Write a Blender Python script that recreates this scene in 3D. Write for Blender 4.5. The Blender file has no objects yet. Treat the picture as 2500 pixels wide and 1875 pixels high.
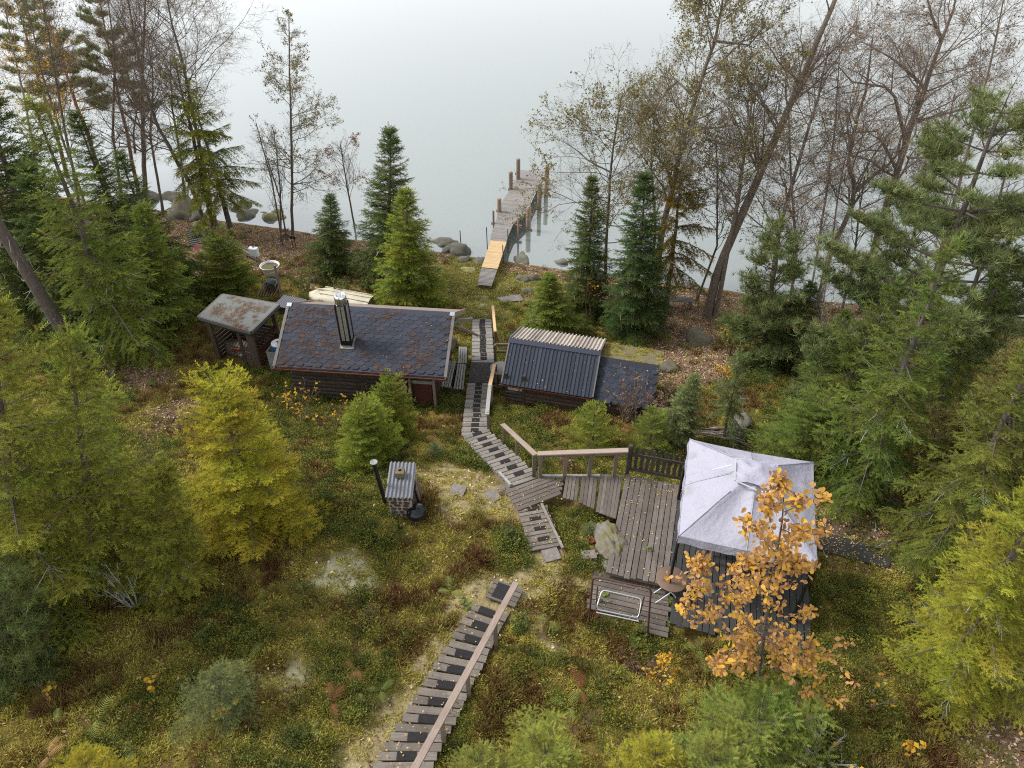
import bpy, bmesh, math, random
import numpy as np
from mathutils import Vector, Matrix, noise as mnoise

S = bpy.context.scene
C = S.collection
PI = math.pi
random.seed(7)

# ------------------------------------------------------------------ camera, sky, sun, exposure
PITCH = math.radians(39.0)
CAM_Z = 20.0
F_PX = 1765.0                      # focal length in pixels of the 2500 px wide photograph
cam_d = bpy.data.cameras.new('camera')
cam = bpy.data.objects.new('camera', cam_d)
C.objects.link(cam)
cam.location = (0, 0, CAM_Z)
cam.rotation_euler = (PI / 2 - PITCH, 0, 0)
cam_d.sensor_width = 36.0
cam_d.lens = 36.0 * F_PX / 2500.0
cam_d.clip_start = 0.1
cam_d.clip_end = 6000
S.camera = cam

SUN_EL, SUN_AZ = math.radians(48), math.radians(-75)     # azimuth measured from +Y towards +X
world = bpy.data.worlds.new('World')
S.world = world
world.use_nodes = True
wn = world.node_tree
bg = wn.nodes['Background']
sky = wn.nodes.new('ShaderNodeTexSky')
sky.sky_type = 'NISHITA'
sky.sun_disc = False
sky.sun_elevation = SUN_EL
sky.sun_rotation = SUN_AZ
sky.dust_density = 0.5
sky.air_density = 1.0
hsv = wn.nodes.new('ShaderNodeHueSaturation')            # overcast: almost no blue left
hsv.inputs['Saturation'].default_value = 0.10
wn.links.new(sky.outputs[0], hsv.inputs['Color'])
wn.links.new(hsv.outputs[0], bg.inputs['Color'])
bg.inputs['Strength'].default_value = 0.13

sun_d = bpy.data.lights.new('sun', 'SUN')
sun_d.energy = 1.5
sun_d.angle = math.radians(16)
sun_d.color = (1.0, 0.96, 0.90)
sun = bpy.data.objects.new('sun', sun_d)
C.objects.link(sun)
sd = Vector((math.sin(SUN_AZ) * math.cos(SUN_EL), math.cos(SUN_AZ) * math.cos(SUN_EL), math.sin(SUN_EL)))
sun.rotation_euler = sd.to_track_quat('Z', 'Y').to_euler()
sun.location = sd * 60

S.view_settings.view_transform = 'Standard'
S.view_settings.look = 'None'
S.view_settings.exposure = 1.30
S.view_settings.gamma = 1.0
S.view_settings.use_curve_mapping = False
S.cycles.use_denoising = False
try:
    S.cycles.denoiser = 'OPENIMAGEDENOISE'
except Exception:
    pass
S.cycles.filter_width = 1.1
S.cycles.max_bounces = 6
S.cycles.diffuse_bounces = 4
S.cycles.glossy_bounces = 2
S.cycles.transmission_bounces = 3
S.cycles.transparent_max_bounces = 4

# ------------------------------------------------------------------ surveying helpers
def ray(px, py):
    x = (px - 1250.0) / F_PX
    y = (937.5 - py) / F_PX
    return np.array([x, math.cos(PITCH) + y * math.sin(PITCH), -math.sin(PITCH) + y * math.cos(PITCH)])

def at(px, py, z):                 # point of the level z seen there
    r = ray(px, py)
    return np.array([0, 0, CAM_Z]) + r * ((z - CAM_Z) / r[2])

def atY(px, py, Y):                # point of the upright plane y = Y seen there
    r = ray(px, py)
    return np.array([0, 0, CAM_Z]) + r * (Y / r[1])

PROF_T = [-300, -30, 0, 6, 9.5, 12, 13.5, 15, 17, 19.6, 21.5, 23, 26, 28, 31, 34, 35.5, 37, 45, 80, 4000]
PROF_Z = [14, 8.6, 7.0, 6.2, 5.72, 5.5, 5.15, 4.6, 3.85, 3.15, 2.75, 2.45, 1.7, 1.15, 0.72, 0.3, 0.0, -0.45, -1.7, -2.6, -3.0]
_tt = np.arange(-300, 300, 0.25)
_zz = np.interp(_tt, PROF_T, PROF_Z)
_k = np.hanning(9); _k /= _k.sum()
_zz = np.convolve(np.pad(_zz, 4, mode='edge'), _k, mode='valid')

def vnoise(x, y, seed=0):          # smooth value noise, vectorised
    x = np.asarray(x, float); y = np.asarray(y, float)
    xi = np.floor(x).astype(np.int64); yi = np.floor(y).astype(np.int64)
    fx = x - xi; fy = y - yi
    fx = fx * fx * (3 - 2 * fx); fy = fy * fy * (3 - 2 * fy)
    def hsh(a, b):
        n = (a * 374761393 + b * 668265263 + seed * 1442695041) & 0x7fffffff
        n = ((n ^ (n >> 13)) * 1274126177) & 0x7fffffff
        return ((n ^ (n >> 16)) & 0xffff) / 65535.0
    return (hsh(xi, yi) * (1 - fx) * (1 - fy) + hsh(xi + 1, yi) * fx * (1 - fy)
            + hsh(xi, yi + 1) * (1 - fx) * fy + hsh(xi + 1, yi + 1) * fx * fy)

def fbm(x, y, seed=0, oct=4):
    s = 0; a = 0.5
    for i in range(oct):
        s = s + a * vnoise(np.asarray(x) * 2 ** i, np.asarray(y) * 2 ** i, seed + i * 17)
        a *= 0.5
    return s

PADS = [(-0.15, 9.7, 5.70, -2.1, 5.9, 6.12, 0.55), (3.2, 13.2, 5.6, 6.8, 12.2, 5.6, 0.7), (2.7, 11.6, 5.6, 6.4, 10.6, 5.6, 0.9), (3.4, 10.0, 5.55, 6.1, 9.4, 5.55, 0.6),
        (1.75, 9.15, 5.52, 3.3, 8.7, 5.52, 0.75), (0.4, 13.2, 5.35, 0.9, 13.4, 5.35, 0.6), (1.3, 13.3, 5.5, 2.9, 13.0, 5.62, 0.6), (0.35, 12.8, 5.34, 0.65, 11.4, 5.5, 0.4),
        (-1.15, 16.9, 3.98, 0.35, 13.9, 5.2, 0.5), (-1.25, 21.0, 2.8, -1.15, 17.1, 3.95, 0.5), (-1.1, 21.2, 2.7, -0.2, 22.4, 2.7, 0.9), (-1.4, 27.8, 1.12, -1.1, 22.6, 2.7, 0.45)]
def height(x, y):
    x = np.asarray(x, float); y = np.asarray(y, float)
    k = np.interp(y, [0, 16, 23, 34], [0.03, 0.07, 0.12, 0.29])
    xc = np.clip(x, -60, 60)
    t = y + k * xc
    z = np.interp(t, _tt, _zz)
    bump = (fbm(x * 0.45, y * 0.45, 3) - 0.47) * 0.5 + (fbm(x * 1.7, y * 1.7, 9) - 0.47) * 0.16
    damp = np.clip((z + 0.25) / 1.2, 0.12, 1)
    z = z + bump * damp
    # the slope is dug out below decks, steps and platforms
    for (x0, y0, z0, x1, y1, z1, r) in PADS:
        vx, vy = x1 - x0, y1 - y0
        t = np.clip(((x - x0) * vx + (y - y0) * vy) / (vx * vx + vy * vy + 1e-9), 0, 1)
        d = np.hypot(x - x0 - t * vx, y - y0 - t * vy)
        w = np.clip((r + 0.45 - d) / 0.45, 0, 1)
        z = z - w * np.maximum(0, z - (z0 + (z1 - z0) * t))
    return z

def hz(x, y):
    return float(height(x, y))

def g(px, py):                     # where the view line meets the ground
    z = 4.0
    lo, hi = 2.0, 140.0
    r = ray(px, py)
    ts = np.linspace(4, 140, 1400)
    P = np.array([0, 0, CAM_Z])[None] + ts[:, None] * r[None]
    d = P[:, 2] - np.maximum(height(P[:, 0], P[:, 1]), -0.2)
    i = int(np.argmax(d < 0))
    if d[i] >= 0:
        return P[-1]
    a = d[i - 1] / (d[i - 1] - d[i])
    p = P[i - 1] * (1 - a) + P[i] * a
    p[2] = hz(p[0], p[1])
    return p

# ------------------------------------------------------------------ mesh helpers
WM = {}                             # world matrix of every object made

def link(o, parent=None, world=None):
    C.objects.link(o)
    if world is None:
        world = WM[parent.name].copy() if parent else Matrix.Identity(4)
    if parent:
        o.parent = parent
        o.matrix_local = WM[parent.name].inverted() @ world
    else:
        o.matrix_world = world
    WM[o.name] = world
    return o

def tag(o, label, cat=None, group=None, kind=None):
    o['label'] = label
    if cat: o['category'] = cat
    if group: o['group'] = group
    if kind: o['kind'] = kind
    return o

def thing(name, label, cat, loc, group=None, rot=None):
    o = bpy.data.objects.new(name, None)
    o.empty_display_size = 0.2
    m = Matrix.Translation(Vector(loc))
    if rot is not None:
        m = m @ rot.to_4x4()
    link(o, None, m)
    return tag(o, label, cat, group)

def mesh_np(name, V, tris=None, quads=None, mats=(), smooth=False, attr=None, fmat=None):
    me = bpy.data.meshes.new(name)
    V = np.ascontiguousarray(V, np.float32)
    parts = []; tot = []
    if tris is not None and len(tris):
        parts.append(np.asarray(tris, np.int32).ravel()); tot.append(np.full(len(tris), 3, np.int32))
    if quads is not None and len(quads):
        parts.append(np.asarray(quads, np.int32).ravel()); tot.append(np.full(len(quads), 4, np.int32))
    li = np.concatenate(parts); tot = np.concatenate(tot)
    st = np.concatenate([[0], np.cumsum(tot)[:-1]]).astype(np.int32)
    me.vertices.add(len(V)); me.vertices.foreach_set('co', V.ravel())
    me.loops.add(len(li)); me.loops.foreach_set('vertex_index', li)
    me.polygons.add(len(tot)); me.polygons.foreach_set('loop_start', st)
    if fmat is not None:
        me.polygons.foreach_set('material_index', np.asarray(fmat, np.int32))
    me.polygons.foreach_set('use_smooth', np.full(len(tot), bool(smooth)))
    if attr is not None:
        a = me.attributes.new('v', 'FLOAT', 'POINT')
        a.data.foreach_set('value', np.asarray(attr, np.float32))
    for m in mats: me.materials.append(m)
    me.update(calc_edges=True)
    return me

def place(mesh, name, parent=None, world=None):
    o = bpy.data.objects.new(name, mesh)
    return link(o, parent, world)

class B:
    """collects solid shapes in world coordinates, links them as ONE mesh object"""
    def __init__(s):
        s.v = []; s.f = []; s.sm = []
    def add(s, vs, fs, smooth=False):
        n = len(s.v)
        s.v += [tuple(map(float, p)) for p in vs]
        s.f += [tuple(i + n for i in f) for f in fs]
        s.sm += [smooth] * len(fs)
        return s
    def obox(s, c, ax, ay, az):
        c = np.array(c, float); ax = np.array(ax, float); ay = np.array(ay, float); az = np.array(az, float)
        vs = [c + i * ax + j * ay + k * az for k in (-1, 1) for j in (-1, 1) for i in (-1, 1)]
        if np.dot(np.cross(ax, ay), az) < 0:
            fs = [(0, 1, 3, 2), (4, 6, 7, 5), (0, 4, 5, 1), (2, 3, 7, 6), (0, 2, 6, 4), (1, 5, 7, 3)]
        else:
            fs = [(0, 2, 3, 1), (4, 5, 7, 6), (0, 1, 5, 4), (2, 6, 7, 3), (0, 4, 6, 2), (1, 3, 7, 5)]
        return s.add(vs, fs)
    def box(s, x0, x1, y0, y1, z0, z1):
        return s.obox(((x0 + x1) / 2, (y0 + y1) / 2, (z0 + z1) / 2), ((x1 - x0) / 2, 0, 0), (0, (y1 - y0) / 2, 0), (0, 0, (z1 - z0) / 2))
    def beam(s, p0, p1, w, h, up=(0, 0, 1)):
        p0 = np.array(p0, float); p1 = np.array(p1, float)
        d = p1 - p0; L = np.linalg.norm(d); d /= L
        side = np.cross(d, np.array(up, float)); side /= np.linalg.norm(side)
        u = np.cross(side, d)
        return s.obox((p0 + p1) / 2, d * L / 2, side * w / 2, u * h / 2)
    def tube(s, pts, r, n=8, cap=True, smooth=True):
        pts = [np.array(p, float) for p in pts]
        if np.isscalar(r): r = [r] * len(pts)
        vs = []; fs = []
        ref = None
        for i, p in enumerate(pts):
            d = pts[min(i + 1, len(pts) - 1)] - pts[max(i - 1, 0)]
            d = d / (np.linalg.norm(d) + 1e-9)
            if ref is None:
                ref = np.array([0, 0, 1.0]) if abs(d[2]) < 0.9 else np.array([1.0, 0, 0])
            a = np.cross(d, ref); a /= np.linalg.norm(a) + 1e-9
            b = np.cross(a, d); ref = b
            for j in range(n):
                t = 2 * PI * j / n
                vs.append(p + r[i] * (math.cos(t) * a + math.sin(t) * b))
        for i in range(len(pts) - 1):
            for j in range(n):
                k = (j + 1) % n
                fs.append((i * n + j, i * n + k, (i + 1) * n + k, (i + 1) * n + j))
        s.add(vs, fs, smooth)
        if cap:
            s.add(vs[:n], [tuple(range(n))[::-1]]); s.add(vs[-n:], [tuple(range(n))])
        return s
    def lathe(s, c, prof, n=20, smooth=True, axis=None):
        c = np.array(c, float)
        R = np.eye(3)
        if axis is not None:
            R = np.array(Vector((0, 0, 1)).rotation_difference(Vector(axis)).to_matrix())
        vs = []; fs = []
        for (r, z) in prof:
            for j in range(n):
                t = 2 * PI * j / n
                vs.append(c + R @ np.array([r * math.cos(t), r * math.sin(t), z]))
        for i in range(len(prof) - 1):
            for j in range(n):
                k = (j + 1) % n
                fs.append((i * n + j, i * n + k, (i + 1) * n + k, (i + 1) * n + j))
        s.add(vs, fs, smooth)
        for i, rev in ((0, True), (len(prof) - 1, False)):
            if prof[i][0] > 1e-4:
                t = tuple(range(i * n, i * n + n))
                s.add([vs[q] for q in t], [tuple(range(n))[::-1] if rev else tuple(range(n))])
        return s
    def slab(s, poly, ext):           # polygon (3D points) thickened along ext
        n = len(poly); ext = np.array(ext, float)
        P = [np.array(p, float) for p in poly]
        return s.add(P + [p + ext for p in P],
                     [tuple(range(n))[::-1], tuple(range(n, 2 * n))] + [(i, (i + 1) % n, (i + 1) % n + n, i + n) for i in range(n)])
    def mesh(s, name, mat, world=None):
        me = bpy.data.meshes.new(name)
        if world is not None:
            inv = world.inverted()
            vs = [tuple(inv @ Vector(p)) for p in s.v]
        else:
            vs = s.v
        me.from_pydata(vs, [], s.f)
        me.polygons.foreach_set('use_smooth', s.sm)
        me.materials.append(mat)
        me.update()
        return me
    def build(s, name, mat, parent=None, loc=None):
        w = WM[parent.name].copy() if parent else Matrix.Translation(Vector(loc if loc is not None else (0, 0, 0)))
        o = bpy.data.objects.new(name, s.mesh(name, mat, w))
        return link(o, parent, w)

def frame(o, x, y=None, z=None):      # world matrix from origin and axes
    x = Vector(x).normalized()
    z = Vector(z if z is not None else (0, 0, 1))
    y = z.cross(x).normalized()
    z = x.cross(y).normalized()
    m = Matrix.Identity(4)
    for i in range(3):
        m[i][0] = x[i]; m[i][1] = y[i]; m[i][2] = z[i]; m[i][3] = o[i]
    return m

_unit = {}
def board_mesh(mat, L=1.0, w=0.12, t=0.03):      # a plank along local x, centred, top at z=0; slightly eased edges
    key = (mat.name, round(L, 2), round(w, 3), round(t, 3))
    if key not in _unit:
        e = min(0.006, t * 0.2)
        b = B()
        hw = w / 2
        prof = [(-hw, -t), (hw, -t), (hw, -e), (hw - e, 0), (-hw + e, 0), (-hw, -e)]
        vs = [(x, y, z) for x in (-L / 2, L / 2) for (y, z) in prof]
        n = len(prof)
        fs = [tuple(range(n))[::-1], tuple(range(n, 2 * n))] + [(i, (i + 1) % n, (i + 1) % n + n, i + n) for i in range(n)]
        b.add(vs, fs)
        _unit[key] = b.mesh('plank', mat)
    return _unit[key]

def plank(parent, p0, p1, w, t, mat, name='plank', up=(0, 0, 1), jit=0.004, rnd=random):
    """a board from p0 to p1 (centre of its upper face); its own object, mesh shared by length"""
    p0 = Vector(p0); p1 = Vector(p1)
    L = (p1 - p0).length
    q = max(0.1, round(L, 1))
    me = board_mesh(mat, q, w, t)
    u = Vector(up) + Vector((rnd.uniform(-1, 1), rnd.uniform(-1, 1), 0)) * 0.012
    c = (p0 + p1) / 2 + Vector((0, 0, rnd.uniform(-jit, jit)))
    d = (p1 - p0) + Vector((rnd.uniform(-1, 1), rnd.uniform(-1, 1), 0)) * 0.006
    m = frame(c, d, z=u) @ Matrix.Diagonal((L / q, 1, 1, 1))
    return place(me, name, parent, m)

def strip_boards(parent, poly, d, w, gap, zf, t, mat, name='plank', start=0.0, skip=()):
    """boards along direction d filling the convex 2-D polygon poly; zf(x, y) gives the level"""
    d = np.array(d, float); d /= np.linalg.norm(d)
    nrm = np.array([-d[1], d[0]])
    P = np.array(poly, float)
    s = P @ nrm
    k = 0
    x = s.min() + w / 2 + start
    out = []
    while x < s.max() - w * 0.3:
        ts = []
        for i in range(len(P)):
            a, b = P[i], P[(i + 1) % len(P)]
            sa, sb = a @ nrm - x, b @ nrm - x
            if sa * sb < 0:
                q = a + (b - a) * sa / (sa - sb)
                ts.append(q @ d)
        if len(ts) >= 2 and max(ts) - min(ts) > 0.12 and k not in skip:
            a = d * (min(ts) + random.uniform(-.012, .012)) + nrm * x
            b = d * (max(ts) + random.uniform(-.012, .012)) + nrm * x
            out.append(plank(parent, (a[0], a[1], zf(*a)), (b[0], b[1], zf(*b)), w, t, mat, name))
        x += w + gap
        k += 1
    return out

# ------------------------------------------------------------------ materials (all procedural)
class NT:
    def __init__(s, name):
        s.m = bpy.data.materials.new(name)
        s.m.use_nodes = True
        s.t = s.m.node_tree
        s.b = s.t.nodes['Principled BSDF']
        s.out = s.t.nodes['Material Output']
    def n(s, typ, **kw):
        nd = s.t.nodes.new('ShaderNode' + typ)
        for k, v in kw.items():
            setattr(nd, k, v)
        return nd
    def l(s, a, b):
        s.t.links.new(a, b); return s
    def set(s, node, **kw):
        for k, v in kw.items():
            node.inputs[k.replace('_', ' ')].default_value = v
        return node
    def co(s, kind='Object', scale=(1, 1, 1), loc=None):
        if kind == 'World':
            src = s.n('NewGeometry').outputs['Position']
        else:
            src = s.n('TexCoord').outputs[kind]
        mp = s.n('Mapping')
        mp.inputs['Scale'].default_value = scale
        s.l(src, mp.inputs['Vector'])
        if loc is not None:
            s.l(loc, mp.inputs['Location'])
        return mp.outputs[0]
    def noise(s, vec, scale=5, detail=4, rough=0.6, dist=0.0):
        nd = s.n('TexNoise')
        nd.inputs['Scale'].default_value = scale
        nd.inputs['Detail'].default_value = detail
        nd.inputs['Roughness'].default_value = rough
        nd.inputs['Distortion'].default_value = dist
        if vec is not None: s.l(vec, nd.inputs['Vector'])
        return nd.outputs['Fac']
    def ramp(s, fac, stops, interp='LINEAR'):
        nd = s.n('ValToRGB')
        cr = nd.color_ramp
        cr.interpolation = interp
        while len(cr.elements) < len(stops): cr.elements.new(0.5)
        for e, (p, c) in zip(cr.elements, stops):
            e.position = p
            e.color = (c, c, c, 1) if np.isscalar(c) else (*c, 1)
        s.l(fac, nd.inputs[0])
        return nd.outputs[0]
    def mix(s, fac, a, b, mode='MIX'):
        nd = s.n('MixRGB', blend_type=mode)
        for i, x in ((0, fac), (1, a), (2, b)):
            if hasattr(x, 'is_output'): s.l(x, nd.inputs[i])
            elif np.isscalar(x): nd.inputs[i].default_value = x if i == 0 else (x, x, x, 1)
            else: nd.inputs[i].default_value = (*x, 1)
        return nd.outputs[0]
    def math(s, op, a, b=0.0, c=None, clamp=False):
        nd = s.n('Math', operation=op, use_clamp=clamp)
        for i, x in enumerate((a, b) if c is None else (a, b, c)):
            if hasattr(x, 'is_output'): s.l(x, nd.inputs[i])
            else: nd.inputs[i].default_value = x
        return nd.outputs[0]
    def rnd(s):
        return s.n('ObjectInfo').outputs['Random']
    def attr(s, name, typ='GEOMETRY'):
        nd = s.n('Attribute', attribute_name=name, attribute_type=typ)
        return nd.outputs['Fac']
    def bump(s, h, strength=0.4, dist=0.02):
        nd = s.n('Bump')
        nd.inputs['Strength'].default_value = strength
        nd.inputs['Distance'].default_value = dist
        s.l(h, nd.inputs['Height'])
        s.l(nd.outputs[0], s.b.inputs['Normal'])
        return nd.outputs[0]
    def col(s, c):
        if hasattr(c, 'is_output'): s.l(c, s.b.inputs['Base Color'])
        else: s.b.inputs['Base Color'].default_value = (*c, 1)
        return s
    def rough(s, r, spec=None, metal=None):
        if hasattr(r, 'is_output'): s.l(r, s.b.inputs['Roughness'])
        else: s.b.inputs['Roughness'].default_value = r
        if spec is not None: s.b.inputs['Specular IOR Level'].default_value = spec
        if metal is not None: s.b.inputs['Metallic'].default_value = metal
        return s

def wood(name, c1, c2, dirt=(0.05, 0.045, 0.03), dirt_amt=0.5, rough=0.8, vary=0.45, moss=0.0):
    k = NT(name)
    r = k.rnd()
    off = k.n('CombineXYZ')
    k.l(k.math('MULTIPLY', r, 37.0), off.inputs[0]); k.l(k.math('MULTIPLY', r, 91.0), off.inputs[1])
    v = k.co('Object', (1.6, 26, 26), off.outputs[0])
    grain = k.noise(v, 1.6, 5, 0.65, 0.4)
    base = k.mix(k.ramp(grain, [(0.3, 0.0), (0.72, 1.0)]), c1, c2)
    val = k.math('MULTIPLY_ADD', r, vary, 1.0 - vary / 2)
    base = k.mix(1.0, base, k.n('CombineColor').outputs[0], 'MULTIPLY') if False else base
    hs = k.n('HueSaturation'); k.l(base, hs.inputs['Color']); k.l(val, hs.inputs['Value'])
    w = k.co('World', (1, 1, 1))
    blot = k.noise(w, 1.9, 5, 0.7)
    base = k.mix(k.math('MULTIPLY', k.ramp(blot, [(0.48, 0.0), (0.72, 1.0)]), dirt_amt), hs.outputs[0], dirt)
    if moss:
        mn = k.noise(w, 5.5, 4, 0.75)
        base = k.mix(k.math('MULTIPLY', k.ramp(mn, [(0.55, 0.0), (0.7, 1.0)]), moss), base, (0.13, 0.13, 0.03))
    k.col(base).rough(k.ramp(grain, [(0.2, rough - .12), (0.8, rough + .1)]), 0.3)
    k.bump(grain, 0.5, 0.006)
    return k.m

def plain(name, c, rough=0.6, metal=0.0, var=0.25, scale=3.0, c2=None, bump=0.0):
    k = NT(name)
    w = k.co('World')
    n = k.noise(w, scale, 6, 0.65)
    c2 = c2 if c2 is not None else tuple(x * (1 - var) for x in c)
    k.col(k.mix(k.ramp(n, [(0.35, 0.0), (0.65, 1.0)]), c, c2)).rough(rough, 0.4, metal)
    if bump: k.bump(k.noise(w, scale * 12, 4, 0.6), bump, 0.01)
    return k.m

M = {}
M['deck'] = wood('weathered_deck_wood', (0.10, 0.082, 0.072), (0.165, 0.142, 0.128), (0.06, 0.048, 0.036), 0.6, moss=0.12)
M['deck_dark'] = wood('shade_toned_deck_wood', (0.026, 0.027, 0.028), (0.06, 0.06, 0.06), (0.035, 0.03, 0.025), 0.5)  # canopy shade put into the board colour; the boardwalk shares it
M['stair'] = wood('stair_wood', (0.155, 0.142, 0.128), (0.265, 0.245, 0.225), (0.085, 0.065, 0.045), 0.55, moss=0.15)
M['stair_brown'] = wood('brown_stair_wood', (0.125, 0.105, 0.088), (0.215, 0.188, 0.162), (0.07, 0.05, 0.032), 0.6, moss=0.1)
M['dock'] = wood('dock_wood', (0.17, 0.155, 0.14), (0.29, 0.275, 0.26), (0.12, 0.105, 0.09), 0.35, rough=0.6, vary=0.25)
M['bench'] = wood('grey_bench_wood', (0.19, 0.19, 0.18), (0.31, 0.31, 0.29), (0.12, 0.115, 0.10), 0.35)
M['new'] = wood('new_wood', (0.48, 0.33, 0.17), (0.60, 0.44, 0.25), (0.34, 0.24, 0.14), 0.25, vary=0.2)
M['rail'] = wood('rail_wood', (0.25, 0.19, 0.155), (0.36, 0.285, 0.24), (0.14, 0.10, 0.085), 0.35, vary=0.2)
M['rail_new'] = wood('new_rail_wood', (0.58, 0.37, 0.20), (0.66, 0.45, 0.27), (0.48, 0.31, 0.17), 0.2, vary=0.1)
M['log'] = wood('old_log_wall', (0.040, 0.030, 0.025), (0.085, 0.066, 0.055), (0.02, 0.016, 0.013), 0.6)
M['log_brown'] = wood('brown_log_wall', (0.055, 0.036, 0.027), (0.12, 0.085, 0.065), (0.03, 0.022, 0.017), 0.5)
M['post'] = wood('post_wood', (0.15, 0.115, 0.09), (0.24, 0.195, 0.155), (0.06, 0.05, 0.04), 0.4)
M['pile'] = wood('pile_wood', (0.22, 0.16, 0.12), (0.34, 0.26, 0.20), (0.08, 0.065, 0.05), 0.4)
M['red_board'] = wood('red_brown_board', (0.05, 0.016, 0.011), (0.085, 0.028, 0.018), (0.04, 0.016, 0.012), 0.4)
M['redpaint'] = plain('faded_red_panel', (0.27, 0.075, 0.045), 0.7, var=0.4, scale=6)
M['greypanel'] = plain('grey_white_panel', (0.42, 0.45, 0.46), 0.6, var=0.3, scale=6)
M['rubber'] = plain('black_rubber_mat', (0.022, 0.019, 0.02), 0.9, var=0.4, scale=14, bump=0.5)
M['felt'] = plain('black_roofing_felt', (0.045, 0.042, 0.043), 0.85, var=0.35, scale=5, bump=0.3)
M['steel'] = plain('galvanised_steel', (0.55, 0.57, 0.58), 0.38, 0.75, var=0.25, scale=8)
M['steel_panel'] = plain('grey_green_sheet', (0.28, 0.31, 0.29), 0.5, 0.35, var=0.3, scale=4)
M['polished'] = plain('polished_steel', (0.75, 0.75, 0.78), 0.18, 0.95, var=0.1)
M['blackmetal'] = plain('black_metal', (0.018, 0.018, 0.019), 0.42, 0.3, var=0.4)
M['enamel'] = plain('black_enamel', (0.012, 0.013, 0.016), 0.12, 0.0, var=0.3)
M['rust'] = plain('rusty_steel', (0.11, 0.05, 0.032), 0.8, 0.1, var=0.5, scale=12, c2=(0.05, 0.025, 0.02))
M['brown_top'] = plain('brown_metal_sheet', (0.135, 0.095, 0.078), 0.5, 0.2, var=0.25, scale=5, c2=(0.16, 0.105, 0.07))
M['white'] = plain('white_plastic', (0.75, 0.76, 0.78), 0.5, var=0.12, scale=8)
M['blue'] = plain('blue_plastic', (0.02, 0.085, 0.30), 0.45, var=0.25, scale=6)
M['greyplastic'] = plain('grey_green_plastic', (0.25, 0.29, 0.27), 0.55, var=0.3, scale=6)
M['tarp'] = plain('dark_green_tarpaulin', (0.012, 0.055, 0.048), 0.5, var=0.4, scale=6)
M['mortar'] = plain('pale_mortar', (0.36, 0.32, 0.26), 0.9, var=0.25, scale=20, bump=0.3)
M['fieldstone'] = plain('dark_fieldstone', (0.085, 0.055, 0.045), 0.8, var=0.4, scale=14, bump=0.3)
M['brickstone'] = plain('yellowish_brick', (0.17, 0.14, 0.08), 0.9, var=0.4, scale=14, bump=0.3)
M['zinc_dark'] = plain('bitumen_sheet', (0.062, 0.068, 0.082), 0.5, var=0.3, scale=8)
M['boat'] = plain('cream_boat_hull', (0.58, 0.53, 0.41), 0.5, var=0.22, scale=3)
M['redpile'] = plain('red_plastic_sheet', (0.22, 0.015, 0.02), 0.6, var=0.3)
M['clay'] = plain('red_clay', (0.22, 0.05, 0.035), 0.7, var=0.3)
M['hole'] = plain('dark_interior', (0.010, 0.009, 0.009), 0.95, var=0.2)
M['strip'] = plain('pale_tape', (0.42, 0.46, 0.47), 0.5, var=0.15)

def shingle_mat(name, base, litter_c, amount, moss=0.0):
    k = NT(name)
    w = k.co('World')
    gran = k.noise(w, 90, 3, 0.7)
    b = k.mix(k.ramp(gran, [(0.3, 0.0), (0.7, 1.0)]), tuple(x * 0.75 for x in base), tuple(x * 1.3 for x in base))
    hs = k.n('HueSaturation'); k.l(b, hs.inputs['Color'])
    k.l(k.math('MULTIPLY_ADD', k.rnd(), 0.55, 0.75), hs.inputs['Value'])
    b = hs.outputs[0]
    big = k.noise(w, 0.75, 4, 0.65)
    fine = k.noise(w, 11, 6, 0.8, 0.6)
    mask = k.math('MULTIPLY', k.ramp(big, [(0.42, 0.0), (0.62, 1.0)]), k.ramp(fine, [(0.54, 0.0), (0.66, 1.0)]))
    b = k.mix(k.math('MULTIPLY', mask, amount), b, litter_c)
    if moss:
        b = k.mix(k.math('MULTIPLY', k.ramp(k.noise(w, 7.0, 7, 0.85, 0.8), [(0.42, 0.0), (0.58, 1.0)]), moss), b, (0.20, 0.18, 0.035))
    k.col(b).rough(0.75, 0.35)
    k.bump(gran, 0.35, 0.004)
    return k.m
M['shingle'] = shingle_mat('dark_blue_shingle', (0.026, 0.031, 0.046), (0.15, 0.07, 0.03), 0.16)
M['shingle_clean'] = shingle_mat('blue_black_shingle', (0.026, 0.032, 0.048), (0.12, 0.08, 0.05), 0.35)
M['felt_back'] = shingle_mat('pale_brown_felt', (0.23, 0.185, 0.155), (0.14, 0.10, 0.07), 0.5)
M['felt_moss'] = shingle_mat('mossy_felt', (0.12, 0.10, 0.078), (0.16, 0.12, 0.05), 0.6, 0.6)
M['shed_roof'] = shingle_mat('grey_sheet_with_needles', (0.15, 0.16, 0.152), (0.13, 0.07, 0.04), 0.6)
M['roofmetal'] = shingle_mat('dark_blue_roof_sheet', (0.032, 0.040, 0.060), (0.12, 0.09, 0.06), 0.18)
M['roofmetal'].node_tree.nodes['Principled BSDF'].inputs['Roughness'].default_value = 0.45
M['backmetal'] = shingle_mat('pale_roof_sheet', (0.42, 0.37, 0.33), (0.10, 0.085, 0.06), 0.8)
M['corr'] = shingle_mat('grey_corrugated_sheet', (0.23, 0.24, 0.27), (0.15, 0.095, 0.06), 0.6)
M['trim'] = plain('grey_brown_trim', (0.15, 0.13, 0.125), 0.6, 0.2, var=0.2)
M['gutter'] = plain('rusty_gutter', (0.12, 0.045, 0.025), 0.7, var=0.5, scale=6)
M['zinc_cap'] = plain('bright_zinc', (0.34, 0.40, 0.45), 0.4, 0.4, var=0.1)

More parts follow.
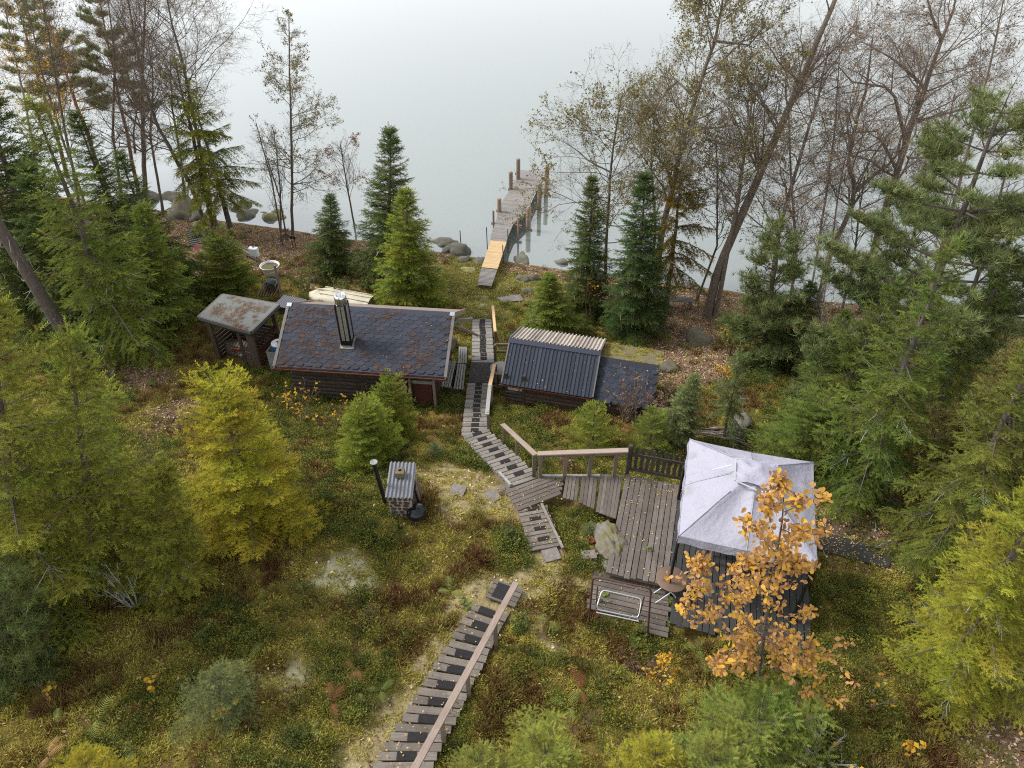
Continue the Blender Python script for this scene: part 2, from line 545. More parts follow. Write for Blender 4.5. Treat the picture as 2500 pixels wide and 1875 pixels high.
# stone with moss and lichen
def rock_mat(name, c1, c2, moss, mosscol=(0.16, 0.14, 0.03)):
    k = NT(name)
    w = k.co('World')
    n = k.noise(w, 4, 8, 0.7)
    sp = k.noise(w, 60, 3, 0.8)
    b = k.mix(k.ramp(n, [(0.3, 0.0), (0.7, 1.0)]), c1, c2)
    b = k.mix(k.math('MULTIPLY', k.ramp(sp, [(0.55, 0.0), (0.7, 1.0)]), 0.35), b, (0.34, 0.34, 0.31))
    sep = k.n('SeparateXYZ'); k.l(k.n('NewGeometry').outputs['Normal'], sep.inputs[0])
    up = k.ramp(sep.outputs[2], [(0.35, 0.0), (0.8, 1.0)])
    mm = k.math('MULTIPLY', k.math('MULTIPLY', up, k.ramp(k.noise(w, 4.2, 7, 0.8), [(0.44, 0.0), (0.60, 1.0)])), moss)
    k.col(k.mix(mm, b, mosscol)).rough(0.85, 0.3)
    k.bump(n, 0.7, 0.05)
    return k.m
M['rock'] = rock_mat('grey_granite', (0.085, 0.082, 0.078), (0.19, 0.182, 0.17), 0.45)
M['rock_moss'] = rock_mat('mossy_granite', (0.10, 0.092, 0.08), (0.20, 0.185, 0.165), 1.0, (0.13, 0.11, 0.025))
M['rock_yellow'] = rock_mat('yellow_mossy_stone', (0.14, 0.13, 0.10), (0.22, 0.20, 0.15), 1.0, (0.34, 0.33, 0.04))
M['slabstone'] = plain('path_slab', (0.23, 0.20, 0.185), 0.9, var=0.35, scale=12, bump=0.3)

def bark_mat(name, c1, c2, scale=(9, 9, 2.2), orange=None, lichen=0.35):
    k = NT(name)
    v = k.co('Object', scale)
    n = k.noise(v, 2.2, 6, 0.75, 0.5)
    b = k.mix(k.ramp(n, [(0.35, 0.0), (0.68, 1.0)]), c1, c2)
    w = k.co('World')
    if orange:
        sep = k.n('SeparateXYZ'); k.l(w, sep.inputs[0])
        b = k.mix(k.ramp(k.math('MULTIPLY_ADD', sep.outputs[2], 0.09, k.noise(w, 1.2, 3), clamp=True), [(0.95, 0.0), (1.0, 0.8)]), b, orange)
    b = k.mix(k.math('MULTIPLY', k.ramp(k.noise(w, 6, 5, 0.75), [(0.56, 0.0), (0.68, 1.0)]), lichen), b, (0.30, 0.31, 0.26))
    k.col(b).rough(0.9, 0.2)
    k.bump(n, 0.9, 0.03)
    return k.m
M['bark'] = bark_mat('dark_alder_bark', (0.085, 0.07, 0.06), (0.18, 0.152, 0.13))
M['bark_pale'] = bark_mat('grey_brown_bark', (0.13, 0.105, 0.085), (0.26, 0.215, 0.175))
M['bark_spruce'] = bark_mat('spruce_bark', (0.07, 0.055, 0.048), (0.16, 0.13, 0.115))
M['bark_pine'] = bark_mat('pine_bark', (0.10, 0.062, 0.042), (0.20, 0.115, 0.07), orange=(0.27, 0.12, 0.055), lichen=0.2)
M['bark_birch'] = bark_mat('birch_bark', (0.22, 0.19, 0.17), (0.46, 0.43, 0.40))
M['lichen_twig'] = bark_mat('lichen_grey_twigs', (0.22, 0.215, 0.19), (0.5, 0.5, 0.46))
M['twig'] = bark_mat('reddish_twig', (0.13, 0.095, 0.072), (0.26, 0.195, 0.15), lichen=0.15)

def needle_mat(name, tr=0.30):
    """colour comes from the object's own colour, varied shoot by shoot"""
    k = NT(name)
    oi = k.n('ObjectInfo')
    v = k.attr('v')
    w = k.co('World')
    n = k.noise(w, 1.1, 4, 0.65)
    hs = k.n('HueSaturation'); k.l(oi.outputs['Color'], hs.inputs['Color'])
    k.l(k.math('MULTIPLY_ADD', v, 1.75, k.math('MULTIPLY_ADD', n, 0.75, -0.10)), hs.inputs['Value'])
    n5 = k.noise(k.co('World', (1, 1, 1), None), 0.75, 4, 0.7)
    k.l(k.math('MULTIPLY_ADD', v, -0.025, k.math('MULTIPLY_ADD', n5, -0.16, 0.577)), hs.inputs['Hue'])
    dead = k.ramp(k.noise(k.co('Object'), 2.3, 3, 0.6), [(0.56, 0.0), (0.74, 0.6)])
    c = k.mix(dead, hs.outputs[0], (0.15, 0.095, 0.025))
    d = k.b
    k.col(c).rough(0.7, 0.06)
    t = k.n('BsdfTranslucent'); k.l(c, t.inputs[0])
    mx = k.n('MixShader'); mx.inputs[0].default_value = tr
    k.l(d.outputs[0], mx.inputs[1]); k.l(t.outputs[0], mx.inputs[2])
    k.l(mx.outputs[0], k.out.inputs['Surface'])
    return k.m
M['needle'] = needle_mat('conifer_needles')

def leaf_mat(name, stops, tr=0.4, source='v', rough=0.55):
    k = NT(name)
    f = k.attr('v') if source == 'v' else k.rnd()
    c = k.ramp(f, stops)
    w = k.co('World')
    hs = k.n('HueSaturation'); k.l(c, hs.inputs['Color'])
    k.l(k.math('MULTIPLY_ADD', k.noise(w, 2.5, 4, 0.7), 0.9, 0.55), hs.inputs['Value'])
    c = hs.outputs[0]
    k.col(c).rough(rough, 0.12)
    t = k.n('BsdfTranslucent'); k.l(c, t.inputs[0])
    mx = k.n('MixShader'); mx.inputs[0].default_value = tr
    k.l(k.b.outputs[0], mx.inputs[1]); k.l(t.outputs[0], mx.inputs[2])
    k.l(mx.outputs[0], k.out.inputs['Surface'])
    return k.m
M['leaf_olive'] = leaf_mat('olive_alder_leaves', [(0, (0.090, 0.083, 0.045)), (0.5, (0.195, 0.180, 0.068)), (1, (0.360, 0.300, 0.105))])
M['leaf_brown'] = leaf_mat('dry_brown_leaves', [(0, (0.078, 0.058, 0.046)), (0.6, (0.182, 0.124, 0.078)), (1, (0.312, 0.195, 0.104))])
M['leaf_red'] = leaf_mat('pinkish_dry_leaves', [(0, (0.18, 0.09, 0.07)), (0.6, (0.30, 0.17, 0.12)), (1, (0.40, 0.27, 0.17))])
M['leaf_yellow'] = leaf_mat('yellow_leaves', [(0, (0.50, 0.22, 0.03)), (0.5, (0.66, 0.38, 0.03)), (1, (0.70, 0.52, 0.08))])
M['leaf_green'] = leaf_mat('green_leaves', [(0, (0.05, 0.09, 0.025)), (0.5, (0.11, 0.16, 0.04)), (1, (0.26, 0.30, 0.07))])
M['leaf_mixed'] = leaf_mat('turning_leaves', [(0, (0.07, 0.11, 0.03)), (0.5, (0.20, 0.21, 0.05)), (0.8, (0.5, 0.36, 0.05)), (1, (0.6, 0.42, 0.05))])
M['oak'] = leaf_mat('orange_oak_leaf', [(0, (0.34, 0.17, 0.07)), (0.4, (0.52, 0.29, 0.11)), (0.75, (0.60, 0.32, 0.05)), (1, (0.66, 0.42, 0.04))], 0.3, 'rnd')
M['oak_v'] = leaf_mat('brown_oak_leaf', [(0, (0.28, 0.15, 0.075)), (0.4, (0.48, 0.28, 0.12)), (0.8, (0.58, 0.32, 0.06)), (1, (0.62, 0.40, 0.04))], 0.3)
# ground cover, coloured per plant
M['bilberry'] = leaf_mat('bilberry_leaves', [(0, (0.051, 0.076, 0.021)), (0.45, (0.108, 0.140, 0.029)), (0.8, (0.203, 0.201, 0.037)), (1, (0.27, 0.25, 0.045))], 0.3, 'rnd')
M['heather'] = leaf_mat('heather_twigs', [(0, (0.112, 0.044, 0.025)), (0.4, (0.188, 0.106, 0.044)), (0.75, (0.237, 0.188, 0.056)), (1, (0.300, 0.263, 0.075))], 0.2, 'rnd')
M['moss'] = leaf_mat('feather_moss', [(0, (0.195, 0.166, 0.039)), (0.5, (0.351, 0.302, 0.058)), (1, (0.546, 0.488, 0.117))], 0.2, 'rnd')
M['grass'] = leaf_mat('lawn_grass', [(0, (0.208, 0.233, 0.062)), (0.5, (0.320, 0.327, 0.093)), (1, (0.480, 0.451, 0.155))], 0.3, 'rnd')
M['litter'] = leaf_mat('fallen_leaf', [(0, (0.121, 0.068, 0.041)), (0.5, (0.257, 0.155, 0.095)), (0.78, (0.486, 0.351, 0.243)), (0.9, (0.702, 0.621, 0.540)), (1, (0.800, 0.513, 0.068))], 0.15, 'rnd')
M['leafy'] = leaf_mat('yellow_fallen_leaf', [(0, (0.42, 0.20, 0.07)), (0.5, (0.55, 0.42, 0.22)), (0.8, (0.60, 0.38, 0.04)), (1, (0.66, 0.60, 0.40))], 0.15, 'rnd')
M['fern_g'] = leaf_mat('yellow_green_fern', [(0, (0.119, 0.170, 0.043)), (1, (0.289, 0.323, 0.085))], 0.35, 'rnd')
M['fern_b'] = leaf_mat('brown_fern', [(0, (0.20, 0.085, 0.035)), (1, (0.40, 0.24, 0.10))], 0.3, 'rnd')
M['needlelitter'] = leaf_mat('orange_needle_litter', [(0, (0.09, 0.04, 0.02)), (0.6, (0.18, 0.08, 0.032)), (1, (0.34, 0.18, 0.06))], 0.1, 'rnd')

# the ground: moss, litter, soil, lichen, trodden path, lawn (weights stored on the sheet)
k = NT('forest_floor')
w = k.co('World')
n1 = k.noise(w, 0.9, 6, 0.7); n2 = k.noise(w, 4.5, 6, 0.75); n3 = k.noise(w, 22, 5, 0.8); n4 = k.noise(w, 1.7, 5, 0.7, 0.5)
moss = k.ramp(n3, [(0.3, (0.127, 0.107, 0.022)), (0.55, (0.241, 0.198, 0.037)), (0.75, (0.380, 0.316, 0.076))])
soil = k.ramp(n3, [(0.3, (0.057, 0.038, 0.022)), (0.6, (0.161, 0.104, 0.054)), (0.8, (0.287, 0.203, 0.119))])
c = k.mix(k.ramp(n2, [(0.42, 0.0), (0.58, 1.0)]), moss, soil)
pale = k.ramp(n3, [(0.3, (0.276, 0.226, 0.108)), (0.6, (0.460, 0.390, 0.227)), (0.8, (0.598, 0.531, 0.356))])
c = k.mix(k.math('MULTIPLY', k.attr('path'), k.ramp(n2, [(0.35, 1.0), (0.62, 0.35)])), c, pale)
lit = k.ramp(n3, [(0.3, (0.103, 0.066, 0.043)), (0.55, (0.241, 0.158, 0.103)), (0.75, (0.425, 0.305, 0.205))])
c = k.mix(k.attr('litter'), c, lit)
lawn = k.ramp(n3, [(0.3, (0.138, 0.130, 0.035)), (0.55, (0.253, 0.237, 0.076)), (0.75, (0.391, 0.350, 0.151))])
c = k.mix(k.attr('lawn'), c, lawn)
lich = k.ramp(n3, [(0.3, (0.299, 0.294, 0.184)), (0.6, (0.460, 0.452, 0.302)), (0.8, (0.575, 0.565, 0.410))])
c = k.mix(k.math('MULTIPLY', k.attr('lichen'), k.ramp(n2, [(0.35, 0.0), (0.5, 1.0)])), c, lich)
k.col(c).rough(0.95, 0.05)
k.bump(k.math('ADD', n2, k.math('MULTIPLY', n3, 0.5)), 0.9, 0.08)
M['ground'] = k.m

k = NT('lake_water')
w = k.co('World', (1, 0.5, 1))
k.col((0.135, 0.165, 0.155)).rough(0.04)
k.b.inputs['IOR'].default_value = 3.0
k.b.inputs['Specular IOR Level'].default_value = 0.5
k.bump(k.noise(w, 1.6, 3, 0.5), 0.03, 0.02)
M['water'] = k.m

# canopy cloth: pale lavender, streaked with grime
k = NT('white_canopy_cloth')
ob = k.co('Object')
streak = k.noise(k.co('Object', (2.2, 2.2, 1)), 2.0, 6, 0.75, 1.2)
b = k.mix(k.ramp(streak, [(0.56, 0.0), (0.78, 0.55)]), (0.40, 0.395, 0.475), (0.23, 0.215, 0.21))
b = k.mix(k.math('MULTIPLY', k.attr('v'), k.ramp(k.noise(ob, 9, 5, 0.8), [(0.4, 0.2), (0.65, 1.0)])), b, (0.24, 0.21, 0.19))
k.col(b).rough(0.55, 0.3)
k.bump(k.math('ADD', 0.0, k.math('MULTIPLY', k.noise(k.co('Object', (3, 3, 3)), 2.0, 3, 0.5, 1.0), 5.0)), 0.18, 0.05)
t = k.n('BsdfTranslucent'); k.l(b, t.inputs[0])
mx = k.n('MixShader'); mx.inputs[0].default_value = 0.2
k.l(k.b.outputs[0], mx.inputs[1]); k.l(t.outputs[0], mx.inputs[2]); k.l(mx.outputs[0], k.out.inputs['Surface'])
M['cloth'] = k.m

# ------------------------------------------------------------------ the setting: ground, lake
def dist_poly(X, Y, pts):
    d = np.full(np.shape(X), 1e9)
    for (ax, ay), (bx, by) in zip(pts[:-1], pts[1:]):
        vx, vy = bx - ax, by - ay
        t = np.clip(((X - ax) * vx + (Y - ay) * vy) / (vx * vx + vy * vy + 1e-9), 0, 1)
        d = np.minimum(d, np.hypot(X - ax - t * vx, Y - ay - t * vy))
    return d

def gp(*px):
    return [tuple(g(*p)[:2]) for p in px]

PATH_LINES = [(gp((1080, 1160), (1180, 1190), (1240, 1240)), 0.75), (gp((1090, 1180), (1110, 1250)), 0.5),
              (gp((1340, 1340), (1330, 1390), (1290, 1430), (1240, 1470), (1130, 1540), (1060, 1600), (1000, 1690), (930, 1790), (860, 1875)), 0.4),
              (gp((1300, 1400), (1420, 1430)), 0.3), (gp((1330, 1400), (1180, 1440), (1120, 1480)), 0.35),
              (gp((1310, 1500), (1345, 1580)), 0.22)]
LICHEN_SPOTS = [(g(850, 1395), 0.7), (g(800, 1420), 0.4), (g(900, 1420), 0.35), (g(715, 1650), 0.2)]
LAWN_LINES = [(gp((1150, 640), (1190, 700), (1170, 760), (1185, 790)), 1.3), (gp((1100, 660), (1090, 720)), 0.9), (gp((1250, 690), (1330, 700)), 1.2)]
LITTER_LINES = [(gp((420, 560), (560, 600), (700, 600)), 2.6), (gp((480, 660), (600, 640)), 1.6), (gp((1680, 790), (1640, 900), (1700, 870)), 1.9),
                (gp((1300, 660), (1350, 665)), 0.8), (gp((2180, 1330), (2100, 1290), (2010, 1290)), 0.8), (gp((2480, 1780), (2480, 1860)), 1.1),
                (gp((280, 890), (350, 930)), 1.0), (gp((1540, 800), (1700, 730)), 1.5), (gp((370, 1060), (440, 1000)), 0.7)]

def masks(X, Y):
    wob = (fbm(X * 1.3, Y * 1.3, 31) - 0.47) * 0.9
    path = np.zeros(np.shape(X)); lawn = np.zeros(np.shape(X)); lit = np.zeros(np.shape(X)); lich = np.zeros(np.shape(X))
    for pts, r in PATH_LINES:
        path = np.maximum(path, np.clip((r - dist_poly(X, Y, pts) + wob * 0.5) / 0.3 + 0.5, 0, 1))
    for pts, r in LAWN_LINES:
        lawn = np.maximum(lawn, np.clip((r - dist_poly(X, Y, pts) + wob) / 0.6 + 0.5, 0, 1))
    for pts, r in LITTER_LINES:
        lit = np.maximum(lit, np.clip((r - dist_poly(X, Y, pts) + wob * 1.6) / 1.0 + 0.5, 0, 1))
    h = height(X, Y)
    lit = np.maximum(lit, np.clip((1.2 - h) / 0.5, 0, 1))
    lit = lit * (1 - lawn)
    for p, r in LICHEN_SPOTS:
        lich = np.maximum(lich, np.clip((r - np.hypot(X - p[0], Y - p[1]) + wob * 0.8) / 0.35 + 0.5, 0, 1))
    return path, lawn, lit, lich

xs = np.concatenate([[-1500, -800, -400, -200, -120, -80, -60, -48], np.arange(-40, -26, 0.8), np.arange(-26, 20, 0.24), np.arange(20, 36, 0.8), [40, 48, 60, 80, 120, 200, 400, 800, 1500]])
ys = np.concatenate([[-290, -150, -80, -40, -20, -8, -2], np.arange(1, 5, 0.5), np.arange(5, 44, 0.24), np.arange(44, 60, 0.8), [64, 80, 120, 200, 400, 800, 1500]])
GX, GY = np.meshgrid(xs, ys)
GZ = height(GX, GY)
nx, ny = len(xs), len(ys)
ii = (np.arange(ny - 1)[:, None] * nx + np.arange(nx - 1)[None]).ravel()
me = mesh_np('ground', np.stack([GX, GY, GZ], -1).reshape(-1, 3), quads=np.stack([ii, ii + 1, ii + nx + 1, ii + nx], -1), mats=[M['ground']], smooth=True)
for nm, arr in zip(('path', 'lawn', 'litter', 'lichen'), masks(GX, GY)):
    a = me.attributes.new(nm, 'FLOAT', 'POINT')
    a.data.foreach_set('value', arr.astype(np.float32).ravel())
ground = place(me, 'ground')
ground['kind'] = 'structure'
ground['label'] = 'mossy forest slope running down to the lake shore'

me = mesh_np('lake', [(-1500, 30, 0), (1500, 30, 0), (1500, 1500, 0), (-1500, 1500, 0)], quads=[(0, 1, 2, 3)], mats=[M['water']])
lake = place(me, 'lake')
lake['kind'] = 'structure'
lake['label'] = 'calm pale lake fading into fog'


# ------------------------------------------------------------------ buildings
def V3(*a): return np.array(a, float)

def log_wall(parent, O, u, L, z0, z1, mat, h=0.16, t=0.12, out=None, roof=None, name='wall_log', gap=None):
    """horizontal logs from O along u; roof(s) gives the top limit at distance s"""
    n = int((z1 - z0 - h * .1) / h)
    u = np.array(u, float); out = np.array(out, float)
    for i in range(n):
        za = z0 + i * h
        zc = za + h / 2
        a, c = 0.0, L
        if roof is not None:
            ss = [s for s in np.linspace(0, L, 60) if roof(s) >= za + h]
            if not ss: break
            a, c = min(ss), max(ss)
        segs = [(a, c)]
        if gap and gap[2] <= zc <= gap[3]:
            segs = [(a, gap[0]), (gap[1], c)]
        for (p, q) in segs:
            if q - p < 0.15: continue
            P0 = O + u * p + V3(0, 0, zc) - V3(0, 0, O[2]); P1 = O + u * q + V3(0, 0, zc) - V3(0, 0, O[2])
            ln = q - p
            key = ('log', mat.name, round(ln, 1), h, t)
            if key not in _unit:
                bb = B(); k8 = 8; Lq = max(.1, round(ln, 1))
                vs = []
                for x in (-Lq / 2, Lq / 2):
                    for j in range(k8):
                        an = 2 * PI * (j + .5) / k8
                        vs.append((x, math.copysign(min(abs(math.cos(an)) * t * .56, t * .5), math.cos(an)), math.sin(an) * h * .52))
                bb.add(vs, [tuple(range(k8))[::-1], tuple(range(k8, 2 * k8))] + [(j, (j + 1) % k8, (j + 1) % k8 + k8, j + k8) for j in range(k8)])
                _unit[key] = bb.mesh('wall_log', mat)
            m = frame((P0 + P1) / 2, u, z=(0, 0, 1)) @ Matrix.Diagonal((ln / max(.1, round(ln, 1)), 1, 1, 1))
            place(_unit[key], name, parent, m)

def hex_tab_mesh(w, h, mat):
    b = B()
    t = 0.016
    top = [(-w / 2, h * .62), (-w / 2, -h * .12), (-w * .26, -h * .5), (w * .26, -h * .5), (w / 2, -h * .12), (w / 2, h * .62)]
    vs = [(x, y, 0.004 + t * (0.62 - y / h) ) for x, y in top] + [(x, y, 0.0) for x, y in top]
    n = len(top)
    b.add(vs, [tuple(range(n))[::-1]] + [(i, (i + 1) % n, (i + 1) % n + n, i + n) for i in range(n)])
    b.f = [f[::-1] for f in b.f]
    return b.mesh('shingle', mat)

def hex_roof(parent, O, u, dn, L, D, w, h, mat, n_max=300):
    """hexagonal tabs over a slope: O upper corner, u along the ridge, dn down the slope"""
    u = np.array(u, float); dn = np.array(dn, float)
    nrm = np.cross(dn, u); nrm = nrm / np.linalg.norm(nrm)
    if nrm[2] < 0: nrm = -nrm
    rows = int(D / h); cols = int(round(L / w))
    w2 = L / cols
    me = hex_tab_mesh(w2 * 0.985, h * 1.5, mat)
    cnt = 0
    for r in range(rows):
        for c in range(cols + (r % 2)):
            x = (c + (0.5 if r % 2 == 0 else 0.0)) * w2
            if x < w2 * .45 or x > L - w2 * .45: continue
            if cnt >= n_max: return
            p = O + u * x + dn * (h * (r + 0.75)) + nrm * 0.012
            m = frame(p, u, z=Vector(nrm) + Vector(u) * random.uniform(-.01, .01))
            place(me, 'shingle', parent, m)
            cnt += 1

# ---- sauna cabin
A = at(708, 742, 6.05); A2 = at(1105, 765, 6.05)
su = A2 - A; sL = np.linalg.norm(su); su /= sL
sv = np.array([su[1], -su[0], 0.0])            # towards the viewer
if sv[1] > 0: sv = -sv
RUNF, DROPF, RUNB, DROPB = 2.12, 1.17, 2.15, 1.25
sauna = thing('sauna_cabin', 'log sauna cabin with dark shingle roof strewn with rusty needles and a steel chimney', 'cabin', A + su * sL / 2 - V3(0, 0, 6.05 - hz(*(A + su * sL / 2)[:2])))
roof = B().slab([A, A2, A2 + sv * RUNF - V3(0, 0, DROPF), A + sv * RUNF - V3(0, 0, DROPF)], (0, 0, -0.07)).build('front_roof', M['shingle'], sauna)
dnF = (sv * RUNF - V3(0, 0, DROPF)); DF = np.linalg.norm(dnF); dnF /= DF
hex_roof(roof, A + V3(0, 0, 0), su, dnF, sL, DF, 0.325, 0.152, M['shingle'])
dnB = (-sv * RUNB - V3(0, 0, DROPB)); DB = np.linalg.norm(dnB); dnB /= DB
back = B().slab([A2, A, A + dnB * DB, A2 + dnB * DB], (0, 0, -0.07)).build('back_roof', M['felt_back'], sauna)
nF = np.cross(su, -dnF); nF = nF if nF[2] > 0 else -nF
B().beam(A - su * .02 + nF * .02 + dnF * .04, A2 + su * .02 + nF * .02 + dnF * .04, .16, .012, up=nF).build('ridge_cap', M['shingle_clean'], roof)
for s, P in ((-1, A), (1, A2)):
    e = su * s * 0.05
    B().beam(P + e + nF * .022, P + e + dnF * DF + nF * .022, .10, .03, up=nF).build('verge_trim', M['trim'], sauna)
    B().beam(P + e - V3(0, 0, .1), P + e + dnF * DF - V3(0, 0, .1), .03, .16, up=nF).build('barge_board', M['rail'], sauna)
    nB = np.cross(su, dnB); nB = nB if nB[2] > 0 else -nB
    B().beam(P + e - V3(0, 0, .05), P + e + dnB * DB - V3(0, 0, .05), .05, .18, up=nB).build('barge_board', M['rail'], sauna)
    B().obox(P + su * s * .0 + dnF * .05 + nF * .045, su * .085, dnF * .07, nF * .01).build('ridge_end_cap', M['zinc_cap'], sauna)
EF = A + dnF * DF; EF2 = A2 + dnF * DF
b = B()
gp_ = [(-.055, 0), (-.05, -.05), (-.02, -.075), (.02, -.075), (.05, -.05), (.055, 0), (.045, 0), (.04, -.045), (-.04, -.045), (-.045, 0)]
for Q, Q2 in ((EF, EF2),):
    vs = [q + sv * (a + .05) + V3(0, 0, z - .03) for q in (Q - su * .1, Q2 + su * .1) for (a, z) in gp_]
    n = len(gp_)
    b.add(vs, [(i, (i + 1) % n, (i + 1) % n + n, i + n) for i in range(n)])
b.build('gutter', M['gutter'], sauna)
# walls
ov = 0.42
W0 = A + su * .30 + sv * (RUNF - ov); W1 = A2 - su * .55 + sv * (RUNF - ov)
wl = np.linalg.norm(W1 - W0)
zb = hz(*((W0 + W1) / 2)[:2]) - 0.15
zt = 6.05 - DROPF * (RUNF - ov) / RUNF - .06
W0[2] = W1[2] = zb
log_wall(sauna, W0, su, wl, zb, zt, M['log'], 0.165, out=sv, gap=(4.35, 5.0, zb + .35, zb + 1.15))
BW = W0 - sv * (RUNF + RUNB - ov * 2)
log_wall(sauna, BW, su, wl, zb - .7, 6.05 - DROPB * (RUNB - ov) / RUNB - .06, M['log'], 0.165, out=-sv)
span = RUNF + RUNB - ov * 2
def rf(s):
    d = s - (RUNF - ov)
    return 6.05 - .08 - (DROPF / RUNF * -d if d < 0 else DROPB / RUNB * d)
for P in (W0, W1):
    log_wall(sauna, P, -sv, span, zb - .6, 6.0, M['log'], 0.165, out=su, roof=rf)
# red-brown shutter and posts near the right end of the front wall
c0 = W0 + su * 4.68 + sv * .06
B().obox(c0 + V3(0, 0, .75), su * .33, sv * .02, V3(0, 0, .42)).build('shutter', M['red_board'], sauna)
B().beam(c0 - su * .36 + sv * .02 + V3(0, 0, 1.26), c0 + su * .36 + sv * .02 + V3(0, 0, 1.26), .05, .13).build('window_head', M['bench'], sauna)
for du in (-.42, -.62, .42):
    B().beam(c0 + su * du + sv * .07, c0 + su * du + sv * .07 + V3(0, 0, 1.45), .08, .09, up=sv).build('wall_post', M['post'], sauna)
B().tube([c0 - su * .72 + sv * .1 + V3(0, 0, -.1), c0 - su * .70 + sv * .1 + V3(0, 0, 1.5)], .035).build('downpipe', M['steel_panel'], sauna)
# porch roof bracket and side board on the right gable
gz = 4.6
B().beam(A2 + dnB * .7 - su * .05 - V3(0, 0, .35), A2 + dnB * 1.3 + su * .5 - V3(0, 0, .3), .06, .10).build('bracket', M['bench'], sauna)
B().beam(A2 + dnB * 1.2 - su * .25 - V3(0, 0, .55), A2 + dnB * 1.9 + su * .6 - V3(0, 0, 1.1), .08, .08).build('bracket', M['rail'], sauna)
dr = W1 - sv * .35 + su * .07
B().obox(dr + V3(0, 0, 1.0), su * .025, sv * .38, V3(0, 0, .85)).build('door', M['red_board'], sauna)
# chimney: square steel sheath with polished round outlet
p = atY(850, 838, 20.3)
d = (p - A); s_ = d @ su; t_ = d @ dnF
cb = A + su * s_ + dnF * ((p - A) @ sv / (dnF @ sv))
ch = bpy.data.objects.new('chimney', None); link(ch, sauna, Matrix.Translation(Vector(cb)))
ch.empty_display_size = .2
B().obox(cb + V3(0, 0, .0) + nF * .03, su * .24, dnF * .24, nF * .015).build('flashing', M['steel_panel'], ch)
for i, (sx, sy) in enumerate(((1, 0), (-1, 0), (0, 1), (0, -1))):
    c_ = cb + V3(0, 0, .83) + su * sx * .165 + sv * sy * .165
    B().obox(c_, (sv if sx else su) * .14, (su if sx else sv) * .008, V3(0, 0, .80)).build('cladding_panel', M['steel'], ch)
b = B()
for sx in (-1, 1):
    for sy in (-1, 1):
        b.box(*(0,) * 0) if False else None
        b.obox(cb + V3(0, 0, .83) + su * sx * .165 + sv * sy * .165, su * .026, sv * .026, V3(0, 0, .82))
for sg in (-1, 1):
    b.obox(cb + V3(0, 0, .83) + sv * .175, su * .012, sv * .006, V3(0, 0, .80))
b.obox(cb + V3(0, 0, .12), su * .18, sv * .18, V3(0, 0, .09))
b.build('frame', M['blackmetal'], ch)
B().lathe(cb + V3(0, 0, 1.60), [(.0, .06), (.13, .06), (.15, .3), (.16, .3), (.19, .0), (.2, .0), (.2, .33), (.165, .36), (.13, .33), (.12, .10), (.0, .09)], 24).build('outlet', M['polished'], ch)

# ---- hut with blue metal roof (right), and its lower annex
def gable_frame(l, r, z):
    a = at(*l, z); c = at(*r, z)
    u = c - a; L = np.linalg.norm(u); u /= L
    v = np.array([u[1], -u[0], 0.0]); v = v if v[1] < 0 else -v
    return a, c, u, L, v
H1, H2, hu, hL, hv = gable_frame((1247, 826), (1465, 858), 5.15)
hut = thing('log_hut', 'dark log hut under a ribbed blue metal roof with pale rear slope', 'hut', (H1 + H2) / 2 * [1, 1, 0] + V3(0, 0, hz(*((H1 + H2) / 2)[:2])))
RF, DRF, RB, DRB = 1.22, 1.08, 1.60, 0.62
dF = hv * RF - V3(0, 0, DRF); lF = np.linalg.norm(dF); dF /= lF
dB = -hv * RB - V3(0, 0, DRB); lB = np.linalg.norm(dB); dB /= lB
nHF = np.cross(hu, -dF); nHF = nHF if nHF[2] > 0 else -nHF
nHB = np.cross(hu, dB); nHB = nHB if nHB[2] > 0 else -nHB
def ribbed(parent, O, u, L, dn, D, nrm, n, mat, name, rib=.035):
    w = L / n
    b = B()
    prof = [(0, 0), (w - .05, 0), (w - .04, rib), (w - .01, rib), (w, 0)]
    x_ = Vector(dn); m0 = frame((0, 0, 0), dn, z=nrm)
    ay = np.array(m0.col[1][:3])
    sgn = 1 if ay @ u > 0 else -1
    top = [(x, sgn * y, z) for x in (0, D) for (y, z) in prof]
    bot = [(x, y, z - .012) for x, y, z in top]
    k_ = len(prof)
    fs = []
    for i in range(k_ - 1):
        fs.append((i, i + 1, i + 1 + k_, i + k_)); fs.append((i + 2 * k_, i + 3 * k_, i + 1 + 3 * k_, i + 1 + 2 * k_))
    if sgn > 0: fs = [f[::-1] for f in fs]
    b.add(top + bot, fs)
    me = b.mesh(name, mat)
    for i in range(n):
        place(me, name, parent, frame(O + u * (w * i), dn, z=nrm))
fr = B().slab([H1, H2, H2 + dF * lF, H1 + dF * lF], (0, 0, -0.05)).build('front_roof', M['blackmetal'], hut)
ribbed(fr, H1 + nHF * .014, hu, hL, dF, lF + .03, nHF, 24, M['roofmetal'], 'roof_panel')
br = B().slab([H2, H1, H1 + dB * lB, H2 + dB * lB], (0, 0, -0.05)).build('back_roof', M['blackmetal'], hut)
ribbed(br, H1 + nHB * .014, hu, hL, dB, lB, nHB, 24, M['backmetal'], 'roof_panel', .05)
B().beam(H1 - hu * .03 + nHF * .062 + dF * .08, H2 + hu * .03 + nHF * .062 + dF * .08, .17, .012, up=nHF).build('ridge_cap', M['roofmetal'], hut)
for s, P in ((-1, H1), (1, H2)):
    B().beam(P + hu * s * .02 + nHF * .03, P + hu * s * .02 + dF * lF + nHF * .03, .05, .06, up=nHF).build('verge_trim', M['trim'], hut)
    B().beam(P + hu * s * .02 + nHB * .03, P + hu * s * .02 + dB * lB + nHB * .03, .05, .06, up=nHB).build('verge_trim', M['trim'], hut)
Q, Q2 = H1 + dF * lF, H2 + dF * lF
b = B()
vs = [q + hv * (a + .03) + V3(0, 0, z - .03) for q in (Q - hu * .12, Q2 + hu * .02) for (a, z) in gp_]
n = len(gp_)
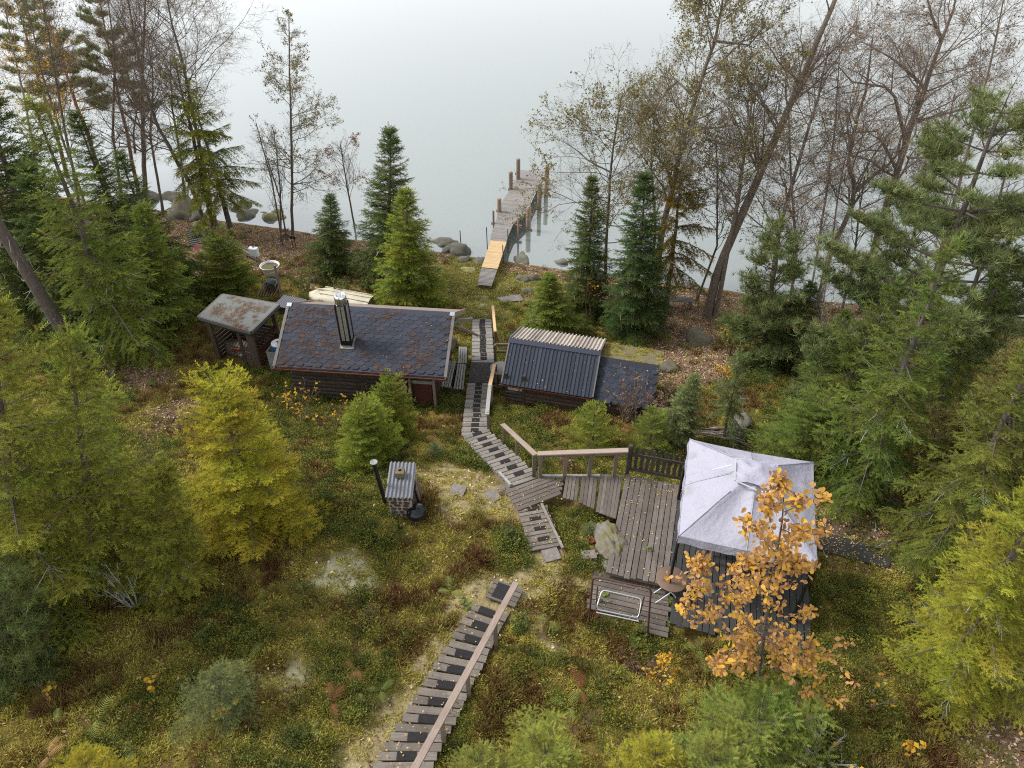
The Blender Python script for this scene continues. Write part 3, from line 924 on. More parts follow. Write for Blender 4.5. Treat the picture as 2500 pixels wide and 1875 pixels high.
b.add(vs, [(i, (i + 1) % n, (i + 1) % n + n, i + n) for i in range(n)])
b.build('gutter', M['gutter'], hut)
zw = hz(*((Q + Q2) / 2)[:2]) - .2
U0 = H1 + hu * .75 + hv * (RF - .18); U1 = H2 - hu * .03 + hv * (RF - .18)
U0[2] = U1[2] = zw
log_wall(hut, U0, hu, np.linalg.norm(U1 - U0), zw, 5.15 - DRF * (RF - .18) / RF - .1, M['log_brown'], .17, out=hv)
def rf2(s):
    d_ = s - (RF - .18)
    return 5.08 - (DRF / RF * -d_ if d_ < 0 else DRB / RB * d_)
for P in (U0, U1):
    log_wall(hut, P, -hv, RF + RB - .4, zw, 5.0, M['log_brown'], .17, out=hu, roof=rf2)
# open porch at the left end: low front rail wall, posts, pale inner board
P0 = H1 + hu * .08 + hv * (RF - .15); P0[2] = zw
log_wall(hut, P0, hu, .62, zw - .2, zw + .72, M['log'], .15, out=hv, name='porch_log')
for du in (.02, .66):
    B().beam(P0 + hu * du, P0 + hu * du + V3(0, 0, 1.45), .09, .09, up=hv).build('porch_post', M['log'], hut)
B().beam(P0 - hv * .9, P0 - hv * .9 + V3(0, 0, 1.6), .09, .09, up=hv).build('porch_post', M['log'], hut)
B().obox(P0 + hu * .48 - hv * .25 + V3(0, 0, .85), hu * .03, hv * .22, V3(0, 0, .16)).build('inner_board', M['rail'], hut)
B().obox(P0 + hu * .3 - hv * .6 + V3(0, 0, .55), hu * .33, hv * .6, V3(0, 0, .03)).build('porch_floor', M['deck'], hut)

# annex
N1 = H2 + hu * .02 - V3(0, 0, .28) + hv * .03
N2 = at(1614, 868, N1[2]); nL = (N2 - N1) @ hu; N2 = N1 + hu * nL
annex = thing('hut_annex', 'lower annex with dark hexagonal shingles in front and a mossy rear slope', 'shed', (N1 + N2) / 2 * [1, 1, 0] + V3(0, 0, hz(*((N1 + N2) / 2)[:2])))
RF3, DR3, RB3, DB3 = 1.15, .92, 1.75, .55
dF3 = hv * RF3 - V3(0, 0, DR3); l3 = np.linalg.norm(dF3); dF3 /= l3
dB3 = -hv * RB3 - V3(0, 0, DB3); l3b = np.linalg.norm(dB3); dB3 /= l3b
n3 = np.cross(hu, -dF3); n3 = n3 if n3[2] > 0 else -n3
ar = B().slab([N1, N2, N2 + dF3 * l3, N1 + dF3 * l3], (0, 0, -.06)).build('front_roof', M['shingle_clean'], annex)
hex_roof(ar, N1, hu, dF3, nL, l3, .27, .18, M['shingle_clean'])
B().slab([N2, N1, N1 + dB3 * l3b, N2 + dB3 * l3b], (0, 0, -.06)).build('back_roof', M['felt_moss'], annex)
B().beam(N1 + n3 * .02 + dF3 * .03, N2 + n3 * .02 + dF3 * .03, .2, .015, up=n3).build('ridge_cap', M['shingle_clean'], annex)
zw3 = hz(*(N1 + hu * nL / 2 + hv * RF3)[:2]) - .2
X0 = N1 + hv * (RF3 - .22) + hu * .05; X1 = N2 + hv * (RF3 - .22) - hu * .12
X0[2] = X1[2] = zw3
log_wall(annex, X0, hu, np.linalg.norm(X1 - X0), zw3, N1[2] - DR3 * (RF3 - .22) / RF3 - .1, M['log_brown'], .17, out=hv)
def rf3(s):
    d_ = s - (RF3 - .22)
    return N1[2] - .07 - (DR3 / RF3 * -d_ if d_ < 0 else DB3 / RB3 * d_)
log_wall(annex, X1, -hv, RF3 + RB3 - .4, zw3, N1[2], M['log_brown'], .17, out=hu, roof=rf3)

# ---- open wood shelter with sheet roof (left)
zs = 4.95
T = [at(*p, z) for p, z in (((484, 772), zs), ((612, 808), zs), ((680, 742), zs + .12), ((543, 718), zs + .12))]
gc = sum(T) / 4
shed = thing('wood_shelter', 'open plank wood shelter with flat grey roof strewn with needles and green tarpaulin edge', 'shelter', V3(gc[0], gc[1], hz(gc[0], gc[1])))
B().slab(T, (0, 0, -.06)).build('roof_sheet', M['shed_roof'], shed)
fl = (T[1] - T[0]); fl /= np.linalg.norm(fl)
fd = (T[3] - T[0]); fd /= np.linalg.norm(fd)
for a_, b_ in ((0, 1), (1, 2), (3, 0), (2, 3)):
    o_ = T[b_] - T[a_]; o_ /= np.linalg.norm(o_)
    out = np.cross(o_, V3(0, 0, 1))
    B().beam(T[a_] + out * .03 - V3(0, 0, .07), T[b_] + out * .03 - V3(0, 0, .07), .04, .14).build('fascia', M['trim'], shed)
    # tarpaulin skirt hanging below the fascia, gathered
    vs = []; fs = []
    n = 22
    for i in range(n + 1):
        q = T[a_] + (T[b_] - T[a_]) * i / n + out * (.0 + .03 * math.sin(i * 2.1))
        vs += [q - V3(0, 0, .12), q - V3(0, 0, .26 + .05 * math.sin(i * 1.3) + random.uniform(-.02, .03)) - out * .03]
    for i in range(n):
        fs.append((2 * i, 2 * i + 1, 2 * i + 3, 2 * i + 2))
    B().add(vs, fs, True).build('tarpaulin', M['tarp'], shed)
inn = [T[0] + fl * .22 + fd * .18, T[1] - fl * .22 + fd * .18, T[2] - fl * .22 - fd * .2, T[3] + fl * .22 - fd * .2]
for i, q in enumerate(inn):
    z0 = hz(q[0], q[1]) - .2
    B().beam(V3(q[0], q[1], z0), V3(q[0], q[1], zs - .02), .14, .14, up=(1, 0, 0)).build('post', M['log_brown'], shed)
def wall_strips(a_, b_, zs_, mat=M['log_brown'], t=.03, h=.13):
    for z in zs_:
        p_, q_ = inn[a_].copy(), inn[b_].copy()
        p_[2] = q_[2] = z
        B().beam(p_, q_, t, h).build('plank', mat, shed)
gz_ = hz(gc[0], gc[1])
wall_strips(1, 2, [gz_ + .1 + .17 * i for i in range(6)] + [gz_ + 1.33], M['red_board'])
wall_strips(2, 3, [gz_ + .1 + .16 * i for i in range(8)], M['log'])
wall_strips(3, 0, [gz_ + .1 + .17 * i for i in range(7)], M['log'])
p_, q_ = inn[0].copy(), inn[1].copy(); p_[2] = q_[2] = zs - .32
B().beam(p_, q_, .05, .16).build('front_beam', M['log_brown'], shed)
mid = inn[0] * .32 + inn[1] * .68
for z in (gz_ + .12, gz_ + .42, gz_ + .75, gz_ + 1.02):
    p_, q_ = mid.copy(), inn[1].copy(); p_[2] = q_[2] = z
    B().beam(p_, q_, .04, .14).build('plank', M['log_brown'], shed)
B().beam(V3(mid[0], mid[1], gz_ - .2), V3(mid[0], mid[1], zs - .1), .1, .1, up=(1, 0, 0)).build('post', M['log_brown'], shed)
B().beam(mid * .3 + inn[1] * .7 + V3(0, 0, -zs + gz_ - .1) * 1.0 + V3(0, 0, .1), mid * .3 + inn[1] * .7 + V3(0, 0, -.35), .16, .05, up=fd).build('plank', M['log_brown'], shed)
# firewood stacked inside
fw = thing('firewood_stack', 'stack of split firewood inside the open wood shelter', 'firewood', V3(gc[0], gc[1], gz_ + .02))
lg = B().lathe((0, 0, 0), [(0, 0), (.07, 0), (.075, .02), (.07, .4), (0, .4)], 7, axis=(0, 1, 0)).mesh('log', M['post'])
for i in range(9):
    for j in range(4):
        q = inn[0] * .75 + inn[3] * .25 + (inn[1] - inn[0]) * (.06 + .07 * i)
        place(lg, 'log', fw, Matrix.Translation((q[0], q[1] + .2, gz_ + .1 + .14 * j)))

# ------------------------------------------------------------------ stairs, decks, dock
def stair(root, p0, p1, width, n, mat, mats_on=True, boards=2, brd=.125, post=None, matw=.30, mat_shift=0.0, stringer=True, matn=None, fill=.88, edges=None):
    """treads climbing from p0 to p1 (centres); every tread is made of separate boards"""
    p0 = np.array(p0, float); p1 = np.array(p1, float)
    d = p1 - p0; run = np.array([d[0], d[1], 0]); rl = np.linalg.norm(run); run /= rl
    side = np.array([run[1], -run[0], 0])
    step = rl / n
    for i in range(n):
        zc = p0[2] + d[2] * (i + .5) / n
        for j in range(boards):
            if edges:
                f = (i + (j + .5) / boards) / n
                a = edges[0] + (edges[1] - edges[0]) * f; e = edges[2] + (edges[3] - edges[2]) * f
                side = (e - a) / np.linalg.norm(e - a); side[2] = 0
            off = step * (i + (j + .5) / boards)
            c = p0 + run * off; c[2] = zc
            if edges:
                c = (a + e) / 2; a = a + side * random.uniform(-.02, .02); e = e + side * random.uniform(-.02, .02); a[2] = e[2] = c[2] = zc
            else:
                a = c - side * (width / 2 + random.uniform(-.015, .015)); e = c + side * (width / 2 + random.uniform(-.015, .015))
            pl = plank(root, a, e, step / boards * fill, .035, mat)
            if mats_on and j == 0 and (matn is None or i in matn):
                mc = c + side * (mat_shift + random.uniform(-.02, .02)) + V3(0, 0, .006)
                key = ('rub', round(step / boards, 3), matw)
                if key not in _unit:
                    hw = step / boards * .84 / 2
                    _unit[key] = B().box(-matw / 2, matw / 2, -hw, hw, 0, .012).mesh('rubber_mat', M['rubber'])
                place(_unit[key], 'rubber_mat', pl, frame(mc, side, z=(0, 0, 1)))
    if stringer:
        for s in (-1, 1):
            o = side * s * (width / 2 - .06) - V3(0, 0, .13)
            B().beam(p0 + o - V3(0, 0, .05), p1 + o - V3(0, 0, .05), .045, .18).build('stringer', M['post'], root)

def rail(root, pts, post_pts, w=.14, t=.04, mats=None, post_mat=None, drop=None):
    """flat handrail through pts, posts standing on post_pts = [(x, y, ztop, zbottom)]"""
    for i, (a, c) in enumerate(zip(pts[:-1], pts[1:])):
        plank(root, a, c, w, t, (mats[i] if mats else M['rail']), name='handrail', jit=0)
    for (x, y, z1, z0) in post_pts:
        B().beam(V3(x, y, z0), V3(x, y, z1), .09, .09, up=(1, .1, 0)).build('post', post_mat or M['post'], root)

# bottom stairs in the foreground (rail on the viewer's right)
eL0, eL1, eR0, eR1 = at(1156, 1472, 5.86), at(905, 1875, 6.3), at(1238, 1503, 5.86), at(1056, 1872, 6.3)
eL1 = eL0 + (eL1 - eL0) * 1.12; eR1 = eR0 + (eR1 - eR0) * 1.12
a = (eL0 + eR0) / 2
c = (eL1 + eR1) / 2
s1 = thing('garden_stairs', 'long wooden foreground stairs with black mats and one diagonal handrail', 'stairs', a)
stair(s1, a, c, 1.0, 11, M['stair_brown'], matw=.36, mat_shift=-.02, boards=2, fill=.80, edges=(eL0, eL1, eR0, eR1))
run = (c - a); run[2] = 0; run /= np.linalg.norm(run)
sd_ = np.array([run[1], -run[0], 0])
if sd_[0] < 0: sd_ = -sd_
r0, r1 = at(1260, 1421, 6.72), at(985, 1925, 7.12)
pp = []
for q in (.23, .50, .72, .95):
    p = r0 + (r1 - r0) * q
    pp.append((p[0], p[1], p[2] - .03, hz(p[0], p[1]) - .15))
rail(s1, [r0, r0 + (r1 - r0) * .93 , r1], pp, w=.135, mats=[M['rail'], M['rail']])
# loose top step with a mat in front of those stairs
t0 = at(1232, 1447, 5.84)
tp = thing('wooden_step', 'small plank step with a black mat at the top of the foreground stairs', 'step', t0 - V3(0, 0, .06))
for i in range(4):
    q = t0 - run * (-.20 + .135 * i)
    plank(tp, q - sd_ * .36, q + sd_ * .36, .12, .035, M['deck'])
B().obox(t0 + V3(0, 0, .012) - sd_ * .04, sd_ * .2, run * .2, V3(0, 0, .006)).build('rubber_mat', M['rubber'], tp)

# main deck
DO = at(1528, 1158, 5.9)
dv = np.array([-.262, -.965, 0.]); du_ = np.array([.965, -.262, 0.])
deck = thing('timber_deck', 'large grey plank deck beneath the white canopy', 'deck', DO - V3(0, 0, .3))
k_ = 0; x = 0.07
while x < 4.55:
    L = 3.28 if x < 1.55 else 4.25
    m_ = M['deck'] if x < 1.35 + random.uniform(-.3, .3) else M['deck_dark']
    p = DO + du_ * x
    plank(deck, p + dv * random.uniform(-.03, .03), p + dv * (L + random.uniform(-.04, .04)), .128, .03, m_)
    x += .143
for q in (.1, 1.2, 2.3, 3.2):
    B().beam(DO + dv * q - V3(0, 0, .09), DO + dv * q + du_ * 4.5 - V3(0, 0, .09), .06, .11).build('joist', M['post'], deck)
for q in (.1, 1.6, 3.0, 4.4):
    for r in (.1, 1.7, 3.1):
        p = DO + du_ * q + dv * r
        B().beam(V3(p[0], p[1], hz(p[0], p[1]) - .2), V3(p[0], p[1], 5.86), .1, .1, up=(1, 0, 0)).build('deck_post', M['post'], deck)
# step of two boards and the lower deck
sp = at(1556, 1382, 5.80)
st2 = thing('deck_step', 'pair of brown step boards between the main deck and the lower platform', 'step', sp - V3(0, 0, .1))
for i in range(2):
    q = sp + dv * (.16 * i) - V3(0, 0, .07 * i)
    plank(st2, q - du_ * .36, q + du_ * .36, .135, .035, M['rail'], name='step_board')
lo = thing('lower_platform', 'low plank platform under the folding table and swing frame', 'platform', at(1560, 1430, 5.66) - V3(0, 0, .1))
LO = at(1452, 1392, 5.66)
for i in range(10):
    q = LO + dv * (.065 + .135 * i)
    off = 0.0 if i < 8 else 1.25
    plank(lo, q + du_ * (random.uniform(-.03, .03) + off), q + du_ * (1.82 + random.uniform(-.05, .05)), .122, .03, M['deck'])

# walkway pallets between landing and deck
for i, (quad, n, zz) in enumerate(((((1382, 1162), (1416, 1164), (1409, 1223), (1373, 1214)), 4, 5.70), (((1421, 1161), (1460, 1163), (1451, 1243), (1413, 1226)), 4, 5.74), (((1467, 1157), (1521, 1161), (1504, 1267), (1455, 1248)), 6, 5.80))):
    Q = [at(*p, zz) for p in quad]
    pal = thing('walkway_panel', ['narrow plank walkway panel nearest the diagonal landing', 'plank walkway panel in the middle of the three beside the deck', 'wider plank walkway panel touching the main deck'][i], 'walkway', sum(Q) / 4 - V3(0, 0, .12), 'walkway panels')
    for j in range(n):
        f = (j + .5) / n
        a = Q[0] + (Q[1] - Q[0]) * f; c = Q[3] + (Q[2] - Q[3]) * f
        w_ = np.linalg.norm(Q[1] - Q[0]) / n * .9
        plank(pal, a, c, w_, .03, M['deck'])
    for f in (.15, .85):
        B().beam(Q[0] + (Q[3] - Q[0]) * f - V3(0, 0, .08), Q[1] + (Q[2] - Q[1]) * f - V3(0, 0, .08), .05, .09).build('joist', M['post'], pal)

# landing with diagonal boards
zl = 5.52
LP = [at(*p, zl) for p in ((1234, 1196), (1324, 1163), (1376, 1172), (1368, 1207), (1262, 1243))]
land = thing('stair_landing', 'five-sided landing of diagonal grey boards between the stair flights', 'landing', sum(LP) / 5 - V3(0, 0, .2))
bd = LP[1] - LP[0]
strip_boards(land, [p[:2] for p in LP], bd[:2], .122, .012, lambda x, y: zl, .03, M['deck'])
# flight from the landing up towards the viewer
a = (at(1262, 1240, 5.40) + at(1335, 1222, 5.40)) / 2; c = (at(1300, 1350, 5.72) + at(1372, 1332, 5.72)) / 2
s2 = thing('short_stairs', 'short flight of weathered steps with four black mats below the landing', 'stairs', a)
a2 = (at(1264, 1246, 5.47) + at(1333, 1232, 5.47)) / 2; c2 = (at(1296, 1346, 5.62) + at(1372, 1328, 5.62)) / 2
stair(s2, a2, c2, .80, 4, M['stair_brown'], boards=3, matw=.30)
B().beam(at(1322, 1230, 5.52), at(1374, 1338, 5.64), .06, .05).build('edge_board', M['stair'], s2)
# flight C: from the landing down to the left
a3 = (at(1120, 1062, 4.16) + at(1203, 1058, 4.16)) / 2; c3 = (at(1246, 1186, 5.42) + at(1313, 1160, 5.42)) / 2
s3 = thing('diagonal_stairs', 'diagonal flight of grey steps with black mats leading down from the landing', 'stairs', a3)
stair(s3, a3, c3, .88, 8, M['stair'], boards=3, matw=.30)
B().beam(at(1219, 1153, 5.2), at(1247, 1184, 5.45), .07, .05).build('edge_board', M['bench'], s3)
# flight B: straight, down to the felt platform
a4 = (at(1141, 936, 2.98) + at(1198, 938, 2.98)) / 2; c4 = (at(1124, 1062, 4.14) + at(1194, 1060, 4.14)) / 2
s4 = thing('straight_stairs', 'straight flight of grey steps with black mats and a two-tone handrail', 'stairs', a4)
stair(s4, a4, c4, .86, 11, M['stair'], boards=2, matw=.25, mat_shift=0.0)
q0, q1, q2 = at(1207, 889, 3.83), at(1196, 940, 4.12), at(1189, 1011, 4.9)
pts4 = [(q0[0] + .05, q0[1], q0[2] - .03, hz(*q0[:2]) - .1), (q1[0] + .05, q1[1], q1[2] - .03, hz(*q1[:2]) - .2), (q2[0] + .03, q2[1] + .1, q2[2] - .03, 3.6)]
rail(s4, [q0, q1, q2], pts4, mats=[M['rail_new'], M['bench']], w=.13)
# handrail along flight C and the walkway
fz = thing('brown_handrail', 'brown handrail beside the diagonal stairs, turning along the walkway to the picket fence', 'handrail', at(1310, 1150, 5.2))
h0, h1, h2, h3 = at(1227, 1034, 5.15), at(1308, 1109, 6.28), at(1312, 1106, 6.42), at(1534, 1098, 6.82)
pc = []
for p, zb_ in ((h0 + (h1 - h0) * .06, None), (h0 + (h1 - h0) * .48, None), (h0 + (h1 - h0) * .96, None), (h2 + (h3 - h2) * .04, None), (h2 + (h3 - h2) * .32, None), (h2 + (h3 - h2) * .6, None), (h2 + (h3 - h2) * .88, None)):
    pc.append((p[0], p[1], p[2] - .03, hz(p[0], p[1]) - .15))
rail(fz, [h0, h1], pc[:3], w=.15)
rail(fz, [h2, h3], pc[3:], w=.16)
B().beam(h2 + V3(0, .02, -.12), h3 + V3(0, .02, -.12), .04, .14).build('rail_board', M['post'], fz)
B().beam(at(1322, 1162, 5.5), at(1465, 1162, 5.75), .07, .06).build('kerb_beam', M['bench'], fz)
# picket fence behind the deck
pf = thing('picket_fence', 'low dark picket fence on the back edge of the deck', 'fence', DO - V3(0, 0, .05))
F0 = DO - dv * .06 + du_ * .02; F1 = F0 + du_ * 1.95
for z in (.18, .72):
    B().beam(F0 + V3(0, 0, z), F1 + V3(0, 0, z), .04, .09).build('fence_rail', M['log'], pf)
pk = B().slab([(-.045, 0, 0), (.045, 0, 0), (.045, 0, .82), (.03, 0, .87), (0, 0, .89), (-.03, 0, .87), (-.045, 0, .82)], (0, .022, 0)).mesh('picket', M['log'])
for i in range(14):
    p = F0 + du_ * (.05 + i * .145) - dv * .03 + V3(0, 0, .08)
    place(pk, 'picket', pf, frame(p, du_ + V3(0, 0, random.uniform(-.03, .03)), z=(random.uniform(-.02, .02), 0, 1)))
B().beam(F0 + V3(0, 0, -.1), F0 + V3(0, 0, 1.02), .09, .09, up=(1, 0, 0)).build('post', M['log'], pf)
B().beam(F1 + V3(0, 0, -.1), F1 + V3(0, 0, .95), .09, .09, up=(1, 0, 0)).build('post', M['log'], pf)

# black felt platform between the buildings, with its side extension
zp = 2.93
FP = [at(*p, zp) for p in ((1150, 884), (1268, 886), (1262, 934), (1142, 934))]
plat = thing('felt_platform', 'platform covered with black roofing felt between the two cabins', 'platform', sum(FP) / 4 - V3(0, 0, .2))
B().slab(FP, (0, 0, -.03)).build('felt_sheet', M['felt'], plat)
for f in (0.02, .5, .97):
    B().beam(FP[3] + (FP[2] - FP[3]) * f - V3(0, 0, .1), FP[0] + (FP[1] - FP[0]) * f - V3(0, 0, .1), .06, .13).build('joist', M['post'], plat)
B().beam(FP[3] + (FP[2] - FP[3]) * .52 + V3(0, -.06, -.18), FP[2] + V3(0.1, -.06, -.18), .05, .22).build('front_board', M['rail'], plat)
# flight A down to the lawn
a5 = (at(1155, 783, 1.28) + at(1197, 781, 1.28)) / 2; c5 = (at(1152, 884, 2.90) + at(1206, 884, 2.90)) / 2
s5 = thing('lawn_stairs', 'pale grey steps with black mats going down to the lawn', 'stairs', a5)
stair(s5, a5, c5, .86, 12, M['dock'], boards=2, matw=.25, mat_shift=-.02)
e0, e1 = at(1203, 746, 1.95), at(1209, 809, 2.75)
rail(s5, [e0, e1], [(e1[0], e1[1], e1[2], hz(*e1[:2]) - .2), (e0[0], e0[1], e0[2], hz(*e0[:2]) - .2), (at(1206, 885, 3.0)[0] + .05, at(1206, 885, 3.0)[1], 3.85, 2.4)], mats=[M['rail_new']], w=.12)
for z in (.28, .62):
    B().beam(at(1208, 884, 2.95) + V3(0, .3, z), at(1262, 884, 2.95) + V3(0, .3, z), .05, .08).build('side_rail', M['post'], s5)
# stepping stones on the lawn
for i, (px, py) in enumerate(((1182, 770), (1181, 749), (1180, 730))):
    p = g(px, py)
    o = B().lathe((p[0], p[1], p[2] - .02), [(0, 0), (.26, 0), (.28, .03), (.25, .055), (0, .06)], 9).build('stepping_stone', M['slabstone'], None, p)
    tag(o, ['flat stepping stone nearest the foot of the lawn stairs', 'middle flat stepping stone of three on the lawn', 'flat stepping stone farthest from the lawn stairs'][i], 'stepping stone', 'stepping stones on the lawn')
# slatted benches right of the sauna
def slat_bench(quad, n, label):
    Q = [at(*p[:2], p[2]) for p in quad]
    t_ = thing('slatted_bench', label, 'bench', sum(Q) / 4 - V3(0, 0, .4), 'slatted benches by the sauna')
    for j in range(n):
        f = (j + .5) / n
        plank(t_, Q[0] + (Q[1] - Q[0]) * f, Q[3] + (Q[2] - Q[3]) * f, np.linalg.norm(Q[1] - Q[0]) / n * .82, .04, M['bench'], name='slat')
    for f in (.08, .92):
        a_, b_ = Q[0] + (Q[3] - Q[0]) * f - V3(0, 0, .075), Q[1] + (Q[2] - Q[1]) * f - V3(0, 0, .075)
        B().beam(a_, b_, .06, .07).build('bearer', M['post'], t_)
        for q in (a_, b_):
            q = q * .9 + (a_ + b_) / 2 * .1
            B().beam(V3(q[0], q[1], hz(q[0], q[1]) - .1), q, .06, .06, up=(1, 0, 0)).build('leg', M['post'], t_)
slat_bench(((1092, 880, 3.25), (1113, 882, 3.25), (1100, 945, 3.25), (1077, 943, 3.25)), 4, 'grey slatted bench closest to the sauna wall')
slat_bench(((1117, 888, 3.1), (1138, 889, 3.1), (1132, 950, 3.1), (1106, 949, 3.1)), 4, 'grey slatted bench beside the black felt platform')
slat_bench(((1120, 846, 3.05), (1141, 847, 3.05), (1140, 886, 3.05), (1117, 886, 3.05)), 4, 'grey slatted bench farthest back beside the lawn stairs')

# boardwalk beyond the canopy
zbw = max(g(*p)[2] for p in ((1990, 1290), (2180, 1348), (2170, 1386), (1985, 1338), (2080, 1340))) + .06
BW_ = [at(*p, zbw) for p in ((1990, 1290), (2180, 1348), (2170, 1386), (1985, 1338))]
bwk = thing('forest_boardwalk', 'leaf-strewn boardwalk of long planks running right from the canopy', 'boardwalk', sum(BW_) / 4 - V3(0, 0, .1))
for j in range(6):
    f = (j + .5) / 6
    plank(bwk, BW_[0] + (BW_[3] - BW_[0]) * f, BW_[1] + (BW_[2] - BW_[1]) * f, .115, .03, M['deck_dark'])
# plank retaining wall behind it
RW0, RW1 = g(2100, 1215), g(2185, 1245)
rw = thing('retaining_wall', 'dark plank retaining wall at the edge of the leaf litter right of the canopy', 'wall', (RW0 + RW1) / 2)
for j in range(3):
    B().beam(RW0 + V3(0, 0, .06 + .13 * j), RW1 + V3(0, 0, .06 + .13 * j), .05, .12).build('plank', M['log_brown'], rw)

# grey pallet on the lawn
pq = [g(*p) for p in ((1212, 726), (1270, 718), (1276, 734), (1230, 737))]
zz = max(p[2] for p in pq) + .06
pq = [at(px, py, zz) for px, py in ((1212, 726), (1270, 718), (1278, 733), (1230, 737))]
pal = thing('lawn_pallet', 'flat grey plank pallet lying on the lawn before the small spruce', 'pallet', sum(pq) / 4 - V3(0, 0, .08))
for j in range(9):
    f = (j + .5) / 9
    plank(pal, pq[3] + (pq[2] - pq[3]) * f, pq[0] + (pq[1] - pq[0]) * f, .12, .03, M['dock'])

# ---- the dock
ZD = 0.72
E = [((1328, 414), (1273, 411)), None]
def dk(px, py): return at(px, py, ZD)
edgeL = [dk(1198, 586), dk(1199, 573), dk(1213, 532), dk(1222, 497), dk(1251, 455), dk(1273, 413)]
edgeR = [dk(1236, 590), dk(1242, 573), dk(1254, 545), dk(1283, 519), dk(1307, 467), dk(1328, 421)]
dock = thing('wooden_dock', 'weathered grey plank dock on log piles reaching into the lake', 'dock', V3(*((edgeL[0] + edgeR[0]) / 2)[:2], 0))
axis = (edgeL[-1] + edgeR[-1]) / 2 - (edgeL[0] + edgeR[0]) / 2
def along(edge, s):
    d_ = [((p - edge[0]) @ axis) / (axis @ axis) for p in edge]
    return np.array([np.interp(s, d_, [p[k] for p in edge]) for k in range(3)])
n = 86
for i in range(n):
    s = (i + .5) / n
    l_, r_ = along(edgeL, s), along(edgeR, s)
    plank(dock, l_, r_, .103, .035, M['dock'], jit=.002)
for e_, sg in ((edgeL, 1), (edgeR, -1)):
    for i in range(len(e_) - 1):
        o_ = (edgeR[i] - edgeL[i]); o_ /= np.linalg.norm(o_)
        B().beam(e_[i] + o_ * .12 * sg - V3(0, 0, .14), e_[i + 1] + o_ * .12 * sg - V3(0, 0, .14), .08, .18).build('stringer', M['pile'], dock)
B().beam(edgeR[3] - V3(-.02, 0, .07), edgeR[4] - V3(-.02, 0, .07), .04, .06).build('edge_trim', M['white'], dock)
for (px, py, r, zt_, lbl) in ((1265, 440, .13, 2.05, ''), (1334, 455, .14, 2.05, ''), (1247, 465, .13, 1.85, ''), (1317, 490, .13, 1.75, ''), (1219, 520, .13, 1.55, ''), (1290, 538, .15, 1.45, '')):
    p = at(px, py, ZD - .1)
    B().lathe((p[0], p[1], -2.0), [(0, 0), (r, 0), (r, 2 + zt_ - .03), (r * .9, 2 + zt_), (0, 2 + zt_)], 12).build('pile', M['pile'], dock)
for (px, py, zt_) in ((1205, 548, 1.5), (1265, 560, 1.35)):
    p = at(px, py, ZD - .1)
    B().tube([(p[0], p[1], -1.5), (p[0], p[1], zt_)], .06).build('pile', M['pile'], dock)
for a_, b_ in (((1258, 424), (1342, 438)), ((1241, 462), (1324, 474)), ((1212, 514), (1300, 525)), ((1200, 545), (1274, 553))):
    p, q = at(*a_, ZD - .2), at(*b_, ZD - .2)
    B().beam(p, q, .09, .16).build('crossbeam', M['pile'], dock)
# new gangway section and old ramp
def ramp_boards(name, label, cat, q4, n, mat):
    t_ = thing(name, label, cat, sum(q4) / 4 - V3(0, 0, .15))
    for i in range(n):
        f = (i + .5) / n
        plank(t_, q4[0] + (q4[3] - q4[0]) * f, q4[1] + (q4[2] - q4[1]) * f, np.linalg.norm(q4[3] - q4[0]) / n * .86, .03, mat)
    for u_ in (.12, .88):
        p = q4[0] + (q4[1] - q4[0]) * u_ - V3(0, 0, .09); q = q4[3] + (q4[2] - q4[3]) * u_ - V3(0, 0, .09)
        B().beam(p, q, .06, .12).build('stringer', M['pile'], t_)
ramp_boards('gangway', 'new pale wood gangway joining the dock to the shore', 'gangway', [at(1198, 586, ZD + .03), at(1237, 590, ZD + .03), at(1215, 656, .98), at(1176, 652, .98)], 22, M['new'])
ramp_boards('shore_ramp', 'old grey plank ramp on the grass at the foot of the gangway', 'ramp', [at(1175, 654, .99), at(1214, 658, .99), at(1200, 698, .95), at(1165, 695, .95)], 14, M['dock'])
# iron mooring stakes
for i, (px, py, ztop_px, zb_, lbl) in enumerate(((1126, 600, 563, 0.0, 'thin iron stake standing between the shore stones left of the dock'), (1190, 600, 555, 0.3, 'thin iron pole on the left side of the gangway'), (1241, 617, 560, 0.0, 'thin iron pole on the right side of the gangway by the grey stone'), (1229, 639, 598, 0.3, 'short iron stake at the right edge of the gangway end'))):
    p = at(px, py, zb_)
    t_ = atY(px, ztop_px, p[1])
    o = B().tube([p - V3(0, 0, .6), V3(p[0] - .03, p[1], t_[2])], .028, 6).build('iron_stake', M['rust'], None, p)
    tag(o, lbl, 'stake', 'iron stakes by the dock')

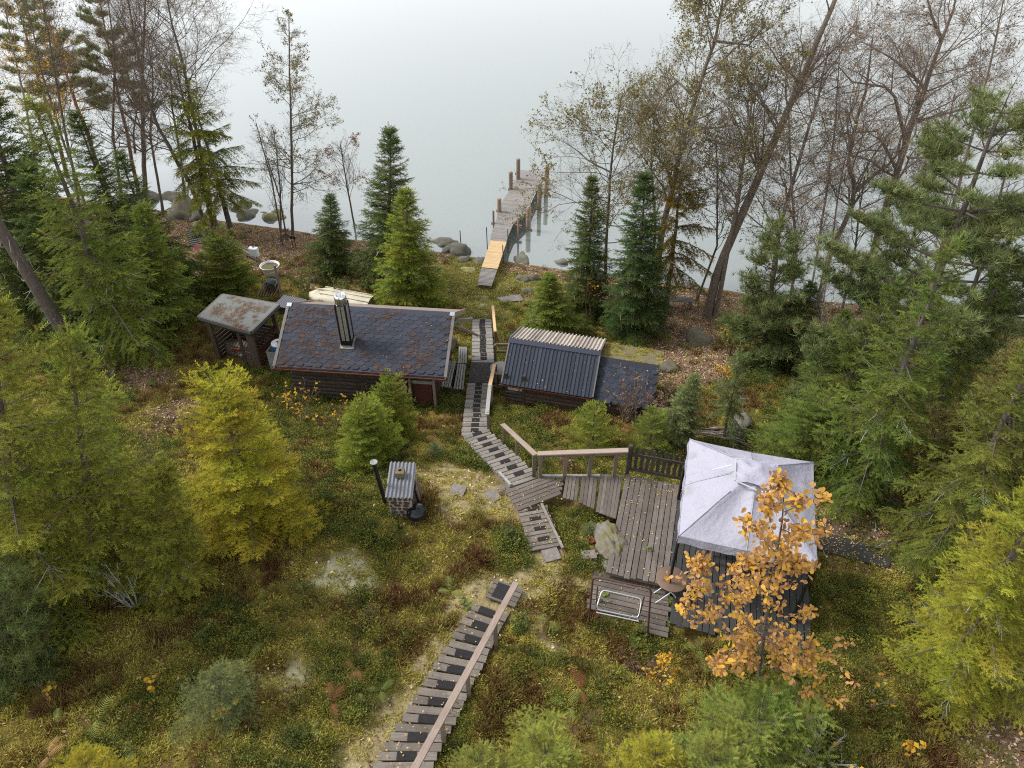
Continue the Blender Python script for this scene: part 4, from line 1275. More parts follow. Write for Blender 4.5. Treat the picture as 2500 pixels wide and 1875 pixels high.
# ------------------------------------------------------------------ canopy and the things around it
ZE = 8.0
GC = [at(1684, 1072, ZE), at(1986, 1128, ZE), at(1996, 1375, ZE), at(1657, 1308, ZE)]      # back-left, back-right, front-right, front-left
gzo = thing('canopy_tent', 'square white party canopy with a collapsed torn top on dark legs', 'canopy', sum(GC) / 4 - V3(0, 0, 2.1))
n = 64
Vc = []; at_v = []
uu = np.linspace(-1, 1, n + 1)
for j, b_ in enumerate(uu):
    for i, a_ in enumerate(uu):
        P = (GC[3] * (1 - a_) * (1 - b_) + GC[2] * (1 + a_) * (1 - b_) + GC[1] * (1 + a_) * (1 + b_) + GC[0] * (1 - a_) * (1 + b_)) / 4
        ma = max(abs(a_), abs(b_)); mi = min(abs(a_), abs(b_))
        hgt = 0.92 * (1 - ma)
        diag = mi / (ma + 1e-6)                    # 1 on the hip, 0 on the mid seam
        sag = 0.13 * math.sin(PI * min(1, ma)) * math.sin(PI * min(1, abs(diag))) ** 1.0
        wr = math.sin(diag * 40 + 5 * ma + 2 * mnoise.noise(Vector((a_ * 2, b_ * 2, 0)))) * .016 * max(0, diag - .25) * math.sin(PI * ma) + (mnoise.noise(Vector((a_ * 3.1, b_ * 3.1, 1.7))) * .03 + mnoise.noise(Vector((a_ * 9, b_ * 9, 5))) * .008) * (1 - ma * .5)
        z = hgt - sag + wr
        if b_ > 0 and abs(a_) < b_:                 # back face hangs slack
            z -= .12 * math.sin(PI * ma) * (1 - diag)
        if ma < .3:
            z = min(z, .92 * .70 + .05) + mnoise.noise(Vector((a_ * 8, b_ * 8, 9))) * .035
        z += -0.03 * (1 - min(1, (1 - ma) / .06)) * 0
        edge_bow = 0.05 * (1 - mi ** 2) * max(0, (ma - .8) / .2)
        z -= edge_bow
        Vc.append((P[0], P[1], ZE + z))
        st = 0
        for (sa, sb, r_) in ((-.93, -.12, .16), (.05, -.93, .18), (.93, -.25, .2), (-.93, .62, .1), (.9, .45, .16), (.1, .55, .2)):
            st = max(st, 1 - math.hypot(a_ - sa, (b_ - sb)) / r_)
        at_v.append(max(0, st))
top_n = len(Vc)
Q4 = [(j * (n + 1) + i, j * (n + 1) + i + 1, (j + 1) * (n + 1) + i + 1, (j + 1) * (n + 1) + i) for j in range(n) for i in range(n)]
Vl = [Vector(v) - Vector(WM[gzo.name].translation) for v in Vc]
me = mesh_np('roof_cloth', np.array([tuple(v) for v in Vl]), quads=Q4, mats=[M['cloth']], smooth=True, attr=at_v)
place(me, 'roof_cloth', gzo)
ctr = sum(GC) / 4
for s in range(4):                                   # valance on each side
    A_, B_ = GC[s], GC[(s + 1) % 4]
    mdir = (B_ - A_) / np.linalg.norm(B_ - A_); out = np.cross(mdir, V3(0, 0, 1)) * -1
    if out @ ((A_ + B_) / 2 - ctr) < 0: out = -out
    vs = []; fs = []; m_ = 40
    for i in range(m_ + 1):
        f = i / m_
        p = A_ + (B_ - A_) * f
        bow = .05 * (1 - (2 * f - 1) ** 2)
        vs.append(p - V3(0, 0, bow - .004)); vs.append(p + out * (.022 + .012 * math.sin(f * 30 + s)) - V3(0, 0, .20 + bow + .012 * math.sin(f * 17 + s)))
    for i in range(m_):
        fs.append((2 * i, 2 * i + 2, 2 * i + 3, 2 * i + 1))
    o = B().add(vs, fs, True).build('valance', M['cloth'], gzo)
# hip seams, torn vent cap and tape strips
for s in range(4):                                   # sewn seams along hips and mid lines
    for (sa, sb) in ((1, 1), (0, 1)):
        a0, b0_ = [((-1, 1), (1, 1), (1, -1), (-1, -1)), ((0, 1), (1, 0), (0, -1), (-1, 0))][0 if sa else 1][s]
        line = []
        for f in np.linspace(1.0, .34, 12):
            i_ = int(round((a0 * f + 1) / 2 * n)); j_ = int(round((b0_ * f + 1) / 2 * n))
            line.append(np.array(Vc[j_ * (n + 1) + i_]) + V3(0, 0, .004))
        B().tube(line, .011, 5).build('seam', M['cloth'], gzo)
cap_c = ctr + V3(0, 0, .70)
ua = (GC[2] - GC[3]) / np.linalg.norm(GC[2] - GC[3]); va = (GC[0] - GC[3]) / np.linalg.norm(GC[0] - GC[3])
vs = []; fs = []; nn = 14
for j in range(nn + 1):
    for i in range(nn + 1):
        a_, b_ = 2 * i / nn - 1, 2 * j / nn - 1
        ma = max(abs(a_), abs(b_))
        nz = mnoise.noise(Vector((a_ * 2.6, b_ * 2.6, 3.3))) * .07 + mnoise.noise(Vector((a_ * 6, b_ * 6, 8))) * .025
        vs.append(cap_c + ua * (a_ * .43 + nz * .4 + .02) + va * (b_ * .36 + nz * .5) + V3(0, 0, .16 * (1 - ma) + nz + .05))
for j in range(nn):
    for i in range(nn):
        fs.append((j * (nn + 1) + i, j * (nn + 1) + i + 1, (j + 1) * (nn + 1) + i + 1, (j + 1) * (nn + 1) + i))
B().add(vs, fs, True).build('vent_cap', M['cloth'], gzo)
def tape(p, q, w=.035):
    B().beam(cap_c + ua * p[0] + va * p[1] + V3(0, 0, p[2]), cap_c + ua * q[0] + va * q[1] + V3(0, 0, q[2]), w, .008).build('torn_strip', M['strip'], gzo)
for p, q in (((-.44, -.36, .06), (-.44, .30, .07)), ((-.44, -.34, .05), (.1, -.50, .0)), ((.1, -.50, .0), (.42, -.44, .02)), ((.12, -.52, -.02), (.24, -.86, -.14)), ((.43, -.4, .04), (.46, .1, .04)), ((-.44, .3, .07), (-.1, .36, .06)), ((-.9, .02, -.12), (-.5, .14, .02))):
    tape(p, q)
for i, c_ in enumerate(GC):
    q = c_ * .985 + ctr * .015
    zb_ = 5.9 if i in (0, 3) else hz(q[0], q[1]) - .1
    B().beam(V3(q[0], q[1], zb_), V3(q[0], q[1], ZE - .03), .05, .05, up=(1, .2, 0)).build('leg', M['blackmetal'], gzo)
for s in range(4):
    B().beam(GC[s] * .98 + ctr * .02 - V3(0, 0, .06), GC[(s + 1) % 4] * .98 + ctr * .02 - V3(0, 0, .06), .03, .03).build('eave_bar', M['blackmetal'], gzo)
    B().beam(GC[s] * .98 + ctr * .02 - V3(0, 0, .5), (GC[s] * .8 + GC[(s + 1) % 4] * .2) - V3(0, 0, .06), .025, .025).build('brace', M['blackmetal'], gzo)

# slatted garden bench and chair under the canopy's front edge
def garden_bench(c, L, D, zs, yaw, label, name='garden_bench', back=True, facing=1):
    c = np.array(c, float)
    u = np.array([math.cos(yaw), math.sin(yaw), 0]); v = np.array([-u[1], u[0], 0]) * facing
    t_ = thing(name, label, 'bench' if back and L > 1 else 'chair', c)
    for j in range(5):
        q = c + v * (-D / 2 + D * (j + .5) / 5) + V3(0, 0, zs)
        plank(t_, q - u * L / 2, q + u * L / 2, D / 5 * .75, .025, M['post'], name='slat')
    if back:
        for j in range(3):
            q = c + v * (D / 2 + .04 + .03 * j) + V3(0, 0, zs + .15 + .14 * j)
            B().beam(q - u * L / 2, q + u * L / 2, .025, .09).build('back_slat', M['post'], t_)
    for s in (-1, 1):
        for d_ in (-1, 1):
            q = c + u * s * (L / 2 - .05) + v * d_ * (D / 2 - .03)
            top = zs + (.5 if d_ > 0 and back else 0)
            B().beam(q, q + V3(0, 0, top) + v * (.08 if d_ > 0 else 0), .05, .05, up=(u[0], u[1], 0)).build('leg', M['rust'], t_)
        q = c + u * s * (L / 2 - .05) + V3(0, 0, zs + .2)
        B().beam(q - v * D / 2, q + v * D / 2, .05, .03).build('armrest', M['rust'], t_)
    return t_
yaw = math.atan2(du_[1], du_[0])
pc_ = at(1790, 1362, 5.9)
garden_bench(pc_ + V3(0, .15, 0), 1.25, .45, .42, yaw, 'slatted brown bench half hidden under the front edge of the canopy', facing=-1)
pc_ = at(1712, 1320, 5.9)
garden_bench(pc_ + V3(0, .35, 0), .55, .45, .42, yaw + .9, 'rust-framed slatted chair under the left front corner of the canopy', name='garden_chair')
tb = thing('picnic_table', 'wooden picnic table standing in the shade of the canopy', 'table', ctr * [1, 1, 0] + V3(.25, -.25, 5.9))
tc = ctr * [1, 1, 0] + V3(.15, -.1, 5.9)
for j in range(5):
    q = tc + dv * (-.32 + .16 * j) + V3(0, 0, .74)
    plank(tb, q - du_ * .8, q + du_ * .8, .145, .03, M['post'], name='top_board')
for s in (-1, 1):
    for d_ in (-1, 1):
        B().beam(tc + du_ * s * .65 + dv * d_ * .3, tc + du_ * s * .65 + dv * d_ * .25 + V3(0, 0, .72), .06, .06, up=(1, 0, 0)).build('leg', M['post'], tb)

# round folding table
tp_ = at(1640, 1413, 6.36)
ft = thing('folding_table', 'round brown metal table with thin white crossed legs on the low platform', 'table', V3(tp_[0], tp_[1], 5.66))
B().lathe(tp_ - V3(0, 0, .03), [(0, 0), (.34, 0), (.35, .008), (.35, .03), (.34, .035), (0, .038)], 40).build('table_top', M['brown_top'], ft)
B().lathe(tp_ + V3(0, 0, .006), [(0, 0), (.015, 0), (.012, .01), (0, .01)], 10).build('centre_bolt', M['blackmetal'], ft)
for s in (-1, 1):
    for y in (-.13, .13):
        B().tube([tp_ + V3(-.30 * s, y - .02, -.70), tp_ + V3(.22 * s, y + .0, -.035)], .011, 6).build('leg', M['white'], ft)
# rusty swing frame with a galvanised seat frame
A1, A2_ = at(1448, 1408, 7.15), at(1591, 1437, 7.15)
ur = (A2_ - A1); Ls = np.linalg.norm(ur); ur /= Ls; vr = np.array([ur[1], -ur[0], 0])
zg = hz(*A1[:2])
sw = thing('swing_frame', 'rusty tubular swing frame holding an empty galvanised seat frame', 'swing', (A1 + A2_) / 2 * [1, 1, 0] + V3(0, 0, zg))
fa = at(1438, 1512, 5.72); fb = at(1584, 1548, 5.72)
def arc(p, c_, q, n=6):
    return [p * (1 - t) ** 2 + c_ * 2 * t * (1 - t) + q * t * t for t in np.linspace(0, 1, n)]
B().tube([V3(fa[0], fa[1], 5.5)] + arc(A1 - V3(0, 0, .14), A1, A1 + ur * .14) + arc(A2_ - ur * .14, A2_, A2_ - V3(0, 0, .14)) + [V3(fb[0], fb[1], 5.4)], .022, 8).build('front_hoop', M['rust'], sw)
for s, P in ((1, A1 + ur * .12), (-1, A2_ - ur * .12)):
    B().tube([P - vr * -.05 - V3(0, 0, .25), P - vr * .35 - V3(0, 0, 1.45)], .016, 6).build('rear_strut', M['rust'], sw)
S1, S2, S3, S4 = at(1470, 1440, 6.35), at(1567, 1462, 6.35), at(1559, 1509, 6.15), at(1455, 1487, 6.15)
def rr(P4, r=.09):
    out = []
    for i in range(4):
        p, c_, q = P4[i - 1], P4[i], P4[(i + 1) % 4]
        a_ = (p - c_) / np.linalg.norm(p - c_); b_ = (q - c_) / np.linalg.norm(q - c_)
        out += arc(c_ + a_ * r, c_, c_ + b_ * r, 5)
    return out + [out[0]]
B().tube(rr([S1, S2, S3, S4]), .016, 8, cap=False).build('seat_frame', M['steel'], sw)
B().tube([S4 + V3(.0, -.06, -.03), S3 + V3(0, -.06, -.03)], .018, 8).build('lower_bar', M['steel'], sw)
for a_, b_ in ((S4, A1 + ur * .1), (S3, A2_ - ur * .1)):
    B().tube([a_, (a_ + b_) / 2 + V3(0, .0, .1)], .012, 6).build('hanger', M['rust'], sw)

# ---- stone barbecue
BB = [at(*p, z) for p, z in (((940, 1214), 6.42), ((1007, 1216), 6.42), ((1019, 1131), 6.52), ((952, 1131), 6.52))]
bu = BB[1] - BB[0]; bw = np.linalg.norm(bu); bu /= bw
bvv = BB[3] - BB[0]; bl = np.linalg.norm(bvv); bvv /= bl
bc = sum(BB) / 4
zbg = hz(bc[0], bc[1] - .7) - .1
bbq = thing('stone_barbecue', 'fieldstone barbecue under a rusty-streaked corrugated sheet roof', 'barbecue', V3(bc[0], bc[1], zbg))
bh = np.array([bvv[0], bvv[1], 0]); bh /= np.linalg.norm(bh)
inset = .05
base = [BB[0] + bu * inset + bh * .08, BB[1] - bu * inset + bh * .08, BB[2] - bu * inset - bh * .1, BB[3] + bu * inset - bh * .1]
b = B()
b.slab([V3(p[0], p[1], zbg) for p in base], (0, 0, 6.36 - zbg)).build('mortar_wall', M['mortar'], bbq)
# stones on the front and side faces: irregular rounded pieces standing proud
rs = random.Random(4)
def stone_face(p0, u, L, H, z0, out):
    rows = [0]
    z = 0.02
    while z < H - .06:
        hh = rs.uniform(.07, .12)
        x = rs.uniform(.0, .03)
        while x < L - .05:
            ww = min(rs.uniform(.09, .22), L - x - .005)
            if ww < .05: break
            m_ = 7
            vs1 = []
            for i in range(m_):
                an = 2 * PI * (i + rs.uniform(-.2, .2)) / m_
                ex = math.copysign(abs(math.cos(an)) ** .6, math.cos(an)) * ww * .5 * rs.uniform(.80, .96)
                ez = math.copysign(abs(math.sin(an)) ** .6, math.sin(an)) * hh * .5 * rs.uniform(.78, .95)
                vs1.append((ex, ez))
            c_ = p0 + u * (x + ww / 2) + V3(0, 0, z0 - p0[2] + z + hh / 2 + rs.uniform(-.012, .012))
            ring0 = [c_ + u * e + V3(0, 0, f) - out * .01 for e, f in vs1]
            ring1 = [c_ + u * e * .94 + V3(0, 0, f * .94) + out * .022 for e, f in vs1]
            B().add(ring0 + ring1, [tuple(range(m_, 2 * m_))] + [(i, (i + 1) % m_, (i + 1) % m_ + m_, i + m_) for i in range(m_)]).build('stone', M['fieldstone'], bbq)
            x += ww + .02
        z += hh + .016
fr0 = base[0]; 
stone_face(V3(base[0][0], base[0][1], zbg + .05), bu, np.linalg.norm(base[1] - base[0]), 6.34 - zbg - .08, zbg + .05, -bh)
stone_face(V3(base[1][0], base[1][1], zbg + .05), bh, np.linalg.norm(base[2] - base[1]), 6.34 - zbg - .08, zbg + .05, bu)
# corrugated sheet
vs = []; fs = []; mm = 56
prof = []
for i in range(mm + 1):
    f = i / mm
    prof.append((f * bw, .026 * math.sin(f * 2 * PI * 7.0 - 1.2)))
for (P) in (BB[0] - bvv * .03, BB[3] + bvv * .02):
    for (x, z) in prof: vs.append(P + bu * x + V3(0, 0, z + .03))
for (P) in (BB[0] - bvv * .03, BB[3] + bvv * .02):
    for (x, z) in prof: vs.append(P + bu * x + V3(0, 0, z + .022))
k_ = mm + 1
for i in range(mm):
    fs.append((i, i + 1, i + 1 + k_, i + k_)); fs.append((i + 2 * k_, i + 3 * k_, i + 1 + 3 * k_, i + 1 + 2 * k_))
B().add(vs, fs, True).build('corrugated_sheet', M['corr'], bbq)
pbase = at(937, 1192, 6.3)
pp_ = V3(pbase[0] - .02, pbase[1], 0)
tpz = atY(913, 1130, pbase[1] - .02)
B().tube([V3(pp_[0], pp_[1], zbg + .3), V3(tpz[0], tpz[1], tpz[2])], .055, 12).build('flue_pipe', M['blackmetal'], bbq)
B().lathe(tpz, [(0, -.01), (.06, -.01), (.095, .02), (.095, .035), (.08, .03), (0, .02)], 20).build('flue_cap', M['steel_panel'], bbq)
# hollow brick weighing the sheet down
q = at(977, 1156, 6.60)
brk = thing('weight_stone', 'yellowish brick with a round hollow weighing down the barbecue sheet roof', 'brick', q - V3(0, 0, .06))
b = B()
ring = [(.13 * math.cos(t), .11 * math.sin(t)) for t in np.linspace(0, 2 * PI, 17)[:-1]]
o4 = [(math.copysign(min(.115, abs(x) * 1.25), x), math.copysign(min(.105, abs(y) * 1.35), y)) for x, y in ring]
h4 = [(x * .38, y * .38 + .02) for x, y in ring]
vs = [q + V3(x, y, -.06) for x, y in o4] + [q + V3(x * .97, y * .97, .10) for x, y in o4] + [q + V3(x, y, .10) for x, y in h4] + [q + V3(x, y, .02) for x, y in h4]
m_ = 16
fs = []
for i in range(m_):
    j = (i + 1) % m_
    fs += [(i, j, j + m_, i + m_), (i + m_, j + m_, j + 2 * m_, i + 2 * m_), (i + 2 * m_, j + 2 * m_, j + 3 * m_, i + 3 * m_)]
fs.append(tuple(range(3 * m_, 4 * m_)))
b.add(vs, fs).build('brick_body', M['brickstone'], brk)
# boards leaning on the right side
for i, (p, q_) in enumerate((((1017, 1175), (1030, 1215)), ((1015, 1190), (1026, 1222)))):
    a_ = at(*p, 6.25); c_ = g(*q_)
    o = B().beam(a_ + bu * .02, c_ + V3(0, 0, .0), .035, .16, up=(0, 1, .3)).build('leaning_board', M['post'], None, c_)
    tag(o, ['longer grey board leaning against the right side of the barbecue', 'shorter grey board leaning low against the right side of the barbecue'][i], 'board', 'boards leaning on the barbecue')
# black kettle grill
kp = g(1020, 1270)
kt = thing('kettle_grill', 'shiny black kettle grill tilted beside the stone barbecue', 'grill', kp)
kc = kp + V3(0, 0, .30)
ax = V3(.1, -.22, 1); ax /= np.linalg.norm(ax)
B().lathe(kc, [(r * .25, z * .19) for r, z in ((0, -1), (.5, -.87), (.85, -.5), (1, 0))], 28, axis=ax).build('bowl', M['enamel'], kt)
B().lathe(kc + ax * .005, [(r * .26, z * .2) for r, z in ((1.03, -.03), (1.03, .03), (.95, .33), (.75, .66), (.45, .9), (.15, .99), (0, 1.0))], 28, axis=ax).build('lid', M['enamel'], kt)
B().tube([kc + ax * .2 + V3(-.05, 0, .0), kc + ax * .245 + V3(-.05, 0, 0), kc + ax * .245 + V3(.05, 0, 0), kc + ax * .2 + V3(.05, 0, 0)], .009, 6).build('handle', M['blackmetal'], kt)
for a_ in (0.3, 2.4, 4.5):
    B().tube([kc + V3(.12 * math.cos(a_), .12 * math.sin(a_), -.1), kp + V3(.2 * math.cos(a_), .2 * math.sin(a_), -.03)], .012, 6).build('leg', M['steel'], kt)

# ---- things beside the shelter and the sauna
# garden cart with barrel
cp_ = at(664, 848, 4.15)
zc_ = hz(cp_[0], cp_[1])
cart = thing('plastic_tub', 'grey-green plastic tub standing on end beside the sauna roof', 'tub', V3(cp_[0], cp_[1], zc_))
cu = V3(.985, -.17, 0); cv = V3(.17, .985, 0)
c0 = V3(cp_[0], cp_[1], zc_)
b = B()
hh = .85
b.obox(c0 + V3(0, 0, hh / 2), cu * .27, cv * .012, V3(0, 0, hh / 2))
for s in (-1, 1):
    b.obox(c0 + cu * .27 * s + cv * .2 + V3(0, 0, hh / 2), cu * .012, cv * .21, V3(0, 0, hh / 2))
b.obox(c0 + cv * .2 + V3(0, 0, .1), cu * .27, cv * .2, V3(0, 0, .012))
b.build('tub_body', M['greyplastic'], cart)
b = B()
b.beam(c0 - cu * .30 + V3(0, 0, hh), c0 + cu * .30 + V3(0, 0, hh), .05, .03)
for s in (-1, 1):
    b.beam(c0 + cu * .28 * s + V3(0, 0, hh + .002), c0 + cu * .28 * s + cv * .42 + V3(0, 0, hh + .002), .05, .03)
b.build('tub_rim', M['steel_panel'], cart)
bp_ = c0 + cv * .33 + cu * .08
brl = thing('barrel', 'blue plastic barrel with a white lid behind the grey-green tub', 'barrel', bp_ + V3(0, 0, .1))
zt2 = hh + .25
B().lathe(bp_, [(0, .1), (.22, .1), (.24, .3), (.245, .5), (.24, zt2 - .05), (.225, zt2), (0, zt2)], 24).build('drum', M['blue'], brl)
B().lathe(bp_ + V3(0, 0, zt2), [(.245, -.05), (.255, -.05), (.255, .0), (.235, .02), (.20, .008), (0, .008)], 28).build('lid', M['white'], brl)
B().lathe(bp_ + V3(-.02, .05, zt2 + .009), [(.03, 0), (.03, .008), (.05, .008), (.05, 0)], 16).build('bung_ring', M['blackmetal'], brl)
B().lathe(bp_ + V3(-.09, -.02, zt2 + .009), [(0, .004), (.014, .004), (.014, 0)], 10).build('bung', M['blackmetal'], brl)
B().tube([bp_ + V3(0, -.02, zt2 + .012), bp_ + V3(0, -.26, zt2 - .0), bp_ + V3(0.0, -.262, zt2 - .1)], .008, 6).build('cord', M['blackmetal'], brl)
sp_ = c0 - cv * .12 + cu * .02
o = B().tube([sp_ + V3(0, 0, -.1), sp_ + V3(-.02, -.02, .55)], .016, 6).build('white_stick', M['white'], None, sp_)
tag(o, 'thin white stick standing in front of the grey-green tub', 'stick')
p = g(583, 872)
o = B().obox(p + V3(0, .05, .22), V3(.19, -.04, .0), V3(.03, .10, -.24), V3(.005, .02, .01)).build('red_panel', M['redpaint'], None, p)
tag(o, 'faded red panel leaning on the front of the wood shelter', 'panel')
p = g(598, 874)
o = B().obox(p + V3(.06, .0, .12), V3(.20, .05, .04), V3(-.02, .07, -.14), V3(.005, .02, .01)).build('pale_panel', M['greypanel'], None, p)
tag(o, 'pale grey board leaning low beside the red panel', 'panel')

# compost crate with corrugated lid
q = at(705, 722, 3.0)
zq = hz(q[0], q[1])
cr = thing('compost_crate', 'small slatted wooden crate with a corrugated lid behind the sauna', 'crate', V3(q[0], q[1], zq))
cu = V3(.94, -.34, 0); cv = V3(.34, .94, 0); ccc = V3(q[0], q[1], zq)
for s in (-1, 1):
    for j in range(5):
        B().beam(ccc + cv * .3 * s - cu * .5 + V3(0, 0, .08 + .13 * j), ccc + cv * .3 * s + cu * .5 + V3(0, 0, .08 + .13 * j), .03, .11).build('slat', M['log_brown'], cr)
        B().beam(ccc + cu * .5 * s - cv * .3 + V3(0, 0, .08 + .13 * j), ccc + cu * .5 * s + cv * .3 + V3(0, 0, .08 + .13 * j), .03, .11).build('slat', M['new'] if s > 0 else M['log_brown'], cr)
vs = []; fs = []; mm = 60
for (dd, dz) in ((-.42, 0), (.42, .06)):
    for i in range(mm + 1):
        f = i / mm
        vs.append(ccc + cu * (-.6 + 1.2 * f) + cv * dd + V3(0, 0, .76 + dz + .022 * math.sin(f * 2 * PI * 11)))
for i in range(mm): fs.append((i, i + 1, i + mm + 2, i + mm + 1))
B().add(vs, fs, True).build('corrugated_lid', M['corr'], cr)
# wash tub on the slope
q = g(664, 672)
wt = thing('wash_tub', 'round white metal wash tub filled with dry leaves on the slope', 'tub', q)
B().lathe(q, [(0, .0), (.34, .0), (.40, .35), (.47, .55), (.50, .57), (.5, .6), (.45, .58), (.42, .5), (0, .48)], 30).build('tub_body', M['white'], wt)
B().lathe(q, [(0, .525), (.2, .53), (.425, .505)], 24).build('leaf_fill', M['felt_moss'], wt)
p = at(686, 712, 2.6)
zp_ = hz(p[0], p[1])
tt_ = atY(670, 648, p[1])
o = B().tube([V3(p[0], p[1], zp_ - .1), V3(tt_[0], tt_[1], tt_[2])], .05, 7).build('leaning_post', M['post'], None, V3(p[0], p[1], zp_))
tag(o, 'dark leaning post standing in front of the white wash tub', 'post')
# meter box on a pole
p = g(638, 660)
mb = thing('meter_box', 'white utility box on a leaning grey pole below the bare trees', 'utility box', p)
B().tube([p - V3(0, 0, .2), p + V3(-.08, 0, .85)], .035, 8).build('pole', M['bench'], mb)
B().obox(p + V3(-.13, -.02, 1.1), V3(.21, -.03, -.01), V3(.02, .11, 0), V3(0, 0, .22)).build('box_body', M['white'], mb)
B().obox(p + V3(-.14, -.14, 1.1), V3(.18, -.026, -.01), V3(.002, .012, 0), V3(0, 0, .19)).build('box_door', M['white'], mb)
B().tube([p + V3(-.13, 0, 1.3), p + V3(-.13, 0, 1.42)], .03, 8).build('top_cap', M['blackmetal'], mb)
# garden lamps
for i, (px, py) in enumerate(((716, 604), (723, 605))):
    p = g(px, py)
    gl = thing('garden_lamp', ['left one of two thin black stake lamps below the slender tree', 'right one of two thin black stake lamps below the slender tree'][i], 'lamp', p, 'stake lamps')
    B().tube([p - V3(0, 0, .1), p + V3(0, 0, .55)], .02, 6).build('stake', M['blackmetal'], gl)
    B().lathe(p + V3(0, 0, .55), [(0, 0), (.05, 0), (.08, .1), (.08, .16), (0, .2)], 12).build('head', M['blackmetal'], gl)
# pile of black mats and red sheet, planks
p = g(497, 597)
pl_ = thing('mat_pile', 'pile of black ribbed mats and a red sheet lying under the leaning trees', 'pile', p)
for i in range(7):
    B().obox(p + V3(.05 * i - .1, .25 - .02 * i, .14 + .045 * (i % 3)), V3(.9, -.32, 0), V3(.03, .09, .012), V3(0, 0, .05)) if False else None
for i in range(8):
    c_ = p + V3(-.15 + .07 * i, .62 - .17 * i, .34 - .035 * i)
    B().tube([c_ - V3(.95, -.30, 0), c_ + V3(.95, -.30, 0)], .09, 8).build('mat_roll', M['blackmetal'], pl_)
B().obox(p + V3(.1, -.75, .12), V3(.42, -.14, 0), V3(.08, .26, .1), V3(0, 0, .03)).build('red_sheet', M['redpile'], pl_)
p2 = g(560, 590)
pb = thing('plank_pile', 'long old planks and a red mat lying on dry leaves by the tree trunks', 'pile', p2)
for i in range(4):
    a_ = g(540 + 3 * i, 583 + 4 * i); c_ = g(622 + 3 * i, 622 + 6 * i)
    B().beam(a_ + V3(0, 0, .12), c_ + V3(0, 0, .12), .16, .05).build('plank', [M['post'], M['log'], M['rail'], M['log']][i], pb)
B().obox(g(552, 580) + V3(0, 0, .15), V3(.55, -.2, 0), V3(.06, .2, .02), V3(0, 0, .04)).build('red_mat', M['redpile'], pb)
# bicycle-like scrap behind the shelter: green tarp bundle and poles
p = g(655, 722)
sc = thing('scrap_heap', 'heap of poles and a green tarpaulin bundle behind the wood shelter', 'heap', p)
for i in range(7):
    B().tube([p + V3(-.45 + .13 * i, -.2, .1), p + V3(-.2 + .13 * i, .55, .45 + .06 * (i % 3))], .035, 6).build('pole', M['post'], sc)
b = B(); 
b.lathe(p + V3(.1, .5, .1), [(0, 0), (.34, .02), (.36, .2), (.25, .42), (.08, .5), (0, .5)], 12)
b.build('tarpaulin', M['tarp'], sc)
B().lathe(p + V3(.2, .05, .4), [(.2, -.015), (.215, 0), (.2, .015), (.185, 0), (.2, -.015)], 20, axis=(.3, -.6, .6)).build('wheel_rim', M['rust'], sc)

# overturned rowing boat
bo, be = at(779, 700, 1.9), at(880, 735, 1.9)
zb_ = hz(*((bo + be) / 2)[:2])
bt = thing('rowing_boat', 'overturned cream rowing boat behind the sauna among leafy shoots', 'boat', V3(*((bo + be) / 2)[:2], zb_))
ctrb = V3(*((bo + be) / 2)[:2], zb_)
bd_ = V3(.95, -.31, 0); bs_ = V3(.31, .95, 0)
vs = []; fs = []; ns, nc = 18, 12
for i in range(ns + 1):
    f = i / ns
    wd = .62 * (max(0, 1 - (1 - f / .35) ** 2) ** .5 if f < .35 else 1 - .22 * ((f - .35) / .65) ** 2) + .05
    hh_ = .52 * (.45 + .55 * min(1, f / .3)) if f < .3 else .52
    x = -1.65 + 3.3 * f
    for j in range(nc + 1):
        t = PI * j / nc
        vs.append(ctrb + bd_ * x + bs_ * (wd * math.cos(t)) + V3(0, 0, .05 + hh_ * abs(math.sin(t)) ** .65 * (1 + .02 * math.sin(j * PI))))
for i in range(ns):
    for j in range(nc):
        a_ = i * (nc + 1) + j
        fs.append((a_, a_ + 1, a_ + nc + 2, a_ + nc + 1))
fs.append(tuple(range(nc + 1))); fs.append(tuple(ns * (nc + 1) + j for j in range(nc + 1))[::-1])
B().add(vs, fs, True).build('hull', M['boat'], bt)
B().beam(ctrb - bd_ * 1.3 + V3(0, 0, .55), ctrb + bd_ * 1.65 + V3(0, 0, .59), .05, .06).build('keel', M['boat'], bt)
for s in (-1, 1):
    B().beam(ctrb - bd_ * .9 + bs_ * .3 * s + V3(0, 0, .545), ctrb + bd_ * 1.6 + bs_ * .3 * s + V3(0, 0, .55), .04, .03).build('strake', M['boat'], bt)

# cable drum table on the felt platform
q = at(1222, 898, 3.52)
dr_ = thing('cable_drum_table', 'round grey wooden table between the felt platform and the hut', 'table', V3(q[0], q[1], 2.93))
B().lathe(q - V3(0, 0, .04), [(0, 0), (.40, 0), (.40, .04), (0, .045)], 36).build('table_top', M['bench'], dr_)
B().lathe(V3(q[0], q[1], 2.93), [(0, 0), (.18, 0), (.18, .55), (0, .55)], 14).build('barrel_core', M['post'], dr_)
q2 = at(1237, 950, 2.6)
b2 = thing('low_bench', 'low pale slatted bench with thin crossed legs beside the straight stairs', 'bench', V3(q2[0], q2[1], 2.1))
for j in range(3):
    q3 = q2 + V3(0, .05 + .12 * j, .1)
    plank(b2, q3 - V3(.38, 0, 0), q3 + V3(.42, -.02, 0), .10, .03, M['dock'], name='slat')
for s in (-1, 1):
    B().tube([q2 + V3(.14 * s, .1, .08), q2 + V3(-.14 * s, .1, -.45)], .014, 6).build('leg', M['blackmetal'], b2)
q4 = at(1240, 965, 2.35)
o = B().obox(q4, V3(.42, -.02, 0), V3(0, .05, 0), V3(0, 0, .07)).build('timber_beam', M['rail'], None, q4)
tag(o, 'pale timber beam lying across the ground under the low bench', 'beam')

